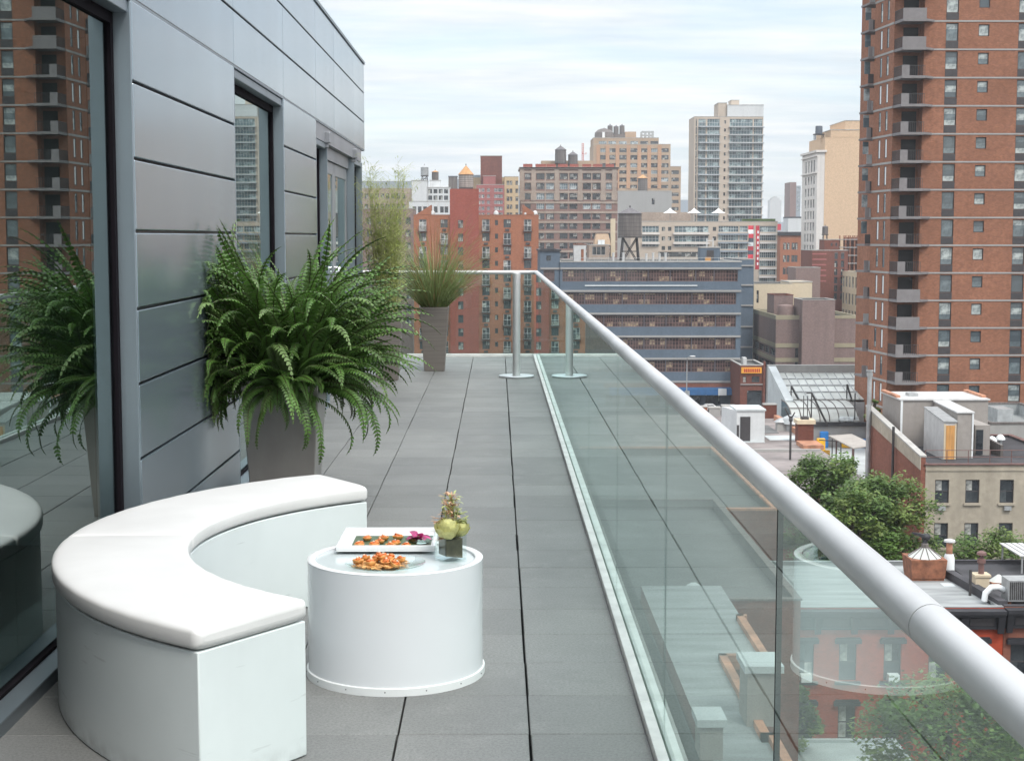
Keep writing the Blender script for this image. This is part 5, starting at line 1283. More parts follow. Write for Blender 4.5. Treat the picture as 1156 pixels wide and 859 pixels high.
# ---- tall blank tan building with a white windowed front
Y = 430
def hx(px): return sx(px, Y)
def hz(py): return sz(py, Y)
Xh = hx(921.3)
def hy(px): return Xh*FPX/(px-561.5)
fr = []
tops = [180, 198, 211.5, 224.8, 238, 251, 264, 277, 290]
for k, tp in enumerate(tops):
    for px in (907.8, 910.9, 914.0, 916.9): yy = hy(px); fr.append((yy-.95, yy+.95, hz(tp+(13.5 if k == 0 else 9.5)), hz(tp), 'narrow'))
hw = bld('tall_building', 'white stone side with grouped narrow windows left of the blank tan wall', Xh, Xh+2, Y, hy(903.5)-Y, hz(172), M['white_stone'], [], left=fr, par=.4, cop='white_stone', cw=.5, ch=.6)
mb = MB()
for py in (176, 195.0): mb.box(Xh-.4, Xh-.012, Y+.1, hy(903.5)-.1, hz(py+.6), hz(py-.6))
part(mb, 'cornice', M['white_stone'], hw)
pbox(hw, 'roof_structure', 'white_metal', Xh+2.1, Xh+4, Y+4, Y+16, hz(175), hz(164))
tk = bld('tall_building', 'tall blank tan party wall building stepping up behind the brick tower', Xh+2.05, hx(990), Y+.05, 22, hz(155), M['stucco_blank'], [], par=.3, cop='stucco_blank', ch=.1)
tower(tk, hx(936), hx(990), Y+.07, Y+20, hz(156), hz(147), 'stucco_blank'); tower(tk, hx(952), hx(990), Y+.09, Y+20, hz(148), hz(136.5), 'stucco_blank')
t = thing('roof_tank', 'dark green tank on the step of the tall blank tan building', 'tank', (hx(926.5), Y+5, hz(155)))
mb = MB(); mb.lathe([(1.0, 1.2), (1.0, 3.2), (.9, 3.4)], 14, c=(0, 0, 0), capb=True, capt=True); mb.build('tank_body', M['far_dark'], t, smooth=40)
mb = MB(); mb.box(-1.4, 1.4, -1.2, 1.2, .9, 1.2); [mb.box(a-.1, a+.1, b-.1, b+.1, -.4, .9) for a in (-1.1, 1.1) for b in (-1, 1)]; mb.build('stand', M['steel'], t)

# ---- far towers
Y = 2500
ft = bld('far_tower', 'pale hazy far tower with a stepped crown', sx(868.5, Y), sx(881.5, Y), Y, 20, sz(226, Y), M['far_pale'], [], par=.1)
tower(ft, sx(870.5, Y), sx(879.5, Y), Y+2, Y+16, sz(226, Y), sz(223.5, Y), 'far_pale'); tower(ft, sx(873, Y), sx(877, Y), Y+3, Y+14, sz(223.5, Y), sz(221.8, Y), 'far_pale')
Y = 1250
bld('far_tower', 'dark slim far tower with a glass side', sx(891, Y), sx(898, Y), Y, 24, sz(206, Y), M['brick_loft'], [], par=.2)
bld('far_tower', 'blue glass half of the dark slim far tower', sx(898.05, Y), sx(903.5, Y), Y+2, 24, sz(210, Y), M['far_blue'], [(sx(901, Y)-1.4, sx(901, Y)+1.4, sz(214+5*k, Y), sz(211+5*k, Y), 'sky') for k in range(6)], par=.2)
Y = 820
bld('warehouse_building', 'white box of a building with a dark top below the dark slim far tower', sx(889.5, Y), sx(904, Y), Y, 14, sz(246.5, Y), M['white_wall'], [], par=.2, cop='cornice', ch=.8)
for i, (a, b, tp, Yd, lab) in enumerate(((880, 893, 251, 1700, 'bluish far block low on the skyline right of the pale hazy tower'), (862, 872, 247, 2000, 'grey far block low on the skyline left of the pale hazy tower'), (380, 468, 205, 900, 'grey blue far block behind the bamboo'), (508, 536, 203, 900, 'grey blue far block behind the cone topped tank'), (575, 592, 210, 900, 'grey blue far block left of the ornate loft'))):
    bld('far_building', lab, sx(a, Yd), sx(b, Yd), Yd, 30, sz(tp, Yd), M['far_blue'], [], par=.2)

# ---- cream building with rows of windows, seen along its side
Xc = 83.5
ya, yb_ = 345, 380
wz = [EYE-8.25-2.3-4.0*k for k in range(4)]
bld('office_building', 'cream building with close rows of windows beside the brick tower', Xc, Xc+14, ya, yb_-ya, EYE-8.25, M['cream'], [],
    left=[(ya+1.6+3.3*q, ya+3.5+3.3*q, z-1.3, z+1.3, 'narrow') for q in range(10) for z in wz], par=.5, cop='cream', ch=.15)

# ================================================================ brick tower with balconies
Y = 156
tw_x = sx(1038, Y)
fl = 31.05*Y/FPX; zl0 = sz(277.1, Y, 1060)
levels = [zl0+fl*k for k in range(-12, 14)]
fr = []; zg = G
def kx(px): return sx(px, Y)
for i, z in enumerate(levels[:-1]):
    if z < G+1: continue
    vis = levels[i+1] > sz(470, Y)
    for px, w in ((1069, 14), (1150, 14)): fr.append((kx(px-w/2), kx(px+w/2), z+.78+.02, z+2.58, 'tower'))
    fr.append((kx(1104.5-6), kx(1104.5+6), z+1.3, z+2.45, 'tower_s'))
    fr.append((kx(1231), kx(1245), z+.8, z+2.58, 'tower'))
fr = [o for o in fr if o[2] > sz(500, Y) or o[0] < kx(1080)]
tower_b = bld('brick_tower', 'tall orange red brick apartment tower with grey balconies at the right', tw_x, kx(1290), Y, 20, levels[-1]+1, M['brick_tower'], fr, par=.9, rev=.18)
mb = MB()
for z in levels:
    if z > G+1: mb.box(kx(1046), kx(1290)-.05, Y-.05, Y-.012, z-.08, z+.08)
part(mb, 'floor_band', M['band'], tower_b)
for z in levels[:-1]:
    if z > sz(470, Y):
        for px in (1069, 1150): pbox(tower_b, 'spandrel_panel', 'frame_dark', kx(px-7), kx(px+7), Y-.02, Y+.1, z+.115, z+.79)
# side wing: its left face runs back from the notch
A = Vector((sx(1014, Y-1), Y-1, 0)); dirv = Vector((-.1, 1, 0)).normalized(); nin = Vector((1, .1, 0)).normalized()
P2 = A + dirv*2.4; P3 = A + dirv*8.1; P4 = A + dirv*20
Hs = levels[-1]+1-G
# face between P2 and P3 (brick with slim windows), behind it the mass
ln = (P3-P2).length
ops = []
for z in levels[:-1]:
    if z < G+1: continue
    for c in (1.75, 3.7): ops.append((ln-c-.32, ln-c+.32, z+.5-G, z+2.5-G, 'tower_w' if rnd.random() < .6 else 'tower_s'))
mb = MB(); O = Vector((P3.x, P3.y, G))
facade(mb, O, -dirv, nin, ln, Hs, ops, .07)
E1 = Vector((tw_x+.02, P2.y, 0))       # notch back wall, notch side, rear return
facade(mb, (P2.x, P2.y, G), (1, 0, 0), (0, 1, 0), E1.x-P2.x, Hs, [], .2)
facade(mb, (tw_x-.012, P2.y, G), (0, -1, 0), (1, 0, 0), P2.y-Y-.02, Hs, [], .2)
P3b = P3 + nin*2.6
mb.quad((P3.x, P3.y, G), (P3b.x, P3b.y, G), (P3b.x, P3b.y, G+Hs), (P3.x, P3.y, G+Hs))
P4b = P4 + nin*2.6
mb.quad((P3b.x, P3b.y, G), (P4b.x, P4b.y, G), (P4b.x, P4b.y, G+Hs), (P3b.x, P3b.y, G+Hs))
mb.quad((P4b.x, P4b.y, G), (tw_x+12, P4b.y, G), (tw_x+12, P4b.y, G+Hs), (P4b.x, P4b.y, G+Hs))
i = len(mb.v); mb.v += [(p.x, p.y, G+Hs-.02) for p in (P2, E1, Vector((tw_x+12, E1.y, 0)), Vector((tw_x+12, P4b.y, 0)), P4b, P3b, P3)]; mb.f.append(tuple(range(i, i+7))); mb.m.append(0)
wing = part(mb, 'side_wing', M['brick_tower'], tower_b)
pw_ = wpos(wing)
for o in ops:
    zz = o[2]+G
    if zz < sz(480, Y) : continue
    me, _ = window_mesh(o[1]-o[0], o[3]-o[2], ST[o[4]][:5]+(False,)); c = O - dirv*((o[0]+o[1])/2) + nin*.05
    put('window', me, wing, (c.x-pw_.x, c.y-pw_.y, o[2]+G-pw_.z), math.atan2(-dirv.y, -dirv.x))
mb = MB()
for z in levels:
    if z > G+1:
        q = -nin*.05; a, b = P2+q, P3+q; a2, b2 = P2-nin*.012, P3-nin*.012
        mb.hexa([(a.x, a.y, z-.11), (a2.x, a2.y, z-.11), (b2.x, b2.y, z-.11), (b.x, b.y, z-.11), (a.x, a.y, z+.11), (a2.x, a2.y, z+.11), (b2.x, b2.y, z+.11), (b.x, b.y, z+.11)])
part(mb, 'floor_band', M['band'], tower_b)
# front balconies in the notch and rear balconies
def fbalc(z, solid):
    mb = MB(); xr_ = tw_x-.02; x_l = A.x
    lo = [(x_l, A.y), (xr_, A.y), (xr_, P2.y-.02), (P2.x+.02, P2.y-.02)]
    mb.prism(lo, z-.14, z+.12, 0)
    mb.prism([(xr_+.01, A.y), (kx(1049), Y-.06), (xr_+.01, Y-.06)], z-.11, z+.11, 0)
    k = part(mb, 'balcony', M['balcony_grey'], tower_b)
    pm = MB()
    if solid: pm.box(x_l, xr_-.05, A.y, A.y+.10, z+.121, z+1.15)
    else:
        pm.box(x_l, x_l+.75, A.y, A.y+.10, z+.121, z+1.15)
    part(pm, 'parapet', M['balcony_grey'], k)
    rm = MB()
    a, b = Vector((x_l+.03, A.y+.12, 0)), Vector((P2.x+.06, P2.y-.04, 0))
    for q in range(13):
        p = a.lerp(b, q/12); rm.box(p.x-.02, p.x+.02, p.y-.02, p.y+.02, z+.122, z+1.1)
    d_ = (b-a).normalized()*.0; rm.tube([(a.x, a.y, z+1.1), (b.x, b.y, z+1.1)], .035, 5)
    if not solid:
        for q in range(9): xx = x_l+.82+q*(xr_-.1-x_l-.82)/8; rm.box(xx-.018, xx+.018, A.y+.02, A.y+.06, z+.122, z+1.08)
        rm.box(x_l+.76, xr_-.06, A.y+.01, A.y+.07, z+1.081, z+1.13)
    part(rm, 'railing', M['frame_dark'], k)
    wm = MB(); wm.box(P2.x+.9, tw_x-.25, P2.y-.05, P2.y-.025, z+.13, z+2.3); part(wm, 'balcony_door', M['notch_shade'], k)
solid_levels = {5, 6, 14, 15}
vis_levels = [i for i, z in enumerate(levels[:-1]) if z > sz(455, Y, 1030)]
for i in vis_levels:
    py = 268-(levels[i]-EYE)*FPX/Y
    fbalc(levels[i], (25 < py < 70) or (py < 25) or (325 < py < 385))
for i in vis_levels:
    z = levels[i]; a = P3 + dirv*.1; b = a - nin*.62; c = b + dirv*2.6; d_ = a + dirv*2.6 + nin*2.4; e_ = a + nin*2.4
    mb = MB(); mb.prism([(b.x, b.y), (e_.x, e_.y), (d_.x, d_.y), (c.x, c.y)], z-.10, z+.10, 0)
    k = part(mb, 'balcony', M['balcony_grey'], tower_b)
    mb = MB(); f1 = b + dirv*.12 + nin*.42; f2 = b + nin*.42
    if i % 3: mb.prism([(b.x, b.y), (f2.x, f2.y), (f1.x, f1.y), ((b+dirv*.12).x, (b+dirv*.12).y)], z+.121, z+1.15, 0); part(mb, 'parapet', M['balcony_grey'], k)
    mb = MB(); g2 = a + dirv*.05; g1 = b + dirv*.05 + (nin*.45 if i % 3 else nin*.03)
    mb.hexa([(g1.x, g1.y, z+.13), (g2.x, g2.y, z+.13), (g2.x, g2.y+.05, z+.13), (g1.x, g1.y+.05, z+.13), (g1.x, g1.y, z+1.1), (g2.x, g2.y, z+1.1), (g2.x, g2.y+.05, z+1.1), (g1.x, g1.y+.05, z+1.1)]); part(mb, 'railing', M['frame_grey'] if i % 2 else M['frame_dark'], k)
    if z > 0: 
        mb = MB(); h1 = b+dirv*1.2; h2 = a+dirv*1.2; mb.hexa([(h1.x, h1.y, z+1.2), (h2.x, h2.y, z+1.2), (h2.x, h2.y+.04, z+1.2), (h1.x, h1.y+.04, z+1.2), (h1.x, h1.y, z+2.5), (h2.x, h2.y, z+2.5), (h2.x, h2.y+.04, z+2.5), (h1.x, h1.y+.04, z+2.5)]); part(mb, 'glass_screen', M['pane_sky'], k)
# ================================================================ weathered beige walk-up with rooftop rooms
Y = 112
def ex(px): return sx(px, Y)
def ez(py): return sz(py, Y, 1100)
zr = ez(525)
fr = []
for px in (1070.8, 1105.6, 1145, 1181, 1216):
    for a, b in ((541.5, 567.8), (590.2, 618), (639, 666)): fr.append((ex(px-8), ex(px+8), ez(b), ez(a), 'sash_big'))
wk = bld('walk_up_building', 'weathered beige walk-up with a dark flat roof carrying grey rooftop rooms', ex(1051.5), ex(1236), Y, 17, zr, M['beige_old'], fr, par=.12, roofm='roof_dark', cop='frame_rust', cw=.12, ch=.10, rev=.16)
mb = MB()
for o in fr: mb.box(o[0]-.12, o[1]+.12, Y-.14, Y-.012, o[2]-.16, o[2]-.01)
part(mb, 'window_sill', M['beige_old'], wk)
for px, py in ((1070.5, 573), (1146, 573)):
    mb = MB(); mb.box(ex(px-4), ex(px+4), Y-.22, Y-.012, ez(py+2.6), ez(py-2)); part(mb, 'air_conditioner', M['galv'], wk)
mb = MB(); mb.box(ex(1051.6), ex(1235), Y-.06, Y-.012, ez(531.5), ez(529.5)); part(mb, 'cornice_line', M['beige_old'], wk)
# red brick side wall with its pale parapet
xs0 = ex(1051.5)
mb = MB(); 
mb.hexa([(xs0-.35, Y+.02, G), (xs0-.012, Y+.02, G), (xs0-.012, Y+17, G), (xs0-.35, Y+17, G), (xs0-.35, Y+.02, zr+.55), (xs0-.012, Y+.02, zr+.55), (xs0-.012, Y+17, zr+2.4), (xs0-.35, Y+17, zr+2.4)])
part(mb, 'side_wall', M['brick_brown'], wk)
mb = MB(); mb.hexa([(xs0-.42, Y, zr-.35), (xs0-.36, Y, zr-.35), (xs0-.36, Y+17, zr+1.35), (xs0-.42, Y+17, zr+1.35), (xs0-.42, Y, zr+.6), (xs0-.36, Y, zr+.6), (xs0-.36, Y+17, zr+2.45), (xs0-.42, Y+17, zr+2.45)])
part(mb, 'parapet_render', M['beige_old'], wk)
mb = MB(); mb.hexa([(xs0-.45, Y-.02, zr+.6), (xs0+.05, Y-.02, zr+.6), (xs0+.05, Y+17, zr+2.46), (xs0-.45, Y+17, zr+2.46), (xs0-.45, Y-.02, zr+.72), (xs0+.05, Y-.02, zr+.72), (xs0+.05, Y+17, zr+2.58), (xs0-.45, Y+17, zr+2.58)])
part(mb, 'parapet_coping', M['coping'], wk)
for px, Yp, top, mat, lab in ((1002.5, 127, 418, 'galv', 'tall pale flue pipe up the side of the brick wall'), (1021, 119, 482, 'steel', 'thin black flue pipe up the side of the brick wall')):
    xp = min(sx(px, Yp), xs0-.62); mb = MB(); r_ = .19 if mat == 'galv' else .11
    mb.tube([(xp, Yp, G), (xp, Yp, sz(top, Yp))], r_, 12)
    if mat == 'galv': mb.tube([(xp, Yp, sz(top, Yp)-.5), (xp, Yp, sz(top, Yp)-.2)], .26, 12); mb.tube([(xp, Yp, sz(top, Yp)-.1), (xp, Yp, sz(top, Yp))], .3, 12); 
    lone(mb, 'flue_pipe', M[mat], (xp, Yp, G), lab, 'flue pipe', smooth=40)
# rooftop rooms
zt_ = sz(452, 123, 1070); rx0_, rx1_ = sx(1021.5, 123), sx(1121, 123); zrf = zr-.12
ad = thing('rooftop_room', 'grey stucco rooftop room with a sloping stair hood on the beige walk-up', 'rooftop room', (rx0_, 123, zrf))
pbox(ad, 'wall', 'stucco_grey', rx0_, rx1_, 123, 128.9, zrf+.002, zt_)
mb = MB(); mb.box(rx0_-.12, rx1_+.12, 122.88, 129.0, zt_+.002, zt_+.12); part(mb, 'roof', M['white_metal'], ad)
pbox(ad, 'corner_trim', 'sign_white', rx0_-.03, rx0_+.13, 122.90, 122.99, zrf+.01, zt_-.001)
for a, b in ((rx0_-.14, rx0_+.2), (rx1_-.2, rx1_+.14)): pbox(ad, 'clay_coping', 'coping_clay', a, b, 124.0, 129, zt_+.122, zt_+.3)
pbox(ad, 'skylight', 'galv', sx(1027, 126), sx(1037, 126), 125, 126.2, zt_+.122, zt_+.35)
hx0, hx1 = sx(1086.5, 116.5), sx(1104.5, 116.5); hzt = sz(466.5, 116.5, 1095)
mb = MB(); mb.hexa([(hx0, 116.5, zrf+.002), (hx1, 116.5, zrf+.002), (hx1, 122.99, zrf+.002), (hx0, 122.99, zrf+.002), (hx0, 116.5, hzt), (hx1, 116.5, hzt), (hx1, 122.99, zt_-.1), (hx0, 122.99, zt_-.1)]); part(mb, 'stair_hood', M['stucco_grey'], ad)
mb = MB(); mb.hexa([(hx0-.08, 116.4, hzt+.002), (hx1+.08, 116.4, hzt+.002), (hx1+.08, 122.98, zt_-.098), (hx0-.08, 122.98, zt_-.098), (hx0-.08, 116.4, hzt+.1), (hx1+.08, 116.4, hzt+.1), (hx1+.08, 122.98, zt_), (hx0-.08, 122.98, zt_)]); part(mb, 'hood_roof', M['white_metal'], ad)
pbox(ad, 'corner_trim', 'sign_white', hx1-.10, hx1+.02, 116.44, 116.49, zrf+.01, hzt-.001)
shx0, shx1 = sx(1071, 115.6), sx(1085.5, 115.6); shz = sz(476.5, 115.6, 1078)
s_ = thing('roof_shed', 'small white metal roof shed with a plywood door on the dark roof', 'shed', (shx0, 115.6, zrf))
mb = MB(); mb.hexa([(shx0, 115.6, zrf+.002), (shx1, 115.6, zrf+.002), (shx1, 121, zrf+.002), (shx0, 121, zrf+.002), (shx0, 115.6, shz), (shx1, 115.6, shz), (shx1, 121, shz+.5), (shx0, 121, shz+.5)]); part(mb, 'wall', M['white_metal'], s_)
pbox(s_, 'door', 'plywood', shx0+.16, shx1-.14, 115.52, 115.59, zrf+.05, shz-.25)
pbox(s_, 'door_frame', 'cream', shx0+.02, shx0+.15, 115.54, 115.595, zrf+.05, shz-.15); pbox(s_, 'door_frame', 'cream', shx1-.13, shx1-.01, 115.54, 115.595, zrf+.05, shz-.15)
mb = MB(); mb.hexa([(shx0-.06, 115.5, shz+.002), (shx1+.06, 115.5, shz+.002), (shx1+.06, 121, shz+.502), (shx0-.06, 121, shz+.502), (shx0-.06, 115.5, shz+.09), (shx1+.06, 115.5, shz+.09), (shx1+.06, 121, shz+.59), (shx0-.06, 121, shz+.59)]); part(mb, 'roof', M['galv'], s_)
dk = thing('roof_doorway', 'small dark doorway box right of the sloping stair hood', 'doorway', (sx(1115, 118), 118, zrf))
pbox(dk, 'wall', 'stucco_grey', sx(1107, 118), sx(1124, 118), 118, 122.6, zrf+.002, sz(480, 118, 1115)); pbox(dk, 'door', 'pane_dark', sx(1108, 118), sx(1116, 118), 117.93, 117.98, zrf+.05, sz(485, 118, 1115))
v0 = None
for i, (px, py) in enumerate(((1119.5, 504), (1129, 502))):
    x_, y_ = onz(px, py+1, zrf)
    t = thing('roof_vent', ('left' if i == 0 else 'right')+' one of two white mushroom vents on the dark roof', 'vent', (x_, y_, zrf), 0, 'mushroom vents on the dark roof')
    mb = MB(); mb.lathe([(.16, 0), (.16, .5)], 16); mb.build('duct', M['galv'], t, smooth=40)
    mb = MB(); mb.lathe([(.20, .48), (.40, .5), (.36, .66), (.2, .85), (.02, .92)], 16, capb=True); mb.build('hood', M['sign_white'], t, smooth=50)
x_, y_ = onz(1041.5, 500, zrf); t = thing('roof_vent', 'small dark ball vent by the foot of the grey rooftop room', 'vent', (x_, y_, zrf)); mb = MB(); mb.lathe([(.12, 0), (.12, .4), (.28, .5), (.3, .7), (.2, .9), (.02, .95)], 14); mb.build('hood', M['sign_white'], t, smooth=50)
ld = thing('ladder', 'metal folding ladder standing on the dark roof by the stair hood', 'ladder', (*onz(1110, 511, zrf), zrf)); mb = MB()
for a in (-.25, .25):
    mb.tube([(a-.5, 0, 0), (a*.7, 0, 1.5)], .035, 5); mb.tube([(a+.6, .3, 0), (a*.7, 0, 1.5)], .035, 5)
for k in range(5): f_ = k/5; mb.tube([(-.75+.57*f_, 0, .15+1.3*f_), (-.25+.43*f_, 0, .15+1.3*f_)], .025, 4)
mb.build('frame', M['galv'], ld)
gr = thing('roof_guard_rail', 'thin rusty guard rail along the front of the dark roof', 'railing', (ex(1060), Y+1.2, zrf)); mb = MB()
a, b = ex(1056), ex(1230)
for k in range(8): x_ = a+(b-a)*k/7; mb.tube([(x_, Y+1.2, zrf), (x_, Y+1.2, zrf+1.05)], .035, 5)
for h_ in (.55, 1.05): mb.tube([(a, Y+1.2, zrf+h_), (b, Y+1.2, zrf+h_)], .028, 5)
part(mb, 'bars', M['frame_rust'], gr)
# neighbour behind at the right edge
nb = bld('walk_up_building', 'dark parapet neighbour behind the beige walk-up at the right edge', sx(1124, 131), sx(1230, 131), 131, 16, sz(479, 131, 1140), M['concrete'], [], par=1.0, roofm='roof_silver', cop='tank_wood')
pbox(nb, 'roof_unit', 'galv', sx(1132, 137), sx(1150, 137), 137, 140, sz(479, 131)-1, sz(462, 137, 1140)); 
mb = MB(); mb.hexa([(xs0+11.5-4.4, 117, zrf), (xs0+11.7-4.4, 117, zrf), (xs0+7.3, 130.9, zrf), (xs0+7.1, 130.9, zrf), (xs0+7.1, 117, zrf+.9), (xs0+7.3, 117, zrf+.9), (xs0+7.3, 130.9, zrf+1.4), (xs0+7.1, 130.9, zrf+1.4)]); part(mb, 'roof_party_wall', M['tank_wood'], wk)

# ================================================================ red rowhouse and brown neighbour below the rail
Y = 75
def qx(px): return sx(px, Y, 740)
def qz(py): return sz(py, Y, 1010)
zrh = qz(686)
def rowhouse(label, xa, xb, zr_, mat, wins, cop, roofm):
    r = bld('row_house', label, xa, xb, Y, 11, zr_, mat, wins, par=.15, roofm=roofm, cop=cop, cw=.0, ch=.06, rev=.18)
    mb = MB()
    mb.box(xa+.02, xb-.02, Y-.62, Y-.012, zr_-.22, zr_-.04); mb.box(xa+.02, xb-.02, Y-.50, Y-.012, zr_-.36, zr_-.221); mb.box(xa+.02, xb-.02, Y-.16, Y-.012, zr_-.95, zr_-.361); mb.box(xa+.02, xb-.02, Y-.22, Y-.012, zr_-1.04, zr_-.951)
    n = max(2, int((xb-xa)/1.75)); k_ = part(mb, 'cornice', M['cornice'], r)
    for q in range(n+1):
        x_ = xa+.2+(xb-xa-.4)*q/n; b = MB(); b.hexa([(x_-.14, Y-.30, zr_-1.25), (x_+.14, Y-.30, zr_-1.25), (x_+.14, Y-.165, zr_-1.25), (x_-.14, Y-.165, zr_-1.25), (x_-.17, Y-.49, zr_-.37), (x_+.17, Y-.49, zr_-.37), (x_+.17, Y-.165, zr_-.37), (x_-.17, Y-.165, zr_-.37)])
        part(b, 'bracket', M['cornice'], k_)
        if q < n:
            b = MB(); x2 = xa+.2+(xb-xa-.4)*(q+1)/n; b.box(x_+.3, x2-.3, Y-.20, Y-.162, zr_-.86, zr_-.48); part(b, 'frieze_panel', M['frame_dark'], k_)
    for o in wins:
        b = MB(); b.box(o[0]-.22, o[1]+.22, Y-.20, Y-.012, o[3]+.03, o[3]+.24); b.box(o[0]-.16, o[1]+.16, Y-.12, Y-.012, o[3]+.241, o[3]+.32); part(b, 'window_hood', M['cornice'], r)
        b = MB(); b.box(o[0]-.2, o[1]+.2, Y-.18, Y-.012, o[2]-.17, o[2]-.012); part(b, 'window_sill', M['cornice'], r)
    return r
wr = []
for px in (909, 957, 1007.5, 1058, 1103):
    for a, b in ((726, 768), (796, 834), (868, 908)): wr.append((qx(px-9.8), qx(px+9.8), qz(b), qz(a), 'sash_big'))
red = rowhouse('red painted rowhouse with a black bracketed cornice below the handrail', qx(876), qx(1131.5), zrh, M['brick_row'], wr, 'roof_silver', 'roof_silver')
for px in (909, 1007.5):
    mb = MB(); mb.box(qx(px-6), qx(px+6), Y-.45, Y-.005, qz(767), qz(759)); part(mb, 'air_conditioner', M['sign_white'], red)
wr = []
for px in (1150, 1192, 1232):
    for a, b in ((727, 768), (796, 838)): wr.append((qx(px-9.5), qx(px+9.5), qz(b), qz(a), 'sash_big'))
brn = rowhouse('brown brick rowhouse right of the red painted one', qx(1132.2), qx(1262), zrh+.05, M['brick_brown'], wr, 'roof_dark', 'roof_dark')
# on their roofs
zrr = zrh-.15
def ron(px, py): return onz(px, py, zrr)
x0_, y0_ = ron(1029, 656); x1_, _ = ron(1068, 656)
sk = thing('roof_skylight', 'rusty orange skylight box with a pyramid glass top on the pale roof', 'skylight', ((x0_+x1_)/2, y0_+.9, zrr))
w2 = (x1_-x0_)/2
mb = MB(); mb.box(-w2*.92, w2*.92, -.8, .9, 0, .12); mb.hexa([(-w2*.95, -.85, .121), (w2*.95, -.85, .121), (w2*.95, .9, .121), (-w2*.95, .9, .121), (-w2*1.05, -.95, 1.15), (w2*1.05, -.95, 1.15), (w2*1.05, 1.0, 1.15), (-w2*1.05, 1.0, 1.15)]); mb.build('metal_box', M['rust'], sk)
mb = MB(); n = 12
for k in range(n):
    a, b = 2*math.pi*k/n, 2*math.pi*(k+1)/n; mb.quad((w2*.98*math.cos(a), .9*math.sin(a), 1.16), (w2*.98*math.cos(b), .9*math.sin(b), 1.16), (.16*math.cos(b), .16*math.sin(b), 1.68), (.16*math.cos(a), .16*math.sin(a), 1.68))
gg = mb.build('glass_top', M['poly_roof'], sk)
mb = MB()
for k in range(n): a = 2*math.pi*k/n; mb.tube([(w2*.99*math.cos(a), .91*math.sin(a), 1.165), (.16*math.cos(a), .16*math.sin(a), 1.70)], .025, 4)
mb.lathe([(.2, 1.66), (.2, 1.86), (.12, 1.9)], 12, capt=True); mb.build('glazing_bars', M['tank_wood'], gg)
mb = MB(); mb.tube([(0, 0, 1.88), (0, 0, 2.05), (.06, 0, 2.2)], .13, 10); mb.blob((.05, 0, 2.22), (.26, .22, .2), 10); mb.hexa([(-.7, -.04, 2.42), (-.1, -.2, 2.18), (-.1, .2, 2.18), (-.7, .04, 2.42), (-.7, -.04, 2.5), (-.1, -.2, 2.38), (-.1, .2, 2.38), (-.7, .04, 2.5)]); mb.build('turning_cowl', M['cornice'], sk, smooth=40)
x_, y_ = ron(1071, 648); t = thing('flue_pipe', 'orange clay chimney pot with a metal cap on a white flue behind the skylight', 'flue pipe', (x_, y_, zrr))
mb = MB(); mb.lathe([(.30, 0), (.30, .9), (.22, 1.15)], 14); mb.build('flue_base', M['sign_white'], t, smooth=40)
mb = MB(); mb.lathe([(.17, 1.1), (.17, 1.75)], 14); mb.build('clay_pot', M['coping_clay'], t, smooth=40); mb = MB(); mb.lathe([(.1, 1.76), (.32, 1.8), (.3, 1.9), (.02, 1.98)], 14, capb=True); mb.build('cap', M['white_metal'], t, smooth=40)
x_, y_ = ron(1107, 667); t = thing('chimney', 'tan brick chimney with a dark cowl between the two rowhouse roofs', 'chimney', (x_, y_, zrr))
mb = MB(); mb.box(-.36, .36, -.3, .4, 0, .8); mb.box(-.42, .42, -.36, .46, .801, .92); mb.build('stack', M['cream'], t); mb = MB(); mb.lathe([(.15, .92), (.15, 1.5), (.22, 1.5), (.22, 1.7), (.1, 1.72), (.1, 1.9), (.26, 1.92), (.24, 2.05), (.05, 2.15)], 12); mb.build('cowl', M['frame_rust'], t, smooth=40)
x_, y_ = ron(1095, 672); t = lone((lambda m: (m.tube([(x_, y_, zrr), (x_, y_, zrr+1.35)], .075, 8), m)[1])(MB()), 'vent_pipe', M['steel'], (x_, y_, zrr), 'thin dark pipe standing at the edge of the pale rowhouse roof', 'vent pipe')
x_, y_ = ron(1127, 662); t = thing('roof_skylight', 'small low pyramid skylight right of the tan chimney', 'skylight', (x_, y_, zrr)); mb = MB(); mb.box(-.5, .5, -.5, .5, 0, .3); mb.build('metal_box', M['rust'], t)
mb = MB(); [mb.quad((.52*math.cos(2*math.pi*k/8), .52*math.sin(2*math.pi*k/8), .302), (.52*math.cos(2*math.pi*(k+1)/8), .52*math.sin(2*math.pi*(k+1)/8), .302), (.05*math.cos(2*math.pi*(k+1)/8), .05*math.sin(2*math.pi*(k+1)/8), .66), (.05*math.cos(2*math.pi*k/8), .05*math.sin(2*math.pi*k/8), .66)) for k in range(8)]; mb.build('glass_top', M['poly_roof'], t)
x_, y_ = ron(1155, 684); ac = thing('condenser_unit', 'grey rooftop air conditioning condenser with a bent duct at the right edge', 'condenser', (x_, y_, zrr))
mb = MB(); mb.box(-.8, 1.1, -.1, 1.0, .25, 1.35); mb.build('cabinet', M['galv'], ac, bevel=.02)
mb = MB(); [mb.box(-.72+.10*k, -.66+.10*k, -.13, -.101, .35, 1.25) for k in range(18)]; mb.build('grille', M['steel'], ac)
mb = MB(); [mb.box(a, a+.1, 0, .9, 0, .249) for a in (-.7, .9)]; mb.build('stand', M['rust'], ac)
mb = MB(); mb.tube([(-.8, .5, .7), (-1.1, .5, .85), (-1.45, .5, .85), (-1.75, .5, .55), (-1.8, .5, .15)], .16, 10); mb.build('duct', M['sign_white'], ac, smooth=50)
x_, y_ = ron(1150, 640); pbt = thing('roof_pergola', 'pale slatted metal cover on the brown rowhouse roof at the right edge', 'roof cover', (x_, y_, zrr))
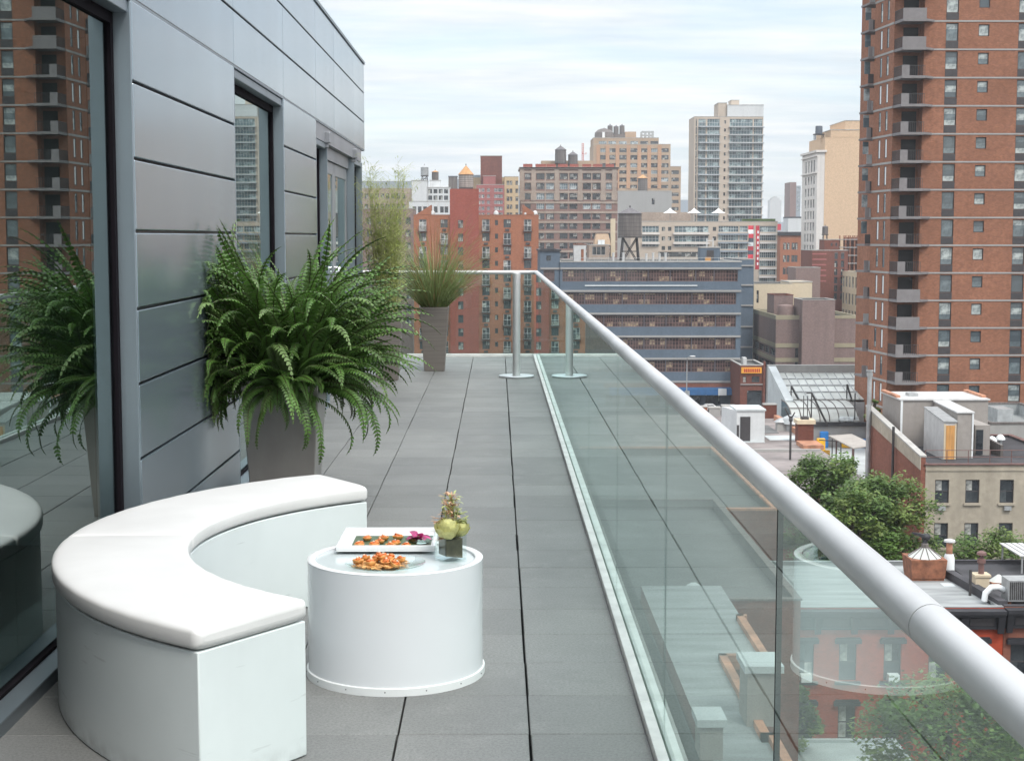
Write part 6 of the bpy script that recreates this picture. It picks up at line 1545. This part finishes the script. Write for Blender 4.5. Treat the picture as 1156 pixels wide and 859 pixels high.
mb = MB(); [mb.box(-.6+.35*k, -.33+.35*k, -2.0, 1.6, 1.0, 1.06) for k in range(8)]; mb.build('slats', M['white_metal'], pbt); mb = MB(); [mb.box(a, a+.08, b, b+.08, 0, .999) for a in (-.5, 1.9) for b in (-1.9, 1.4)]; mb.build('post', M['galv'], pbt)
mb = MB(); a, b = ron(1070, 652), ron(1134, 684); mb.hexa([(a[0]-.15, a[1], zrr), (a[0]+.3, a[1], zrr), (qx(1132.2)+.25, Y+.3, zrr), (qx(1132.2)-.2, Y+.3, zrr), (a[0]-.15, a[1], zrr+.42), (a[0]+.3, a[1], zrr+.42), (qx(1132.2)+.25, Y+.3, zrr+.42), (qx(1132.2)-.2, Y+.3, zrr+.42)]); part(mb, 'party_parapet', M['roof_dark'], brn)
pbox(red, 'roof_patch', 'roof_white', *sorted((ron(1078, 661)[0], ron(1064, 661)[0])), ron(1070, 662)[1], ron(1070, 658)[1], zrr+.004, zrr+.02)

# white roofed extension in front of the red rowhouse
za_ = sz(834, 72, 940)
bld('house_extension', 'flat white roofed extension below the red rowhouse windows', sx(884, 72, 840), sx(1010, 72, 840), 61, 11.0, za_, M['concrete'], [], par=.1, roofm='roof_white', cop='roof_white', ch=.05, cw=0)

# ================================================================ low roofs seen through the glass
zq = -13.45
def nq(px, py): return onz(px, py, zq)
poly = [nq(800, 862), nq(872, 838), nq(836, 785), nq(825, 748), nq(866, 740), nq(838, 700), nq(828, 661), nq(724, 661)]
yb0, yt0 = 34., poly[-1][1]
xl = 6.2
lr = thing('low_building', 'low building with a silver roof and orange clay copings just below the glass', 'building', (8, 45, G))
xr1 = nq(826, 680)[0]; xr2 = nq(848, 720)[0]; ym = nq(845, 745)[1]; ym2 = nq(829, 785)[1]; xr3 = nq(829, 770)[0]; y4 = nq(840, 836)[1]; x4 = nq(872, 836)[0]
ol = [(xl, 34), (x4, 34), (x4, y4), (xr3, y4), (xr3, ym), (xr2, ym), (xr2, nq(838, 700)[1]), (xr1, nq(838, 700)[1]), (xr1, yt0), (xl, yt0)]
mb = MB(); mb.prism(ol, G, zq-.01, cap=False); part(mb, 'wall', M['brick_dark'], lr)
mb = MB(); n = len(ol); i = len(mb.v); mb.v += [(x, y, zq) for x, y in ol]; mb.f.append(tuple(range(n))); mb.m.append(0); part(mb, 'roof', M['roof_silver'], lr)
mb = MB()
for k in range(1, 8):
    (xa, ya2), (xb, yb2) = ol[k], ol[k+1]
    mb.box(min(xa, xb)-.14, max(xa, xb)+.14, min(ya2, yb2)-.14, max(ya2, yb2)+.14, zq-.3, zq+.22) if k not in (7,) else None
part(mb, 'clay_coping', M['coping_clay'], lr)
def stack(label, px0, px1, pyb, H_, dep=1.0):
    xa, ya_ = nq(px0, pyb); xb, _ = nq(px1, pyb)
    t = thing('chimney', label, 'chimney', ((xa+xb)/2, ya_+dep/2, zq)); w_ = (xb-xa)/2
    mb = MB(); mb.box(-w_, w_, -dep/2, dep/2, 0, H_); mb.build('stack', M['stucco_grey'], t); mb = MB(); mb.box(-w_-.1, w_+.1, -dep/2-.1, dep/2+.1, H_+.001, H_+.22); mb.build('white_cap', M['roof_white'], t)
stack('grey rendered chimney block with a white cap beside the silver roof', 843, 880, 820, 1.7, 1.5)
stack('low grey chimney with a white cap on the left of the silver roof', 790, 816, 858, 1.0, 1.1)
x_, y_ = onz(785, 655, zq); t = thing('roof_dome', 'small white roof dome seen through the glass beyond the silver roof', 'roof dome', (x_, y_+.6, -14.95)); mb = MB(); mb.lathe([(.38, 0), (.38, .95), (.3, 1.15), (.15, 1.25), (.01, 1.28)], 16); mb.build('dome', M['roof_white'], t, smooth=50)
fr_ = bld('low_building', 'low dark grey roofed building seen through the glass beyond the silver roof', 3.5, 13.2, yt0+.3, 26, -14.2, M['brick_dark'], [], par=.5, roofm='roof_grey', cop='tank_wood', ch=.1)
bld('low_building', 'long grey roofed building with clay coping seen through the middle of the glass', 3.5, 17, yt0+27, 28, -15.0, M['brick_dark'], [], par=.5, roofm='roof_grey', cop='coping_clay')

# ---- mid-distance flat roof with the white bulkhead
zm = -18.2
mr_ = thing('low_building', 'low brick building with a wide pinkish gravel roof and clay copings', 'building', (22, 118, G))
mb = MB(); mb.box(6, 30.2, 118, 172, G, zm-.01); part(mb, 'wall', M['brick_dark'], mr_)
mb = MB(); mb.box(6, 30.2, 118, 172, zm-.008, zm); part(mb, 'roof', M['roof_pink'], mr_)
mb = MB(); mb.box(30.0, 30.5, 149.5, 167, zm, zm+.55); mb.box(28.6, 30.5, 143.4, 147, zm, zm+.4); mb.box(24.5, 30.5, 117.8, 118.4, zm, zm+.5); part(mb, 'clay_coping', M['coping_clay'], mr_)
for bb_ in ((30.21, 30.42, 149.5, 167, zm-.5, zm-.001), (6, 29.9, 141.8, 142.2, zm+.001, zm+.25)): pbox(mr_, 'parapet', 'concrete', *bb_)
pbox(mr_, 'roof_patch', 'roof_white', 26.6, 29.9, 150.0, 153.5, zm+.004, zm+.05)
pbox(mr_, 'roof_patch', 'roof_grey', 25.5, 28.5, 155.5, 162, zm+.004, zm+.04)
Yb = onz(848, 499, zm)[1]
xa, xb = sx(834.5, Yb), sx(866.5, Yb); zt_ = sz(464, Yb)
bk = thing('roof_bulkhead', 'white rendered stair bulkhead with a dark door on the gravel roof', 'bulkhead', ((xa+xb)/2, Yb, zm))
mb = MB(); mb.hexa([(xa, Yb, zm), (xb, Yb, zm), (xb, Yb+4, zm), (xa-.9, Yb+4, zm), (xa, Yb, zt_), (xb, Yb, zt_), (xb, Yb+4, zt_), (xa-.9, Yb+4, zt_)]); part(mb, 'wall', M['white_wall'], bk)
mb = MB(); mb.box(xa-.1, xb+.1, Yb-.12, Yb+4.1, zt_+.002, zt_+.16); part(mb, 'roof', M['roof_white'], bk)
pbox(bk, 'door', 'frame_dark', sx(838.5, Yb), sx(850, Yb), Yb-.06, Yb-.012, zm+.1, sz(470.5, Yb))
pbox(bk, 'door_sill', 'roof_white', sx(836, Yb), sx(866, Yb), Yb-.5, Yb-.02, zm+.002, zm+.1)
t = lone((lambda m: (m.tube([(sx(836, Yb-2), Yb-2, zm), (sx(836, Yb-2), Yb-2, zm+1.9)], .12, 8), m)[1])(MB()), 'vent_pipe', M['steel'], (sx(836, Yb-2), Yb-2, zm), 'short black pipe left of the dark bulkhead door', 'vent pipe')
xp, yp = onz(892, 519, zm); zt2 = sz(470, yp)
mb = MB(); mb.tube([(xp, yp, zm), (xp, yp, zt2)], .10, 8); mb.tube([(xp, yp, zt2-.3), (xp-.55, yp, zt2+.75)], .07, 6); mb.tube([(xp, yp, zt2-.3), (xp+.35, yp, zt2+.35)], .06, 6); mb.tube([(xp-.15, yp, zt2-.3), (xp+.15, yp, zt2-.3)], .16, 8)
lone(mb, 'antenna_mast', M['steel'], (xp, yp, zm), 'tall black forked mast standing on the gravel roof', 'mast')
xa, xb = sx(905, 148), sx(922.5, 148)
t = thing('chimney', 'big square brick chimney with a tan cap left of the play terrace', 'chimney', ((xa+xb)/2, 148.9, zm-4))
pbox(t, 'stack', 'brick_dark', xa, xb, 148, 149.6, zm-3.2, sz(479, 148)); pbox(t, 'cap', 'cream', xa-.15, xb+.15, 147.85, 149.75, sz(479, 148)+.002, sz(474.5, 148)); pbox(t, 'flue', 'steel', xa+.4, xb-.4, 148.4, 149.2, sz(474.5, 148)+.002, sz(471.5, 148)); pbox(t, 'rubble_base', 'concrete', xa-.8, xb+.2, 146.5, 147.99, zm-3.2, zm-.2)
for i, (a, b, yy, zz, m_, lab) in enumerate(((781, 801, 170.6, 460, 'brick_orange', 'orange brick roof wall at the street end of the gravel roof'), (803, 816, 170.2, 461, 'concrete', 'grey fenced roof box at the street end of the gravel roof'), (818, 833, 170.8, 459, 'stucco_grey', 'beige roof box right of the fenced grey one'), (865.5, 880, 168.5, 457.5, 'brick_dark', 'red brick roof wall beside the white greenhouse gable'))):
    t = thing('roof_wall', lab, 'roof wall', (sx(a, yy), yy, zm)); pbox(t, 'wall', m_, sx(a, yy), sx(b, yy), yy, yy+1.0, zm+.002, sz(zz, yy)); pbox(t, 'coping', 'coping', sx(a, yy)-.06, sx(b, yy)+.06, yy-.06, yy+1.06, sz(zz, yy)+.002, sz(zz, yy)+.12)
x_, y_ = onz(893, 486, zm); t = thing('roof_vent', 'grey ribbed roof ventilator beside the clay coping', 'vent', (x_, y_, zm)); mb = MB(); mb.lathe([(.8, 0), (.8, .7), (1.1, .75), (.9, 1.3), (.3, 1.6), (.02, 1.65)], 14); mb.build('hood', M['galv'], t, smooth=40)
x_, y_ = onz(884, 486, zm); t = thing('roof_vent', 'small square roof ventilator left of the ribbed one', 'vent', (x_, y_, zm)); mb = MB(); mb.box(-.7, .7, -.5, .5, 0, .9); mb.build('housing', M['concrete'], t); mb = MB(); mb.hexa([(-.85, -.65, .901), (.85, -.65, .901), (.85, .65, .901), (-.85, .65, .901), (-.3, -.2, 1.3), (.3, -.2, 1.3), (.3, .2, 1.3), (-.3, .2, 1.3)]); mb.build('hood', M['galv'], t)

# ---- greenhouse roof
Yg = 165; zg1 = sz(481, Yg)
gx0, gx1 = sx(899, Yg), sx(985, Yg)
gh = thing('greenhouse', 'translucent glazed roof with an arched front vault beside the brick tower', 'greenhouse', ((gx0+gx1)/2, Yg, G))
pbox(gh, 'wall', 'grey_blank', gx0, gx1, Yg, Yg+6.5, G, zg1)
pbox(gh, 'gutter', 'roof_dark', gx0-.1, gx1+.1, Yg-.25, Yg+.3, zg1+.002, zg1+.4)
zb2 = sz(452, Yg+6.5); Rr = zb2-zg1
vx0, vx1 = sx(898, Yg), sx(974, Yg)
mb = MB(); n = 14
def arc(k): a = math.pi*.62*k/n; return (Yg+.4+6.3*(1-math.cos(a))/ (1-math.cos(math.pi*.62)), zg1+.4+(Rr-.4)*math.sin(min(a, math.pi/2)))
for k in range(n):
    (ya_, za2), (yb2, zb3) = arc(k), arc(k+1); mb.quad((vx0, ya_, za2), (vx1, ya_, za2), (vx1, yb2, zb3), (vx0, yb2, zb3))
part(mb, 'arched_vault', M['poly_roof'], gh, smooth=60)
mb = MB()
for q in range(8): x_ = vx0+(vx1-vx0)*q/7; mb.tube([(x_, arc(k)[0], arc(k)[1]+.04) for k in range(n+1)], .06, 4)
mb.tube([(vx0, arc(6)[0], arc(6)[1]+.05), (vx1, arc(6)[0], arc(6)[1]+.05)], .05, 4)
mb.tube([(vx0, arc(14)[0], arc(14)[1]+.05), (vx1, arc(14)[0], arc(14)[1]+.05)], .05, 4)
part(mb, 'vault_rib', M['tank_wood'], gh)
mb = MB()
for k in range(n): (ya_, za2), (yb2, zb3) = arc(k), arc(k+1); mb.quad((vx0+.02, ya_, zg1+.3), (vx0+.02, yb2, zg1+.3), (vx0+.02, yb2, zb3), (vx0+.02, ya_, za2))
part(mb, 'end_glazing', M['pane_teal'], gh)
Y0, Y1 = Yg+6.8, Yg+16; zA, zB = sz(451, Y0), sz(421, Y1); bx0, bx1 = sx(879, Y1), sx(990, Y1)
mb = MB(); mb.quad((bx0, Y0, zA), (bx1, Y0, zA), (bx1, Y1, zB), (bx0, Y1, zB)); mb.quad((bx0, Y0, zA-.1), (bx0, Y1, zB-.1), (bx1, Y1, zB-.1), (bx1, Y0, zA-.1)); part(mb, 'sloped_glazing', M['poly_roof'], gh)
mb = MB()
for q in range(13):
    x_ = bx0+(bx1-bx0)*q/12; mb.tube([(x_, Y0, zA+.05), (x_, Y1, zB+.05)], .06, 4)
for q in range(1, 4): f_ = q/4; mb.tube([(bx0, Y0+(Y1-Y0)*f_, zA+(zB-zA)*f_+.06), (bx1, Y0+(Y1-Y0)*f_, zA+(zB-zA)*f_+.06)], .08, 4)
part(mb, 'glazing_bar', M['galv'], gh)
pbox(gh, 'back_parapet', 'concrete', bx0-1, bx1, Y1+.05, Y1+.9, G, zB+.9)
mb = MB(); xa_ = bx0-.1; mb.hexa([(xa_-.9, Y0-2, zA-3.2), (xa_, Y0-2, zA-3.2), (xa_, Y1, zA-3.2), (xa_-.9, Y1, zA-3.2), (xa_-.9, Y0-2, zA+.1), (xa_, Y0-2, zA+.1), (xa_, Y1, zB+.8), (xa_-.9, Y1, zB+.8)]); part(mb, 'white_gable', M['roof_white'], gh)
pbox(gh, 'side_wall', 'white_wall', bx0-.05, bx1, Y0-.15, Y0-.02, G, zA-.3)
pbox(gh, 'side_wall', 'white_wall', xa_-.88, xa_, Y0-2, Y1, G, zA-3.21)
for i, (px, top, bot, pe, pb) in enumerate(((896, 436, 455, 905, 452), (919.5, 444, 474, 938, 480), (959.5, 434, 452, 965, 451), (969, 444, 474, 972, 470))):
    yy = Yg-.6 if i in (1, 3) else Yg+7
    t = thing('steel_brace', ('first', 'second', 'third', 'fourth')[i]+' from the left of the four dark steel braces at the greenhouse roof', 'steel brace', (sx(px, yy), yy, sz(bot, yy)))
    mb = MB(); a = (sx(px, yy), yy, sz(top, yy)); mb.tube([(a[0], yy, sz(bot, yy)), a], .07, 6)
    if i < 3: mb.tube([a, (sx(pe, yy), yy, sz(pb, yy))], .11, 6)
    if i == 1: 
        for dx_ in (-4.5, -9): mb.tube([(sx(px+dx_, yy), yy, sz(bot, yy)), (sx(px+dx_, yy), yy, sz(top+3, yy))], .05, 5)
        mb.tube([a, (sx(px-6, yy), yy, sz(top, yy))], .06, 5)
    part(mb, 'bars', M['steel'], t)
x_, y_ = sx(962, Yg), Yg-.1
for i, px in enumerate((956, 961, 966, 969)):
    lone((lambda m: (m.blob((sx(px, Yg), Yg+.1, zg1+.7), (.5+.1*(i % 2), .4, .32), 8, jit=.2), m)[1])(MB()), 'sack', M['roof_white'], (sx(px, Yg), Yg+.1, zg1+.4), 'white sack lying on the gutter edge in front of the glazed vault', 'sack', 'white sacks by the greenhouse gutter')
# ---- play terrace between the chimney and the tower
zp = -20.9
pt = thing('roof_terrace', 'small roof terrace with a slatted deck between the brick chimney and the tower', 'roof terrace', (34, 146, G))
pbox(pt, 'base', 'grey_blank', 30.6, 39.4, 136, Yg-.02, G, zp-.01)
mb = MB()
for k in range(40): mb.box(30.6, 39.4, 136.02+.72*k, 136.6+.72*k, zp-.008, zp+.03)
part(mb, 'deck_slats', M['roof_white'], pt)
pbox(pt, 'front_wall', 'concrete', 30.6, 39.4, 135.8, 136, zp-.5, zp+.5)
cn = thing('canopy', 'pale flat canopy on thin posts over the slatted deck', 'canopy', (36, 146, zp))
xa, xb = sx(955, 143), sx(983, 143); zc_ = sz(507, 141, 970)
mb = MB(); mb.hexa([(xa+.6, 141, zc_), (xb+.3, 141, zc_+.3), (xb, 149, zc_+.3), (xa, 149, zc_+.15), (xa+.6, 141, zc_+.1), (xb+.3, 141, zc_+.4), (xb, 149, zc_+.4), (xa, 149, zc_+.25)]); part(mb, 'cover', M['canopy_cloth'], cn)
mb = MB(); [mb.tube([(a, b, zp), (a, b, zc_)], .07, 6) for a in (xa+.7, xb) for b in (141.2, 148.5)]; part(mb, 'post', M['frame_rust'], cn)
for i, (px, py, w_, h_, m_, lab) in enumerate(((926, 500, .9, 1.5, 'blue_plastic', 'blue play panel beside the brick chimney'), (927, 509, .9, 1.3, 'yellow_plastic', 'round cornered yellow play block below the blue panel'), (947, 497, 1.2, 1.1, 'yellow_plastic', 'yellow play panel behind the bar fence'), (963, 498, 1.9, .7, 'blue_plastic', 'blue low play panel under the canopy edge'))):
    x_, y_ = onz(px, py, zp+.3); y_ = min(y_, Yg-1)
    mb = MB(); mb.box(x_-w_/2, x_+w_/2, y_, y_+.5, zp+.03, zp+.3+h_); lone(mb, 'play_panel', M[m_], (x_, y_, zp+.03), lab, 'play panel', bevel=.12, seg=3)
fn = thing('bar_fence', 'yellow and dark bar fence on the play terrace', 'fence', (33, 148, zp)); mb = MB()
xa, xb = sx(929, 150), sx(941, 150)
for k in range(11): x_ = xa+(xb-xa)*k/10; mb.tube([(x_, 150, zp+.03), (x_, 150, zp+1.7)], .05, 5)
mb.tube([(xa, 150, zp+1.7), (xb, 150, zp+1.7)], .05, 5); part(mb, 'bars', M['yellow_plastic'], fn)
mb = MB()
for px in (944, 949, 954): mb.tube([(sx(px, 152), 152, zp), (sx(px, 152), 152, zp+2.6)], .06, 5)
mb.tube([(sx(929, 152), 152, zp+2.5), (sx(954, 152), 152, zp+2.3)], .06, 5); part(mb, 'dark_posts', M['steel'], fn)

# ================================================================ trees
def tree(label, x, y, ztop, zbot, rx, ry, n_cl, n_leaf, leaf, mats, group='street and yard trees', seed=0, flat=.8):
    rr = random.Random(seed); t = thing('tree', label, 'tree', (x, y, G), 0, group)
    cz_ = (ztop+zbot)/2-G; rz_ = (ztop-zbot)/2
    mb = MB(); th = zbot-G+rz_*.5
    mb.tube([(0, 0, 0), (.1, .05, th*.5), (-.05, .1, th), (.1, 0, cz_+rz_*.5)], [.34, .27, .2, .06], 8)
    cl = []
    for k in range(n_cl):
        a = rr.uniform(0, 6.283); u = rr.uniform(-.85, 1); q = math.sqrt(max(0, 1-u*u))*(.45+.6*math.sqrt(rr.random()))
        c = Vector((q*rx*math.cos(a), q*ry*math.sin(a), cz_+u*rz_*(.9+.15*rr.random()))); cl.append((c, rr.uniform(.16, .34)*min(rx, rz_*1.4)))
        if k < 22:
            st = Vector((0, 0, max(th*.6, c.z-rz_*rr.uniform(.5, .9)))); md = st.lerp(c, .5)+Vector((0, 0, .3))
            mb.tube([st, md, c], [.11, .07, .02], 5)
    mb.build('trunk', M['bark'], t, smooth=60)
    lm = MB()
    per = n_leaf//n_cl
    for c, r in cl:
        mi = 0 if rr.random() < .62 else 1
        for k in range(per):
            d = Vector((rr.gauss(0, 1), rr.gauss(0, 1), rr.gauss(0, .62))); d = d.normalized()*r*(rr.random()**.45)
            p = c + d; s = leaf*rr.uniform(.6, 1.3)
            a = rr.uniform(0, 6.283); el = rr.uniform(-.7, .5); u_ = Vector((math.cos(a)*math.cos(el), math.sin(a)*math.cos(el), math.sin(el))); v_ = u_.cross(Vector((rr.uniform(-.4, .4), rr.uniform(-.4, .4), 1))).normalized()
            lm.quad(p-u_*s*.5, p+v_*s*.3, p+u_*s*.6, p-v_*s*.3, mi)
    lm.build('crown', [M['tree_leaf'], M['tree_leaf_b']], t)
    return t
x_ = sx(925, 100); tree('bushy green tree left of the beige walk-up, touching the play terrace', sx(938, 100), 100, sz(518, 100), sz(640, 100), 3.3, 3.0, 90, 20000, .27, None, seed=1)
tree('fuller green tree in front of the brick side wall of the beige walk-up', sx(1003, 94), 94, sz(543, 94), sz(660, 94), 3.3, 3.0, 90, 20000, .26, None, seed=2)
tree('low wide tree between the two bushy trees', sx(968, 91), 91, sz(560, 91), sz(680, 91), 3.0, 2.6, 70, 14000, .26, None, seed=6)
tree('round green tree in front of the beige walk-up windows at the right', sx(1128, 99), 99, sz(604, 99), sz(700, 99), 3.4, 2.4, 80, 15000, .25, None, seed=3)
tree('big leafy tree right below the glass at the lower right corner', sx(1085, 52), 52, sz(778, 52), sz(960, 52), 3.6, 3.2, 100, 22000, .2, None, seed=4)
tree('small tree against the left end of the red rowhouse', sx(897, 70), 70, sz(772, 70), sz(870, 70), 1.4, 1.3, 40, 6000, .2, None, seed=5)
tree('slim young tree beside the tall pale flue pipe', sx(991, 132), 132, sz(452, 132), sz(485, 132), .8, .8, 14, 900, .22, None, seed=7)

# ================================================================ air, sky, sun, camera
mb = MB(); mb.box(-1560, 2660, -460, 3360, G-1, 140); hz_ = lone(mb, 'haze', None, (0, 0, G-1), None, None, kind='stuff')
m = bpy.data.materials.new('haze_air'); m.use_nodes = True; nt = m.node_tree; nt.nodes.clear()
pv = nt.nodes.new('ShaderNodeVolumePrincipled'); pv.inputs['Color'].default_value = (.93, .96, 1, 1); pv.inputs['Density'].default_value = .00022; pv.inputs['Anisotropy'].default_value = .2
o_ = nt.nodes.new('ShaderNodeOutputMaterial'); nt.links.new(pv.outputs[0], o_.inputs['Volume']); hz_.data.materials.clear(); hz_.data.materials.append(m)

SUN_EL, SUN_AZ = RAD(52), RAD(150)          # azimuth clockwise from +Y: behind the camera, to the right
w = bpy.data.worlds.new('World'); SC.world = w; w.use_nodes = True; nt = w.node_tree; nt.nodes.clear()
sky = nt.nodes.new('ShaderNodeTexSky'); sky.sky_type = 'NISHITA'; sky.sun_disc = False; sky.sun_elevation = SUN_EL; sky.sun_rotation = SUN_AZ
sky.air_density = 1.0; sky.dust_density = 2.0; sky.ozone_density = 1.0; sky.altitude = 60
tc = nt.nodes.new('ShaderNodeTexCoord').outputs['Generated']
sp = nt.nodes.new('ShaderNodeSeparateXYZ'); nt.links.new(tc, sp.inputs[0])
zc = mth(nt, 'ADD', mth(nt, 'MAXIMUM', sp.outputs[2], 0.0), .09)
cb = nt.nodes.new('ShaderNodeCombineXYZ'); nt.links.new(mth(nt, 'DIVIDE', sp.outputs[0], zc), cb.inputs[0]); nt.links.new(mth(nt, 'DIVIDE', sp.outputs[1], zc), cb.inputs[1])
n1 = noise(nt, .9, 7, cb.outputs[0], stretch=(.75, 1.0, 1), rough=.6)
n2 = noise(nt, 2.1, 6, cb.outputs[0], stretch=(.5, 1.2, 1), rough=.6)
cover = ramp(nt, n1, .34, .56)
bright = ramp(nt, n2, .35, .68)
cloud = mix_col(nt, bright, CLOUD_A, CLOUD_B)
lift = mth(nt, 'ADD', 1.0, mth(nt, 'MULTIPLY', ramp(nt, sp.outputs[2], .14, .8), 2.0))   # an overcast sky is brightest overhead
lc_ = nt.nodes.new('ShaderNodeCombineXYZ'); [nt.links.new(lift, lc_.inputs[q]) for q in range(3)]
cloud = mix_col(nt, 1.0, cloud, lc_.outputs[0], 'MULTIPLY')
col = mix_col(nt, mth(nt, 'ADD', mth(nt, 'MULTIPLY', cover, .55), .38), sky.outputs[0], cloud)
bg = nt.nodes.new('ShaderNodeBackground'); bg.inputs['Strength'].default_value = SKY_S; nt.links.new(col, bg.inputs['Color'])
ow = nt.nodes.new('ShaderNodeOutputWorld'); nt.links.new(bg.outputs[0], ow.inputs['Surface'])
sd = bpy.data.lights.new('sun', 'SUN'); sd.energy = SUN_E; sd.angle = RAD(14); sd.color = (1, .955, .89)
so = bpy.data.objects.new('sun', sd); COL.objects.link(so); so.location = (0, -20, 60)
sdir = Vector((math.sin(SUN_AZ)*math.cos(SUN_EL), math.cos(SUN_AZ)*math.cos(SUN_EL), math.sin(SUN_EL)))
so.rotation_euler = (-sdir).to_track_quat('-Z', 'Y').to_euler()

cd = bpy.data.cameras.new('camera'); cam = bpy.data.objects.new('camera', cd); COL.objects.link(cam); SC.camera = cam
cd.sensor_fit = 'HORIZONTAL'; cd.sensor_width = 36; cd.lens = 36*FPX/1156; cd.clip_start = .05; cd.clip_end = 8000
cam.location = (0, 0, EYE)
cam.matrix_world = Matrix((( _r.x, _u.x, -_f.x, 0), (_r.y, _u.y, -_f.y, 0), (_r.z, _u.z, -_f.z, EYE), (0, 0, 0, 1)))
vs2 = SC.view_settings; vs2.view_transform = 'Standard'; vs2.look = 'None'; vs2.exposure = EXPO; vs2.gamma = 1; vs2.use_curve_mapping = False
SC.render.engine = 'CYCLES'; cy = SC.cycles
cy.max_bounces = 7; cy.transparent_max_bounces = 24; cy.diffuse_bounces = 3; cy.glossy_bounces = 4; cy.transmission_bounces = 4; cy.volume_bounces = 0
cy.use_denoising = True; cy.caustics_reflective = False; cy.caustics_refractive = False; cy.sample_clamp_indirect = 6
